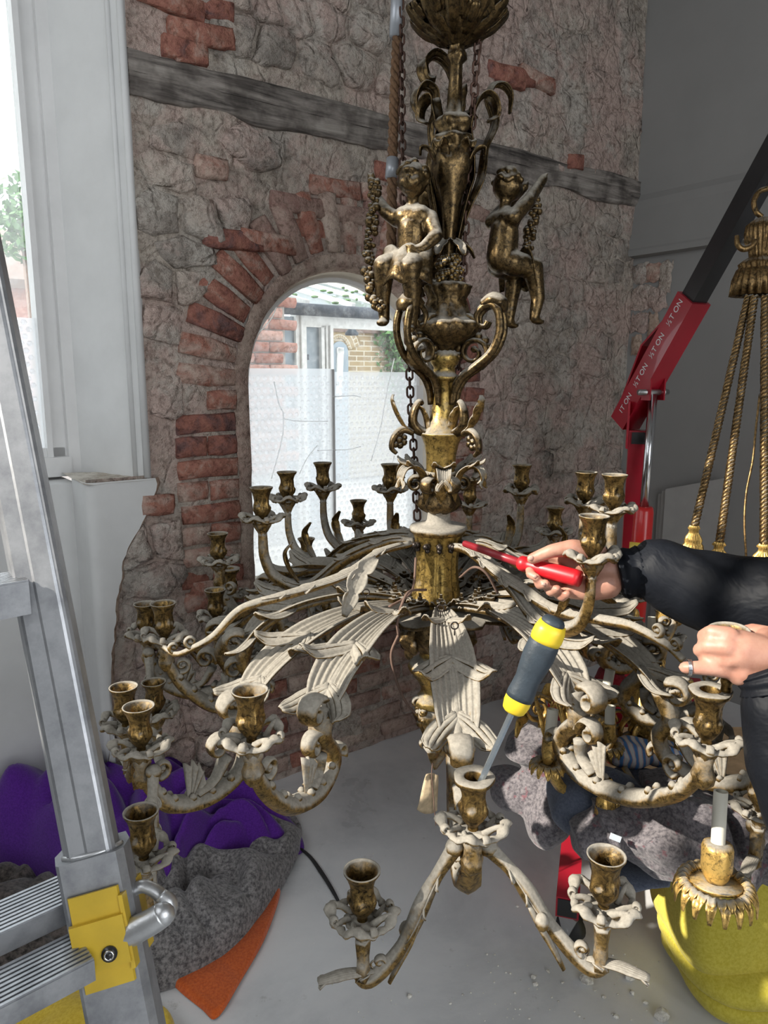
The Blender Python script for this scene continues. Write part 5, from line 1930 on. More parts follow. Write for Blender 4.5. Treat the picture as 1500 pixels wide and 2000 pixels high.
gilt_light(1168, 1328, 1385, 1.98, 2, ((1166, 1400, 1.98), (1160, 1430, 1.98), (1180, 1455, 1.96), (1220, 1440, 1.95), (1240, 1440, 1.93)))
gilt_light(1190, 1378, 1430, 1.84, 2, ((1190, 1452, 1.84), (1190, 1480, 1.84), (1215, 1490, 1.87), (1240, 1465, 1.90), (1250, 1450, 1.93)))
gilt_light(1297, 1318, 1352, 1.96, 4, ((1297, 1370, 1.96), (1300, 1400, 1.96), (1290, 1440, 1.95), (1270, 1450, 1.94), (1250, 1450, 1.93)))
gilt_light(1272, 1205, 1262, 2.12, 2, ((1272, 1280, 2.12), (1270, 1310, 2.10), (1262, 1360, 2.05), (1255, 1410, 2.0), (1250, 1450, 1.93)))
# scrolls and leaf work of the gilt body
rg = random.Random(12)
for (u, v, t, R_, rot) in ((1240, 1430, 1.93, .052, .3), (1285, 1400, 1.92, .045, 1.9), (1320, 1390, 1.95, .05, 2.6), (1205, 1400, 1.96, .035, .9), (1290, 1455, 1.86, .05, 3.5), (1050, 1385, 1.74, .036, .5), (1085, 1370, 1.78, .032, 2.0), (1120, 1440, 1.74, .03, 4.0), (1340, 1350, 1.98, .03, 1.0)):
    mb = MB()
    c = P(u, v, t)
    e1 = Vector((math.cos(rot), .2, math.sin(rot))); e2 = Vector((-math.sin(rot), .1, math.cos(rot)))
    mb.volute(c, e1, e2, Vector((0, -1, 0)), R_, 1.6, .013, .006, 0, 30)
    s_ = mb.build('gilt_scroll', M['goldbright'], tas)
    for k in range(3):
        a = rot + k * 1.4
        d1 = e1 * math.cos(a) + e2 * math.sin(a)
        leaf_group('leaf', spline([c + d1 * R_ * .8, c + d1 * R_ * 1.5 + Vector((0, -.015, .01)), c + d1 * R_ * 2.0 + Vector((0, -.03, -.005))], 5), [.006, .014, .012, .004], Vector((0, 1, .3)).cross(d1), s_, 'goldbright', cup=.4, ribs=3, lobes=3, depth=.4, nv=8, th=.002)
for (u, v, t) in ((1130, 1395, 1.72), (1110, 1410, 1.70), (1140, 1440, 1.72), (1065, 1400, 1.72)):
    for k in range(5):
        c = P(u, v, t)
        a = rg.uniform(-.8, .8)
        leaf_group('gilt_leaf', spline([c + Vector((0, 0, -.05)), c + Vector((math.sin(a) * .02, -.01, 0)), c + Vector((math.sin(a) * .05, -.02 + rg.uniform(-.01, .02), .05))], 5), [.003, .006, .005, .002], Vector((math.cos(a), .4, 0)), tas, 'goldbright', cup=.4, ribs=2, lobes=3, depth=.3, nv=6, th=.0018)
mb = MB()
mb.tube([P(1152 + 12 * math.cos(a), 1518 + 12 * math.sin(a), 1.66) for a in [2 * PI * i / 20 for i in range(20)]], .0028, 6, closed=True)
mb.build('ring', M['goldbright'], tas)
mb = MB()
mb.lathe([(.004, -.10), (.018, -.085), (.030, -.05), (.022, -.01), (.034, .03), (.046, .06), (.030, .085), (.018, .12), (.006, .14)], 28, P(1250, 1430, 1.95), mod=lambda t, r, z: 1 + .12 * math.cos(8 * t + 40 * z))
mb.build('gilt_body', M['goldbright'], tas)
for i, (u, v, t) in enumerate(((1190, 1580, 1.6), (1200, 1600, 1.62), (1180, 1600, 1.6), (1390, 1440, 1.8), (1240, 1250, 2.1), (1300, 1225, 2.1))):
    tas_lathe('tassel', [(v - 60, 4), (v - 50, 9), (v - 44, 7), (v - 36, 13), (v, 16), (v + 4, 10)], u, t, M['goldbright'], lambda t_, r, z: 1 + .08 * math.cos(14 * t_), 40)

# ------------------------------------------------------------------ cloths
def felt(name, c1, c2, scale=120, fleck=None, bumps=.5):
    m, nt, bs = new_mat(name)
    n = tex_noise(nt, scale, 3, 0.7)
    n2 = tex_noise(nt, 7, 4)
    r = ramp(nt, n.outputs[0], [(0.36, c1), (0.62, c2)])
    col = r.outputs[0]
    r2 = ramp(nt, n2.outputs[0], [(0.3, (0.8, 0.8, 0.8)), (0.7, (1, 1, 1))])
    col = mix(nt, 0.7, col, r2.outputs[0], 'MULTIPLY')
    if fleck:
        n3 = tex_noise(nt, 34, 3, 0.6)
        r3 = ramp(nt, n3.outputs[0], [(0.60, (0, 0, 0)), (0.68, (.7, .7, .7))])
        col = mix(nt, r3.outputs[0], col, fleck)
    nt.links.new(col, bs.inputs['Base Color'])
    bs.inputs['Roughness'].default_value = 1.0
    bs.inputs['Specular IOR Level'].default_value = 0.1
    bs.inputs['Sheen Weight'].default_value = 0.25
    bump(nt, bs, n.outputs[0], bumps, .004)
    return m
M['purple'] = felt('purple wool', (0.075, 0.016, 0.20), (0.11, 0.025, 0.28), 200, bumps=.25)
M['greyfelt'] = felt('grey moving felt', (0.075, 0.070, 0.072), (0.27, 0.255, 0.25), 95)
M['mauvefelt'] = felt('mauve grey moving felt', (0.085, 0.078, 0.088), (0.235, 0.215, 0.225), 110, fleck=(0.20, 0.07, 0.085))
M['navy'] = felt('slate blue cloth', (0.085, 0.10, 0.14), (0.13, 0.15, 0.20), 160)
M['orange'] = felt('orange felt', (0.50, 0.085, 0.016), (0.66, 0.14, 0.03), 150)
M['yellow'] = felt('yellow fleece', (0.60, 0.50, 0.055), (0.72, 0.62, 0.10), 130, bumps=.3)
M['ochre'] = felt('golden yellow cloth', (0.62, 0.42, 0.04), (0.74, 0.54, 0.07), 130, bumps=.3)
M['brown'] = felt('dark brown blanket', (0.02, 0.018, 0.016), (0.12, 0.10, 0.09), 60)
def stripe_mat():
    m, nt, bs = new_mat('red white and blue striped cloth')
    g = nd(nt, 'ShaderNodeNewGeometry')
    w = nd(nt, 'ShaderNodeTexWave')
    w.inputs['Scale'].default_value = 16; w.inputs['Distortion'].default_value = 3
    nt.links.new(g.outputs['Position'], w.inputs[0])
    r = ramp(nt, w.outputs[0], [(0.0, (0.75, 0.74, 0.74)), (0.40, (0.75, 0.74, 0.74)), (0.45, (0.5, 0.02, 0.03)), (0.62, (0.7, 0.68, 0.7)), (0.75, (0.10, 0.25, 0.55))])
    nt.links.new(r.outputs[0], bs.inputs['Base Color'])
    bs.inputs['Roughness'].default_value = .9
    return m
M['stripe'] = stripe_mat()

def heap(name, label, cat, outline, mat, top, base=0.0, seed=0, folds=6.0, amp=.05, n=70, edge=.10, th=.010, group=None):
    """a cloth heaped on the floor: outline in picture points on the floor, folded surface with its height given by top(x, y)"""
    pts = [on_z(u, v, base) for u, v in outline]
    cx = sum(p.x for p in pts) / len(pts); cy = sum(p.y for p in pts) / len(pts)
    ang = [(p, math.atan2(p.y - cy, p.x - cx)) for p in pts]
    sp = spline(pts, 14, closed=True)
    m_ = len(sp)
    nr = 44
    def fn(i, j):
        p = sp[i % m_]
        r = j / nr
        x, y = cx + (p.x - cx) * r, cy + (p.y - cy) * r
        wx = fbm(x * 2.2 + seed, y * 2.2, 1.0, 2) * .45
        f1 = math.sin((x * .8 + y * .6 + wx) * folds * PI + seed)
        f2 = math.sin((x * .35 - y * .95 + wx * 1.3) * folds * 1.4 * PI + seed * 2)
        h = top(x, y)
        e = min(1, (1 - r) / edge)
        e = math.sqrt(max(0, 1 - (1 - e) ** 2))
        hh = (h * (.55 + .45 * e) + amp * (.55 * (f1 * f1 + .02) ** .45 + .40 * (f2 * f2 + .02) ** .45 + .35 * fbm(x * 5 + seed, y * 5, 3, 2) - .2)) * e
        q_ = Vector((x, y, 0)) - W0
        b_, s_ = q_.dot(WB), q_.dot(WS)
        lim = -.045 if s_ > -1.06 else .12
        if b_ > lim:
            x, y = x - WB.x * (b_ - lim), y - WB.y * (b_ - lim)
        return Vector((x, y, base + .004 + max(0, hh)))
    mb = MB()
    vs_ = [fn(i, j) for i in range(m_) for j in range(1, nr + 1)]
    c0 = fn(0, 0)
    K = len(vs_)
    fs = [(i * nr + j, i * nr + j + 1, ((i + 1) % m_) * nr + j + 1, ((i + 1) % m_) * nr + j) for i in range(m_) for j in range(nr - 1)]
    fs += [(K, i * nr, ((i + 1) % m_) * nr) for i in range(m_)]
    mb.add(vs_ + [c0], fs)
    o = mb.build(name, mat)
    return tag(o, label, cat, group)

def bulge(pts):
    """height from a list of (u, v, radius, height) humps on the floor"""
    hs = [(on_z(u, v), r, h) for u, v, r, h in pts]
    def f(x, y):
        z = 0.0
        for p, r, h in hs:
            d2 = ((x - p.x) ** 2 + (y - p.y) ** 2) / (r * r)
            z = max(z, h * math.exp(-d2))
        return z
    return f
heap('orange_felt', 'orange felt sheet folded out from under the grey blanket on the floor', 'felt', [(330, 1905), (420, 1850), (520, 1745), (548, 1742), (520, 1830), (470, 1920), (425, 1990), (395, 1975)], M['orange'], lambda x, y: .012, seed=3, amp=.008, folds=2, edge=.08)
heap('grey_blanket', 'speckled grey moving blanket crumpled on the floor under the purple cloth', 'blanket', [(150, 1690), (250, 1590), (400, 1560), (560, 1590), (590, 1640), (560, 1720), (490, 1830), (420, 1890), (330, 1935), (240, 1945), (160, 1880)], M['greyfelt'],
     bulge([(330, 1790, .30, .10), (470, 1720, .22, .07), (240, 1800, .2, .12)]), seed=1.3, amp=.09, folds=4.3, edge=.15)
heap('purple_cloth', 'purple woollen cloth heaped in the corner below the white niche', 'cloth', [(-60, 1690), (60, 1560), (190, 1600), (330, 1580), (470, 1570), (560, 1600), (592, 1665), (500, 1690), (400, 1740), (330, 1830), (250, 1800), (120, 1760)], M['purple'],
     bulge([(170, 1690, .24, .30), (330, 1660, .24, .22), (450, 1640, .18, .14), (20, 1690, .25, .26), (300, 1740, .12, .18)]), seed=4.1, amp=.13, folds=3.6, edge=.25)
heap('brown_blanket', 'dark brown blanket bundled behind the ladder', 'blanket', [(-160, 1700), (0, 1760), (120, 1790), (190, 1850), (120, 1960), (-100, 1990)], M['brown'], bulge([(20, 1840, .3, .13)]), seed=2.2, amp=.06, folds=4)
heap('ochre_cloth', 'golden yellow cloth lying on the floor under the ladder', 'cloth', [(-40, 2060), (30, 1990), (120, 1975), (230, 1980), (300, 1985), (345, 2020), (300, 2100), (100, 2150)], M['ochre'], bulge([(150, 2040, .25, .08)]), seed=5.5, amp=.04, folds=4)

# bundles over the hoist legs: board, slate cloth, felt blankets, striped cloth
def bundle(name, label, cat, blobs, mat, seed=0, amp=.012, fr=9.0, vox=.011, stretch=(1, 1, 1), group=None):
    B = MB()
    for (u, v, t, rx, ry, rz, rot) in blobs:
        Rm = Matrix.Rotation(math.radians(rot), 3, 'Y')
        B.ball(P(u, v, t), (rx, ry, rz), 18, 12, Rm)
    o = remesh(B, vox, 6, .5)
    vs_ = []
    me = np.array(o.v)
    c = me.mean(0)
    for v in o.v:
        p = Vector(v)
        d_ = (p - Vector(c)).normalized()
        w = fbm(p.x * 3 + seed, p.y * 3, p.z * 3, 2)
        f = 1 - abs(math.sin((p.x * stretch[0] + p.y * stretch[1] + p.z * stretch[2] + w * .12) * fr * PI + seed))
        k = amp * (f - .5) * 1.3 + amp * .6 * fbm(p.x * 11 + seed, p.y * 11, p.z * 11, 2)
        q = p + d_ * k
        q.z = max(q.z, .012)
        vs_.append(tuple(q))
    o.v = vs_
    return tag(o.build(name, mat), label, cat, group)
mb = MB()
b0 = on_z(1185, 1735, .24); b1 = on_z(1480, 1735, .24)
bz = on_z(1200, 1480, .24); b2 = on_z(1480, 1480, .24)
bp = [on_z(1180, 1722, .235), on_z(1700, 1722, .235), on_z(1600, 1420, .235), on_z(1150, 1420, .235)]
mb.hexa([p - Vector((0, 0, .018)) for p in bp] + bp)
tag(mb.build('plywood_board', M['ply'], smooth=False), 'plywood board laid across the hoist legs under the felt blankets', 'board')
bundle('slate_cloth', 'slate blue padded cloth bundled over the red hoist leg', 'cloth', [(1130, 1570, 1.72, .075, .09, .07, 20), (1190, 1560, 1.74, .10, .10, .06, 0), (1260, 1560, 1.80, .12, .12, .06, 0), (1135, 1530, 1.76, .05, .08, .07, 0), (1230, 1690, 1.70, .10, .10, .02, 0)], M['navy'], 2.0, .010, 6)
bundle('felt_bundle', 'mauve grey felt blanket rolled and drooping at the open end of the bundle', 'blanket', [(1045, 1455, 1.88, .085, .09, .042, -8), (1000, 1540, 1.90, .065, .09, .05, 15), (1050, 1545, 1.86, .06, .08, .06, 0), (1078, 1585, 1.80, .045, .08, .085, 0), (1062, 1600, 1.82, .05, .08, .08, 0)], M['mauvefelt'], 1.0, .012, 9, stretch=(1, .3, .4))
bundle('felt_blanket', 'wide mauve grey felt blanket draped over the plywood board', 'blanket', [(1170, 1620, 1.62, .052, .08, .062, 25), (1230, 1610, 1.64, .05, .09, .075, 0), (1290, 1630, 1.60, .065, .09, .085, 0), (1350, 1620, 1.62, .09, .10, .09, 0), (1440, 1640, 1.64, .12, .12, .09, 0), (1530, 1650, 1.64, .12, .12, .09, 0), (1330, 1680, 1.58, .10, .07, .028, 0), (1330, 1560, 1.72, .10, .12, .05, 0)], M['mauvefelt'], 3.0, .020, 10, vox=.009, stretch=(1, .2, .25))
fb = D.objects['felt_blanket']
mb = MB(); mb.bar(P(1192, 1632, 1.535), P(1212, 1640, 1.535), .012, .004, up=(0, -1, .4)); mb.build('care_label', plain('white label', (.6, .68, .75), .7), fb, smooth=False)
bundle('striped_cloth', 'red, white and blue striped cloth crumpled under the gilt arms', 'cloth', [(1225, 1470, 1.86, .07, .06, .035, 0), (1290, 1470, 1.88, .07, .06, .035, 10), (1345, 1480, 1.9, .06, .06, .04, 0)], M['stripe'], .7, .012, 10)
bundle('red_cloth', 'dark red cloth behind the ivory candle tubes', 'cloth', [(1190, 1330, 2.10, .05, .05, .04, 0), (1300, 1400, 2.08, .09, .06, .05, 0), (1350, 1430, 2.06, .08, .06, .05, 0)], felt('dark red cloth', (.25, .01, .02), (.36, .03, .04)), .2, .01, 8)

# folded yellow blanket: bulging block with its folded layers below
def slab(c, hx, hy, hz, p=3.2, rot=0.0, wob=.0, seed=0.0):
    mb_ = MB()
    Rz = Matrix.Rotation(rot, 3, 'Z')
    def s_(x, e):
        return math.copysign(abs(x) ** e, x)
    nu, nv = 48, 24
    vs_ = []
    for j in range(nv + 1):
        ph = -PI / 2 + PI * j / nv
        for k in range(nu):
            a = 2 * PI * k / nu
            e = 2 / p
            q = Vector((hx * s_(math.cos(ph), e) * s_(math.cos(a), e), hy * s_(math.cos(ph), e) * s_(math.sin(a), e), hz * s_(math.sin(ph), e)))
            q *= 1 + wob * fbm(q.x * 5 + seed, q.y * 5, q.z * 5, 2)
            vs_.append(Rz @ q + Vector(c))
    fs = [(j * nu + k, j * nu + (k + 1) % nu, (j + 1) * nu + (k + 1) % nu, (j + 1) * nu + k) for j in range(nv) for k in range(nu)]
    mb_.add(vs_, fs)
    return mb_
yb = on_z(1470, 1965, 0)
yb = Vector((yb.x + .05, yb.y + .12, 0))
yt = thing('yellow_blanket', 'thick yellow fleece blanket folded into a block below the front gilt candle', 'blanket', (yb.x, yb.y, 0))
B = slab((yb.x - .01, yb.y + .02, .225), .225, .17, .150, 5.0, .08, .05, 1.0)
B.build('fold', M['yellow'], yt)
slab((yb.x + .0, yb.y - .012, .085), .225, .185, .042, 3.4, .05, .07, 3.0).build('fold', M['yellow'], yt)
slab((yb.x + .01, yb.y - .02, .036), .218, .185, .036, 3.4, .03, .07, 6.0).build('fold', M['yellow'], yt)

# ------------------------------------------------------------------ aluminium ladder
def alu_mat():
    m, nt, bs = new_mat('scuffed aluminium')
    n = tex_noise(nt, 14, 6, 0.7)
    n2 = tex_noise(nt, 5, 5, 0.6)
    r = ramp(nt, n.outputs[0], [(0.3, (0.27, 0.28, 0.30)), (0.6, (0.44, 0.45, 0.47))])
    r2 = ramp(nt, n2.outputs[0], [(0.28, (0.32, 0.32, 0.34)), (0.42, (1, 1, 1))])
    c = mix(nt, .8, r.outputs[0], r2.outputs[0], 'MULTIPLY')
    nt.links.new(c, bs.inputs['Base Color'])
    bs.inputs['Metallic'].default_value = .75
    bs.inputs['Roughness'].default_value = .42
    bump(nt, bs, n.outputs[0], .1, .002)
    return m
M['alu'] = alu_mat()
M['alucast'] = plain('cast aluminium', (0.58, 0.59, 0.60), 0.38, 0.85, var=0.12, scale=30, bumps=.2)
M['ladyellow'] = plain('yellow painted bracket', (0.62, 0.42, 0.035), 0.4, var=0.12, scale=14, coat=.2)
la = P(-30, 560, 1.16)
lb = P(250, 2000, 1.10)
ld = (lb - la).normalized()
lfoot = la + ld * ((la.z) / -ld.z)
ladder = thing('ladder', 'aluminium telescopic step ladder with yellow brackets standing at the window', 'ladder', lfoot)
nx = Vector((1, .18, 0)); nx = (nx - ld * nx.dot(ld)).normalized()      # across the front face
ny = ld.cross(nx).normalized()
if ny.y > 0:
    ny = -ny                                   # towards the camera
def lad(s, x, y):                              # s: metres along the stile from la, x across, y towards the camera
    return la + ld * s + nx * x + ny * y
def ext(mb_, prof, s0_, s1_):
    n = len(prof)
    mb_.add([lad(s0_, x, y) for x, y in prof] + [lad(s1_, x, y) for x, y in prof], [(i, (i + 1) % n, n + (i + 1) % n, n + i) for i in range(n)] + [tuple(range(n))[::-1], tuple(range(n, 2 * n))], True)
smid = (P(200, 1700, 1.11) - la).dot(ld)
LT = (lfoot - la).length
inner = [(-.035, .016), (-.030, .020), (.030, .020), (.034, .016), (.034, -.016), (.026, -.050), (-.046, -.050), (-.050, -.02)]
mb = MB(); ext(mb, inner, -.6, smid + .25); mb.build('stile', M['alu'], ladder, smooth=False)
mb = MB(); ext(mb, [(-.008, .0205), (-.004, .0222), (.022, .0222), (.026, .0205)], -.6, smid + .1); mb.build('stile_rib', M['alu'], ladder, smooth=False)
outer = [(-.050, .024), (-.044, .030), (.036, .030), (.046, .020), (.048, -.02), (.036, -.060), (-.058, -.060), (-.062, -.02)]
mb = MB(); ext(mb, outer, smid - .03, LT - .03); mb.build('outer_stile', M['alu'], ladder, smooth=False)
mb = MB()
mb.tube([lad(smid - .032, .046 * math.cos(a) * .9 - .002, .022 * math.sin(a) + .0) for a in [PI * i / 12 for i in range(13)]], .004, 8)
mb.build('sleeve_lip', M['alucast'], ladder)
mb = MB(); mb.box(lfoot + Vector((0, 0, .018)), (.11, .10, .036)); mb.build('foot', M['rubber'], ladder, smooth=False)
def rung(s, vx, y, w=.075, h=.032, len_=.62, name='rung', drop=.0):
    c0 = lad(s, -.03, y)
    rd = Vector((-.74, -.67, 0)).normalized()
    c1 = c0 + rd * len_
    up = Vector((0, 0, 1))
    sd_ = rd.cross(up)
    mb_ = MB()
    mb_.bar(c0, c1, w, h, up=up)
    r_ = mb_.build(name, M['alu'], ladder, smooth=False)
    g_ = MB()
    for k in range(9):                         # ribbed tread
        o_ = sd_ * (-w / 2 + w * (k + .5) / 9) + up * (h / 2 + .0012)
        g_.bar(c0 + o_, c1 + o_, w / 9 * .55, .003, up=up)
    g_.build('tread_ribs', M['alu'], r_, smooth=False)
    return r_
s_lo = (P(190, 1800, 1.10) - la).dot(ld)
rung(s_lo + .03, 0, .035)
rung(s_lo - .03, 0, -.06)
rung((P(40, 1160, 1.15) - la).dot(ld), 0, .0, .07, .05, .5)
mb = MB()                                      # yellow bracket folded round the stile
y0 = s_lo - .045
bp = [(-.066, .034), (.054, .036), (.058, .012), (-.070, .012)]
ext(mb, [(-.040, .0335), (-.038, .038), (.030, .038), (.032, .0335)], y0 - .008, y0 + .128)
ext(mb, [(-.044, .036), (-.042, .046), (.032, .046), (.034, .036)], y0 + .030, y0 + .098)
ext(mb, [(.030, .042), (.036, .042), (.052, -.03), (.046, -.03)], y0 + .005, y0 + .110)
mb.build('bracket', M['ladyellow'], ladder, smooth=False)
c = lad(y0 + .078, .006, .046)
mb = MB()
mb.tube([c, c + ny * .004], .011, 16)
mb.tube([c, c + ny * .008], .0065, 12)
mb.build('rivet', M['black'], ladder)
mb = MB()
mb.tube([c + ny * .007 + (nx * math.cos(a) + ld * math.sin(a)) * .006 for a in [2 * PI * i / 16 for i in range(16)]], .0016, 6, closed=True)
mb.build('rivet_ring', M['chrome'], ladder)
mb = MB()                                      # cast locking handle, an open loop
p0 = P(235, 1795, 1.09)
pth = [P(u, v, 1.09) for u, v in ((228, 1800), (250, 1786), (285, 1768), (316, 1756), (330, 1768), (332, 1784), (318, 1798), (290, 1812), (258, 1830), (236, 1842))]
pt2 = [P(u, v, 1.12) for u, v in ((238, 1758), (256, 1742), (278, 1731), (300, 1738), (320, 1754))]
mb.tube(spline(pt2, 6), [.008, .009, .009, .010], 10, asp=1.2)
mb.tube(spline([P(u, v, 1.085) for u, v in ((232, 1836), (262, 1818), (296, 1800), (318, 1786))], 6), [.020, .020, .019, .018], 14, asp=.9)
mb.ball(P(318, 1786, 1.085), (.018, .016, .018), 12, 8)
mb.tube(spline([P(u, v, 1.10) for u, v in ((314, 1748), (330, 1764), (322, 1786))], 5), [.010, .013, .016], 10)
mb.build('locking_handle', M['alucast'], ladder)

# ------------------------------------------------------------------ screwdrivers
sdr = thing('screwdriver', 'big screwdriver with black and yellow grip standing in the front candle cup', 'screwdriver', P(936, 1530, 1.19))
tip = P(938, 1528, 1.185); col = P(1003, 1385, 1.155); grip = P(1082, 1212, 1.12)
ax = (grip - col).normalized()
def ax_tube(mb_, a, prof, n=24, mod=None):
    Rm = ax.to_track_quat('Z', 'Y').to_matrix()
    vs_ = []
    for (d_, r) in prof:
        for k in range(n):
            t_ = 2 * PI * k / n
            rr = r * (mod(t_, d_) if mod else 1)
            vs_.append(a + ax * d_ + Rm @ Vector((rr * math.cos(t_), rr * math.sin(t_), 0)))
    fs = [(i * n + k, i * n + (k + 1) % n, (i + 1) * n + (k + 1) % n, (i + 1) * n + k) for i in range(len(prof) - 1) for k in range(n)]
    fs += [tuple(range(n))[::-1], tuple((len(prof) - 1) * n + k for k in range(n))]
    return mb_.add(vs_, fs)
axis_keep = ax
ax = (col - tip).normalized()
mb = MB(); ax_tube(mb, tip, [(0, .0052), ((col - tip).length + .01, .0052)], 6); mb.build('shaft', plain('blued steel shaft', (.48, .55, .62), .25, .9, var=.1, scale=30), sdr, smooth=False)
ax = axis_keep
GLn = (grip - col).length
tri = lambda t_, d_: 1 + .05 * math.cos(3 * t_)
M['sdyellow'] = plain('yellow plastic', (0.78, 0.56, 0.03), 0.4, var=.05)
M['sdblack'] = plain('dark rubber grip', (0.030, 0.042, 0.055), 0.55, var=.15, scale=60, bumps=.2, bscale=160)
mb = MB(); ax_tube(mb, col, [(-.004, .014), (0, .0178), (.012, .0205), (.026, .0205), (.040, .0175)], 24, tri); mb.build('collar', M['sdyellow'], sdr)
mb = MB(); ax_tube(mb, col, [(.022, .0210), (.030, .0213), (.044, .0200), (.056, .0192), (.072, .0215), (.096, .0242), (.116, .0236), (GLn * .80, .0222)], 24, tri); mb.build('grip', M['sdblack'], sdr)
mb = MB(); ax_tube(mb, col, [(GLn * .77, .0226), (GLn * .82, .0240), (GLn * .90, .0235), (GLn * .97, .0205)], 24, tri); mb.build('yellow_band', M['sdyellow'], sdr)
mb = MB(); ax_tube(mb, col, [(GLn * .955, .0185), (GLn * .99, .0180), (GLn * 1.02, .0150), (GLn * 1.035, .006)], 24); mb.build('end_cap', M['sdblack'], sdr)

HT = 1.53
rsd = thing('screwdriver', 'screwdriver with plain red grip held against the chandelier drum', 'screwdriver', P(1010, 1095, 1.58))
M['redplastic'] = plain('red plastic', (0.56, 0.012, 0.02), 0.42, var=.05, coat=.15)
s0p, s1p, s2p = P(908, 1062, 1.74), P(1018, 1100, HT + .03), P(1133, 1131, HT - .045)
ax = (s1p - s0p).normalized()
mb = MB(); ax_tube(mb, s0p, [(0, .008), ((s1p - s0p).length, .0095)], 14); mb.build('shaft', plain('dark red insulated shaft', (.30, .02, .03), .35), rsd)
ax = (s2p - s1p).normalized()
L2 = (s2p - s1p).length
mb = MB(); ax_tube(mb, s1p, [(-.006, .012), (0, .0165), (.010, .0170), (.014, .0140), (.022, .0150), (L2 * .5, .0178), (L2 * .93, .0180), (L2, .0165)], 12); mb.build('grip', M['redplastic'], rsd)

# ------------------------------------------------------------------ person at the right, only the arms in view
def skin_mat():
    m, nt, bs = new_mat('skin')
    n = tex_noise(nt, 26, 5, .6)
    r = ramp(nt, n.outputs[0], [(.3, (.40, .18, .125)), (.55, (.52, .275, .20)), (.75, (.58, .33, .245))])
    nt.links.new(r.outputs[0], bs.inputs['Base Color'])
    bs.inputs['Roughness'].default_value = .48
    bs.inputs['Subsurface Weight'].default_value = .12
    bs.inputs['Subsurface Radius'].default_value = (.01, .004, .002)
    bs.inputs['Subsurface Scale'].default_value = .5
    n2 = tex_noise(nt, 170, 4, .6)
    bump(nt, bs, n2.outputs[0], .15, .0015)
    return m
M['skin'] = skin_mat()
def jacket_mat():
    m, nt, bs = new_mat('black nylon jacket')
    n = tex_noise(nt, 4, 4)
    r = ramp(nt, n.outputs[0], [(.3, (.004, .0045, .006)), (.7, (.011, .013, .018))])
    nt.links.new(r.outputs[0], bs.inputs['Base Color'])
    bs.inputs['Roughness'].default_value = .55
    bs.inputs['Specular IOR Level'].default_value = .15
    n2 = tex_noise(nt, 9, 4, .55, dist=.6)
    bump(nt, bs, n2.outputs[0], .5, .02)
    return m
M['jacket'] = jacket_mat()
M['trouser'] = plain('dark trousers', (.02, .022, .03), .8)
M['hair'] = plain('brown hair', (.05, .03, .02), .6)
person = thing('person', 'person in a black jacket reaching in with both hands, red screwdriver in one', 'person', (1.08, 0.86, 0))
S = MB()
def c_(u, v, t): return P(u, v, t)
k1 = HT / FPX
# hand 1: thumb along the top of the grip, four fingers curled under it
h1 = lambda u, v, d=0.0: P(u, v, HT + d)
chain_blob(S, [(h1(1275, 1122, -.02), .032), (h1(1222, 1118, 0), .031), (h1(1180, 1110, .006), .036), (h1(1140, 1098, .012), .034), (h1(1110, 1085, .016), .027)], 14)
chain_blob(S, [(h1(1185, 1140, -.01), .032), (h1(1150, 1148, -.008), .028), (h1(1120, 1150, .0), .022)], 14)
chain_blob(S, [(h1(1165, 1082, -.012), .024), (h1(1118, 1070, -.024), .0185), (h1(1078, 1076, -.024), .0145), (h1(1040, 1091, -.012), .0120)], 12)
for pts in ([(1105, 1085, .024, .015), (1062, 1085, .034, .0125), (1036, 1106, .022, .0110), (1036, 1122, -.004, .0100), (1048, 1128, -.016, .0088)],
            [(1118, 1100, .030, .0155), (1078, 1108, .036, .0130), (1050, 1128, .022, .0120), (1054, 1142, -.006, .0108), (1066, 1140, -.022, .0094)],
            [(1130, 1115, .030, .0150), (1095, 1125, .034, .0130), (1070, 1146, .020, .0120), (1076, 1156, -.008, .0108), (1088, 1150, -.024, .0094)],
            [(1140, 1130, .026, .0140), (1110, 1142, .028, .0120), (1090, 1160, .012, .0112), (1098, 1166, -.012, .0100), (1108, 1160, -.026, .0086)]):
    chain_blob(S, [(h1(u, v, d), r) for u, v, d, r in pts], 10)
# hand 2: back of the hand to the camera, fingers folded away round the cup
H2 = 1.14
h2 = lambda u, v, d=0.0: P(u, v, H2 + d)
chain_blob(S, [(h2(1580, 1300, .02), .030), (h2(1525, 1292, .01), .031), (h2(1480, 1282, .004), .035), (h2(1440, 1270, .0), .033), (h2(1418, 1264, .006), .022)], 16)
chain_blob(S, [(h2(1490, 1310, .004), .030), (h2(1448, 1308, .002), .026), (h2(1424, 1302, .008), .017)], 14)
for pts in ([(1425, 1242, -.010, .0150), (1390, 1234, .002, .0118), (1374, 1242, .026, .0108), (1392, 1250, .044, .0096)],
            [(1420, 1264, -.014, .0155), (1384, 1262, -.002, .0122), (1366, 1270, .024, .0110), (1386, 1278, .042, .0096)],
            [(1424, 1288, -.010, .0150), (1392, 1288, .002, .0116), (1376, 1296, .024, .0104), (1394, 1302, .040, .0092)],
            [(1430, 1310, .000, .0140), (1388, 1306, .000, .0118), (1358, 1304, .004, .0112), (1338, 1304, .012, .0100)],
            [(1490, 1255, .014, .0190), (1500, 1240, .030, .0150), (1470, 1232, .050, .0125), (1445, 1236, .056, .0105)]):
    chain_blob(S, [(h2(u, v, d), r) for u, v, d, r in pts], 10)
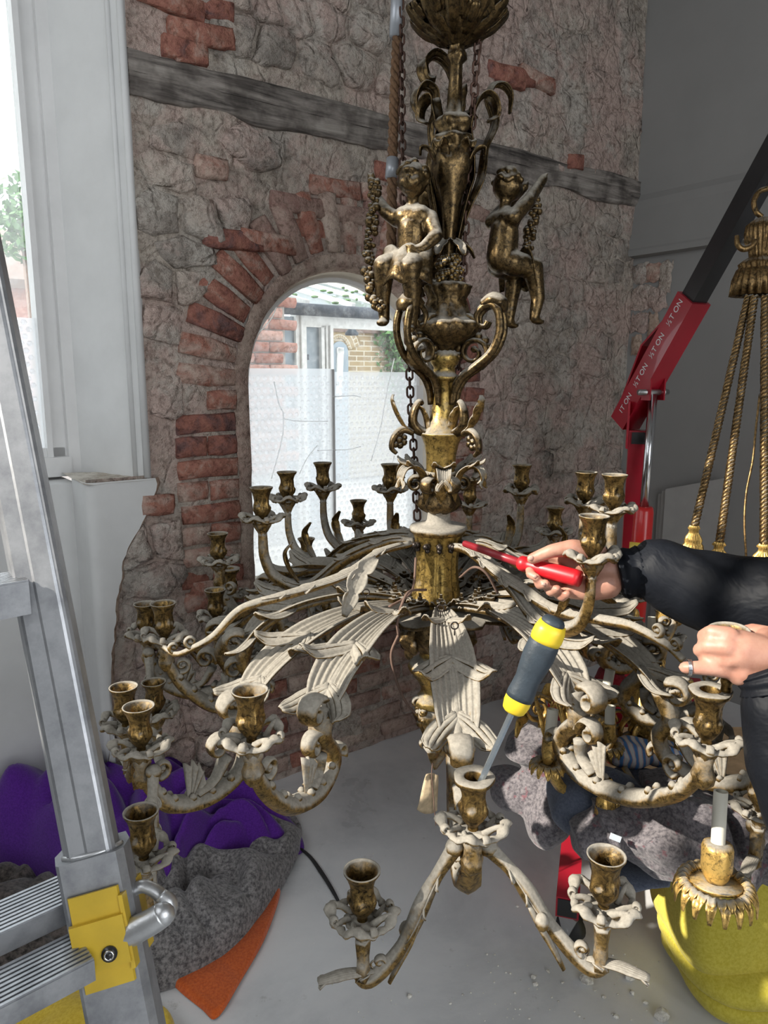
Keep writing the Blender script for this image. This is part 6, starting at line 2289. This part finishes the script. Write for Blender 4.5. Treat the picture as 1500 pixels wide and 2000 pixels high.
# head and neck out of the frame
hc = Vector((1.02, .72, 1.62))
S.ball(hc, (.098, .082, .118), 18, 12)
capsule(S, hc + Vector((.03, 0, -.20)), hc + Vector((.02, 0, -.08)), .055, .052, 14)
S.ball(hc + Vector((-.07, .02, -.05)), (.045, .05, .055), 12, 8)
S.ball(hc + Vector((-.105, .02, -.01)), (.016, .013, .022), 8, 6)
for s_ in (-1, 1):
    S.ball(hc + Vector((.0, .082 * s_, -.01)), (.02, .012, .03), 8, 6)
chain_blob(S, [(h1(1275, 1122, -.02), .032), (P(1430, 1170, HT - .07), .042), (P(1560, 1185, HT - .14), .05), (Vector((1.12, .98, 1.38)), .055), (Vector((1.08, .84, 1.36)), .07), (hc + Vector((.03, 0, -.20)), .055)], 12)
chain_blob(S, [(h2(1525, 1292, .01), .030), (P(1512, 1375, 1.12), .030), (P(1545, 1480, 1.12), .038), (P(1590, 1590, 1.12), .045), (Vector((.98, .62, 1.06)), .05), (Vector((1.06, .66, 1.38)), .055), (Vector((1.08, .82, 1.36)), .07)], 12)
remesh(S, .0042, 3, .4).build('body', M['skin'], person)
mb = MB()
for s_ in (-1, 1):
    mb.ball(hc + Vector((-.088, .034 * s_ + .01, .012)), .010, 8, 6)
mb.build('eye', plain('eye white', (.7, .7, .7), .3), person)
mb = MB(); mb.tube(spline([hc + Vector((-.112, .0, -.058)), hc + Vector((-.116, .02, -.06)), hc + Vector((-.108, .04, -.058))], 4), .006, 6); mb.build('mouth', plain('lips', (.4, .13, .11), .5), person)
B = MB()
B.ball(hc + Vector((.022, 0, .03)), (.100, .092, .108), 16, 12)
remesh(B, .012, 2).build('hair', M['hair'], person)
# finger nails
for (p, r) in ((h1(1037, 1090, -.023), .0068), (h1(1045, 1126, -.0235), .005), (h1(1062, 1141, -.030), .005)):
    mb = MB(); mb.ball(p, (r, r * .4, r * .8), 8, 6); mb.build('nail', plain('nail', (.68, .42, .34), .3), person)
# jacket: torso and both sleeves in one garment, elastic cuffs
J = MB()
sh1, sh2 = Vector((1.12, .98, 1.38)), Vector((1.06, .66, 1.38))
chain_blob(J, [(P(1262, 1116, HT - .006), .048), (P(1290, 1114, HT - .015), .068), (P(1330, 1135, HT - .03), .074), (P(1430, 1170, HT - .07), .086), (P(1560, 1185, HT - .14), .096)], 18)
chain_blob(J, [(P(1560, 1185, HT - .14), .096), (sh1, .10)], 18)
chain_blob(J, [(P(1516, 1352, 1.128), .040), (P(1518, 1385, 1.12), .052), (P(1545, 1480, 1.12), .066), (P(1590, 1590, 1.12), .072), (Vector((.98, .62, 1.06)), .085), (sh2, .10)], 18)
chain_blob(J, [(sh1 + Vector((0, -.02, -.02)), .115), (sh2 + Vector((0, .02, -.02)), .115)], 16)
chain_blob(J, [(Vector((1.08, .82, 1.34)), .15), (Vector((1.09, .83, 1.10)), .16), (Vector((1.10, .84, .86)), .165)], 18)
J2 = remesh(J, .009, 5, .5)
vs_ = []
for v in J2.v:                                # creases across the sleeves
    p = Vector(v)
    w = fbm(p.x * 5, p.y * 5, p.z * 5, 2)
    f = math.sin((p.x * 9 + p.z * 3 - p.y * 2 + w * 1.2) * 2 * PI) * .5 + fbm(p.x * 9, p.y * 9, p.z * 9, 2) * .8
    vs_.append(tuple(p + Vector((0, -.3, 1)).normalized() * f * .006))
J2.v = vs_
J2.build('jacket', M['jacket'], person)
for (pts, r0_) in (([(1207, 1122, HT + .002), (1218, 1120, HT), (1248, 1117, HT - .004)], .047), ([(1497, 1305, 1.134), (1505, 1322, 1.13), (1514, 1350, 1.125)], .043)):
    mb = MB()
    pth = spline([P(*p) for p in pts], 8)
    mb.tube(pth, [r0_ * .92, r0_ * 1.06, r0_ * 1.0, r0_ * 1.1, r0_ * 1.02, r0_ * 1.14], 44, caps=True, ridge=.035, nr=22)
    mb.build('cuff', M['jacket'], person)
T = MB()
for s_ in (-1, 1):
    chain_blob(T, [(Vector((1.10, .84 + .09 * s_, .90)), .115), (Vector((1.08, .84 + .10 * s_, .48)), .080), (Vector((1.10, .84 + .10 * s_, .09)), .055)], 16)
remesh(T, .014, 4).build('trousers', M['trouser'], person)
for s_ in (-1, 1):
    B = MB(); chain_blob(B, [(Vector((1.14, .84 + .10 * s_, .05)), .048), (Vector((1.02, .84 + .11 * s_, .042)), .040), (Vector((.94, .84 + .115 * s_, .038)), .034)], 12)
    remesh(B, .010, 3).build('shoe', M['rubber'], person)
mb = MB()
rc0, rc1 = h2(1358, 1303, .004), h2(1386, 1304, .0)
ad = (rc1 - rc0).normalized(); e1 = ad.orthogonal().normalized(); e2 = ad.cross(e1)
cc = h2(1346, 1303.5, .008)
for k in (-1, 0, 1):
    mb.tube([cc + ad * (.0018 * k) + (e1 * math.cos(a) + e2 * math.sin(a)) * (.0122 + .0003 * (k == 0)) for a in [2 * PI * i / 28 for i in range(28)]], .0011, 6, closed=True)
mb.build('finger_ring', M['chrome'], person)
# loose candle cup in that hand
lc = put('loose_candle_cup', CUP, None, P(1428, 1226, 1.17) - Vector((0, 0, .080)), M=Matrix.Rotation(.12, 3, 'X') @ Matrix.Rotation(-.10, 3, 'Y') @ Matrix.Diagonal((1.05, 1.05, 1)))
tag(lc, 'bronze candle cup taken off the chandelier and held in the hand with the ring', 'candle cup')

# ------------------------------------------------------------------ boards against the grey wall, rubble, cable
def rw_pt(u, v, off=.02):                      # picture point on the right wall
    o = Vector((0, 0, EYE)); d_ = P(u, v, 1) - o
    pl = W0 + WS * (SC - off)
    k = (pl - o).dot(WS) / d_.dot(WS)
    return o + d_ * k
M['panel'] = plain('pale grey board', (0.33, 0.325, 0.31), .8, var=.06)
for i, (uo, vo, off, nm) in enumerate(((-14, 10, .020, 'rearmost of the three pale boards leaning on the grey wall, its edge just showing'), (-7, 4, .038, 'middle one of the three pale boards leaning on the grey wall'), (0, 0, .056, 'foremost of the three pale boards leaning on the grey wall behind the ropes'))):
    q = [rw_pt(1300 + uo, 955 + vo, off), rw_pt(1414, 934 + vo * .3, off)]
    q += [Vector((q[1].x, q[1].y, .02)), Vector((q[0].x, q[0].y, .02))]
    mb = MB()
    mb.hexa([p + WS * .012 for p in q] + q)
    tag(mb.build('board', M['panel'], smooth=False), nm, 'board', 'boards leaning on the grey wall')

cab = thing('floor_cable', 'thin black cable lying across the grey floor beside the purple cloth', 'cable', on_z(620, 1690))
mb = MB(); mb.tube(spline([on_z(u, v, .006) for u, v in ((560, 1640), (600, 1668), (625, 1700), (650, 1740), (668, 1775))], 8), [.004, .005, .007, .006, .004], 8); mb.build('cable', M['rubber'], cab)
M['chip'] = stoney('plaster chip', [(.3, (.72, .69, .62)), (.7, (.88, .86, .80))], 30, .2, .3, .002)
rg = random.Random(31)
chips = [(1145, 1912, .020), (1232, 1905, .018), (1042, 1908, .008), (1045, 1922, .008), (800, 1945, .008), (1292, 1982, .022), (1235, 1938, .008), (1262, 1958, .007), (1204, 1985, .007), (1180, 1947, .006), (690, 1902, .005), (1070, 1897, .006), (880, 1960, .004), (740, 1820, .005), (1010, 1770, .005)]
chip_me = []
for k in range(5):
    B = MB()
    B.ball((0, 0, 0), (1, .8, .55), 7, 5)
    me = D.meshes.new('plaster_chip')
    me.from_pydata([tuple(c * (1 + .35 * mnoise.noise(Vector(p) * 1.7 + Vector((k * 5, 0, 0)))) for c in p) for p in B.v], [], B.f)
    me.materials.append(M['chip'])
    chip_me.append(me)
CHIP_LABEL = ('largest plaster crumb, below the front candle cup nearest the hoist leg', 'flat plaster crumb close to the corner of the folded yellow blanket', 'small plaster crumb, upper of a close pair below the drooping side arm', 'small plaster crumb, lower of a close pair below the drooping side arm',
              'lone pale crumb on the open floor between the two lowest candle cups', 'broad white plaster flake at the foot of the yellow blanket', 'pale crumb just left of the yellow blanket, upper of two', 'pale crumb just left of the yellow blanket, lower of two', 'crumb nearest the bottom edge of the picture, left of the white flake',
              'tiny crumb below the largest plaster crumb', 'tiny crumb beside the leaf tip of the lowest candle arm', 'tiny crumb under the middle of the drooping side arm', 'tiny crumb near the bottom edge below the front cup', 'tiny crumb straight below the stem of the front leaf', 'tiny crumb between the red hoist leg and the front cup')
for (u, v, r), lab in zip(chips, CHIP_LABEL):
    o = put('plaster_chip', rg.choice(chip_me), None, on_z(u, v, r * .45), M=Matrix.Rotation(rg.uniform(0, 6), 3, 'Z') @ Matrix.Diagonal((r, r, r)))
    tag(o, lab, 'rubble', 'plaster crumbs')
mb = MB()                                      # plaster grit, too fine to count
for k in range(90):
    u, v, r = (rg.uniform(880, 1290), rg.uniform(1860, 1995), rg.uniform(.002, .0045)) if k < 45 else (rg.uniform(590, 1100), rg.uniform(1540, 1990), rg.uniform(.0012, .0028))
    mb.ball(on_z(u, v, r * .5), (r, r * .8, r * .6), 5, 4)
tag(mb.build('plaster_grit', M['chip']), 'fine plaster grit scattered over the grey floor', 'grit', kind='stuff')
# ------------------------------------------------------------------ outside: yard seen through the windows
def X(u, v, b):
    s, z = wall_sz(u, v, b)
    return W(s, b, z)
M['yard'] = plain('yard paving', (.34, .33, .31), .9, var=.2, scale=3)
M['oldwhite'] = plain('weathered white paint', (.70, .70, .68), .6, var=.15, scale=25)
M['slate'] = plain('grey blue sheet', (.22, .27, .31), .4, var=.1, scale=4)
M['gutter'] = plain('dark gutter', (.035, .045, .065), .6, var=.3, scale=20)
M['outbrick'] = stoney('pink yard brick', [(.3, (.38, .17, .13)), (.7, (.58, .36, .30))], 9, .4, .4, .006)
M['render'] = plain('pale render', (.45, .43, .40), .9, var=.1)
M['leafgreen'] = plain('green leaves', (.07, .16, .045), .7, var=.5, scale=18)
M['leaflight'] = plain('light green leaves', (.22, .36, .06), .7, var=.4, scale=18)
M['tile'] = plain('brown roof tile', (.16, .11, .09), .8, var=.3, scale=20)
def yellow_brick():
    m, nt, bs = new_mat('yellow stock brick')
    g = nd(nt, 'ShaderNodeTexCoord')
    b = nd(nt, 'ShaderNodeTexBrick')
    b.inputs['Color1'].default_value = (.36, .27, .15, 1); b.inputs['Color2'].default_value = (.25, .18, .10, 1); b.inputs['Mortar'].default_value = (.50, .45, .36, 1)
    b.inputs['Scale'].default_value = 1.0; b.inputs['Brick Width'].default_value = .22; b.inputs['Row Height'].default_value = .075; b.inputs['Mortar Size'].default_value = .008
    mp = nd(nt, 'ShaderNodeMapping'); mp.inputs['Rotation'].default_value = (PI / 2, 0, 0)
    nt.links.new(g.outputs['Object'], mp.inputs[0]); nt.links.new(mp.outputs[0], b.inputs[0])
    nt.links.new(b.outputs[0], bs.inputs['Base Color'])
    bs.inputs['Roughness'].default_value = .9
    return m
M['ybrick'] = yellow_brick()
def prism(mb_, pts, b0, b1):
    n = len(pts)
    mb_.add([W(s, b0, z) for s, z in pts] + [W(s, b1, z) for s, z in pts], [tuple(range(n)), tuple(range(n, 2 * n))[::-1]] + [(i, i + n, (i + 1) % n + n, (i + 1) % n) for i in range(n)], True)
def obox(mb_, s0_, s1_, z0, z1, b0, b1):
    prism(mb_, [(s0_, z0), (s1_, z0), (s1_, z1), (s0_, z1)], b0, b1)
mb = MB(); obox(mb, -14, 22, -.12, -.02, .46, 24)
tag(mb.build('ground', M['yard'], smooth=False), 'paved yard outside the windows', kind='structure')
mb = MB(); obox(mb, SL - .35, SL - .05, -.02, 5.4, .46, 5.0)  # unseen wall, added to keep the sun off the splayed reveal
tag(mb.build('wall_sun_blocker', M['render'], smooth=False), 'unseen rendered wall added outside the bay window to block the sun', kind='structure')

# glazed lean-to
BL = 2.6
sz = lambda u, v: wall_sz(u, v, BL)
lean_to = thing('glass_lean_to', 'white framed lean-to with mossy glass roof seen through the arched window', 'lean-to', W(sz(600, 700)[0], BL, 0))
eave = sz(600, 606)[1]
sl_, sr_ = sz(552, 650)[0], sz(900, 650)[0]
def post(u0, u1, v0, b0=BL, b1=BL + .08, mat='oldwhite', name='post'):
    mb_ = MB(); obox(mb_, sz(u0, 650)[0], sz(u1, 650)[0], 0, sz(u0, v0)[1], b0, b1)
    return mb_.build(name, M[mat], lean_to, smooth=False)
post(578, 586, 612); post(586.5, 596, 612, BL - .02, BL + .1)
post(628, 634, 636); post(636, 640, 636, BL - .01, BL + .07); post(641.5, 647, 636, BL - .03, BL + .08)
mb = MB(); obox(mb, sz(560, 650)[0], sz(579, 650)[0], 0, sz(560, 617)[1], BL + .03, BL + .05); mb.build('grey_panel', M['slate'], lean_to, smooth=False)
mb = MB(); obox(mb, sz(596, 650)[0], sz(629, 650)[0], 0, sz(596, 638)[1], BL + .04, BL + .06); mb.build('grey_panel', M['slate'], lean_to, smooth=False)
mb = MB(); obox(mb, sz(598, 700)[0], sz(605, 700)[0], sz(600, 703)[1], sz(600, 692)[1], BL + .01, BL + .05); mb.build('wall_box', M['gutter'], lean_to, smooth=False)
mb = MB(); obox(mb, sz(596, 650)[0], sr_, sz(596, 638)[1], sz(596, 616)[1], BL, BL + .05); mb.build('fascia', M['oldwhite'], lean_to, smooth=False)
mb = MB(); mb.tube([W(sl_ - .05, BL - .06, eave), W(sr_, BL - .06, eave)], .045, 10); mb.build('gutter', M['gutter'], lean_to)
ridge_b = 4.3
rz = wall_sz(650, 556, ridge_b)[1]
def roof_pt(s, q):
    return W(s, BL + (ridge_b - BL) * q, eave + .04 + (rz - eave - .04) * q)
m_roof = film_mat('mossy wired glass', .85, (.42, .52, .56))
mb = MB()
mb.add([roof_pt(sl_, 0), roof_pt(sr_ + 2, 0), roof_pt(sr_ + 2, 1), roof_pt(sl_, 1)], [(0, 1, 2, 3)])
mb.build('roof_glass', m_roof, lean_to, smooth=False)
for k in range(12):
    s = sl_ + .22 + k * .42
    mb = MB(); mb.bar(roof_pt(s, 0) + Vector((0, 0, .015)), roof_pt(s + .0, 1) + Vector((0, 0, .015)), .035, .04); mb.build('glazing_bar', M['oldwhite'], lean_to, smooth=False)
mb = MB()
rg = random.Random(14)
for k in range(70):
    p = roof_pt(rg.uniform(sl_, sr_ + 1), rg.uniform(.05, .95)) + Vector((0, 0, .012))
    mb.ball(p, (rg.uniform(.012, .035), rg.uniform(.012, .03), .012), 6, 4)
tag(mb.build('moss', M['leafgreen'], lean_to), kind='stuff')
mb = MB(); mb.tube([roof_pt(sl_, 1), roof_pt(sr_ + 2, 1)], .05, 8); mb.build('ridge', M['oldwhite'], lean_to)

# pink brick pier beside it, brick by brick
BPR = 2.3
pier = put('wall_pier', None, None, W(wall_sz(520, 700, BPR)[0], BPR, 0))
tag(pier, 'pink brick pier of the yard seen at the edge of the arched window', kind='structure')
s_a, s_b = wall_sz(440, 700, BPR)[0], wall_sz(560, 700, BPR)[0]
mb = MB(); obox(mb, s_a, s_b, 0, 2.35, BPR + .020, BPR + .25); mb.build('mortar', M['render'], pier, smooth=False)
bme = brick_mesh('brick', .107, .034, M['outbrick'], 77)
zz = .9
k = 0
while zz < 2.3:
    s = s_a + .11 - (k % 2) * .11
    while s < s_b + .02:
        put('brick', bme, pier, W(s, BPR + .004, zz), M=RW)
        s += .225
    zz += .077
    k += 1

# far yellow brick garden wall with an arched plank door and ivy
BF = 7.0
fz = lambda u, v: wall_sz(u, v, BF)
gw = put('wall_garden', None, None, W(fz(700, 700)[0], BF, 0))
tag(gw, 'yellow brick garden wall with an arched door far behind the lean-to', kind='structure')
top = fz(700, 650)[1]
gs0, gs1 = fz(560, 700)[0], fz(1000, 700)[0]
mb = MB(); obox(mb, gs0, gs1, 0, top, BF, BF + .3)
o = mb.build('brickwork', M['ybrick'], gw, smooth=False)
o.rotation_euler = (0, 0, 0)
mb = MB(); obox(mb, gs0, gs1, top, top + .10, BF - .06, BF + .36); mb.build('coping', M['tile'], gw, smooth=False)
dz = fz(660, 672)[1]
ds0, ds1 = fz(646, 700)[0], fz(678, 700)[0]
mb = MB()
dm, dr = (ds0 + ds1) / 2, (ds1 - ds0) / 2
prism(mb, [(ds0, 0), (ds1, 0)] + [(dm + dr * math.cos(a), dz - .12 + .16 * math.sin(a)) for a in [PI * i / 10 for i in range(11)]], BF - .03, BF + .02)
mb.build('door', M['slate'], gw, smooth=False)
mb = MB(); mb.bar(W(ds0 + .1, BF - .05, dz - .8), W(ds1 - .15, BF - .05, dz - .05), .10, .03, up=WB); mb.bar(W(ds0 + .08, BF - .05, dz - .1), W(ds1 - .1, BF - .05, dz - .1), .08, .03, up=WB); mb.build('door_brace', M['oldwhite'], gw, smooth=False)
nb_ = 15
for k in range(nb_):
    a = PI * (.06 + .88 * k / (nb_ - 1))
    c = W(dm + (dr + .14) * math.cos(a), BF - .012, dz - .12 + (.16 + .17) * math.sin(a))
    put('brick', brick_mesh('brick', .05, .12, M['outbrick'], 90 + k) if k == 0 else bpy.data.meshes['vous'], gw, c, M=RW @ Matrix.Rotation(PI / 2 - a, 3, Vector((0, 1, 0)))) if k else None
    if k == 0:
        me_ = brick_mesh('vous', .05, .12, M['ybrick'], 91)
def leaf_cloud(mb_, c, r, n, size, seed):
    rg_ = random.Random(seed)
    for _ in range(n):
        d_ = Vector((rg_.gauss(0, 1), rg_.gauss(0, 1), rg_.gauss(0, 1))).normalized() * (rg_.random() ** .4)
        p = Vector(c) + Vector((d_.x * r[0], d_.y * r[1], d_.z * r[2]))
        a = Vector((rg_.uniform(-1, 1), rg_.uniform(-1, 1), rg_.uniform(-1, 1))).normalized()
        b = a.orthogonal().normalized()
        s_ = size * rg_.uniform(.6, 1.4)
        mb_.add([p - a * s_, p + b * s_ * .5, p + a * s_, p - b * s_ * .5], [(0, 1, 2, 3)])
def plant(name, label, cat, blobs, mat, n, size, trunk=None):
    root = thing(name, label, cat, blobs[0][0])
    mb_ = MB()
    for i, (c, r) in enumerate(blobs):
        leaf_cloud(mb_, c, r, n, size, i + len(name))
    tag(mb_.build('foliage', M[mat], root, smooth=False), kind='stuff')
    if trunk:
        mb_ = MB(); mb_.tube(spline(trunk, 6), [.12, .09, .05], 8); mb_.build('trunk', M['tile'], root)
    return root
iv = [(X(765, 660, BF - .1), (.5, .18, .45)), (X(780, 700, BF - .1), (.6, .18, .7)), (X(800, 740, BF - .1), (.8, .18, .9))]
plant('ivy', 'dark green ivy hanging over the yellow brick garden wall', 'ivy', iv, 'leafgreen', 420, .055, [W(fz(800, 700)[0], BF - .05, 0), W(fz(790, 700)[0], BF - .05, 1), W(fz(780, 700)[0], BF - .05, 2)])
hd = [(X(u, 628, BF + 2.5), (.8, .6, .5)) for u in (690, 720, 750, 790, 830)]
plant('hedge', 'light green hedge showing above the yellow brick garden wall', 'hedge', hd, 'leaflight', 300, .07, [W(fz(740, 700)[0], BF + 2.5, 0), W(fz(740, 700)[0], BF + 2.5, 1.5), X(740, 640, BF + 2.5)])
# cable with a hanging lamp under the lean-to
lamp = thing('hanging_lamp', 'small dark lamp hanging on a cable in front of the garden wall', 'lamp', X(688, 648, BL + .4))
mb = MB(); mb.tube(spline([X(642, 617, BL + .2), X(660, 630, BL + .3), X(685, 642, BL + .4)], 6), .006, 5); mb.build('cable', M['gutter'], lamp)
c = X(687, 648, BL + .4)
mb = MB(); mb.lathe([(.005, .04), (.02, .035), (.06, -.015), (.055, -.03), (.02, -.03)], 14, c); mb.build('shade', M['gutter'], lamp)

# seen through the bay window: tree, tiled roof, yard wall
BT = 9.0
house = thing('neighbour_house', 'neighbouring house with tiled roof seen low in the tall white window', 'house', W(wall_sz(30, 600, BT)[0], BT, 0))
h0, h1_ = wall_sz(-260, 560, BT)[0], wall_sz(78, 560, BT)[0]
ez = wall_sz(30, 548, BT)[1]
mb = MB(); obox(mb, h0, h1_, 0, ez, BT, BT + 3); mb.build('wall', M['outbrick'], house, smooth=False)
rt = wall_sz(60, 492, BT)[1]
mb = MB()
mb.add([W(h0, BT - .2, ez), W(h1_ + .2, BT - .2, ez), W(h1_ + .2, BT + 2, rt + .6), W(h0 + 1.0, BT + 2, rt + .6), W(h0, BT - .2, ez - .12), W(h1_ + .2, BT - .2, ez - .12)], [(0, 1, 2, 3), (0, 4, 5, 1)], True)
mb.build('roof', M['tile'], house, smooth=False)
tr = [(X(42, 400, 7.6), (.32, .3, .42)), (X(34, 440, 7.6), (.36, .3, .35)), (X(50, 455, 7.6), (.35, .3, .40))]
plant('young_tree', 'leafy young tree outside the tall white window', 'tree', tr, 'leafgreen', 160, .06, [W(wall_sz(60, 500, 7.6)[0], 7.6, 0), W(wall_sz(60, 500, 7.6)[0], 7.6, 1.8), X(45, 430, 7.6)])
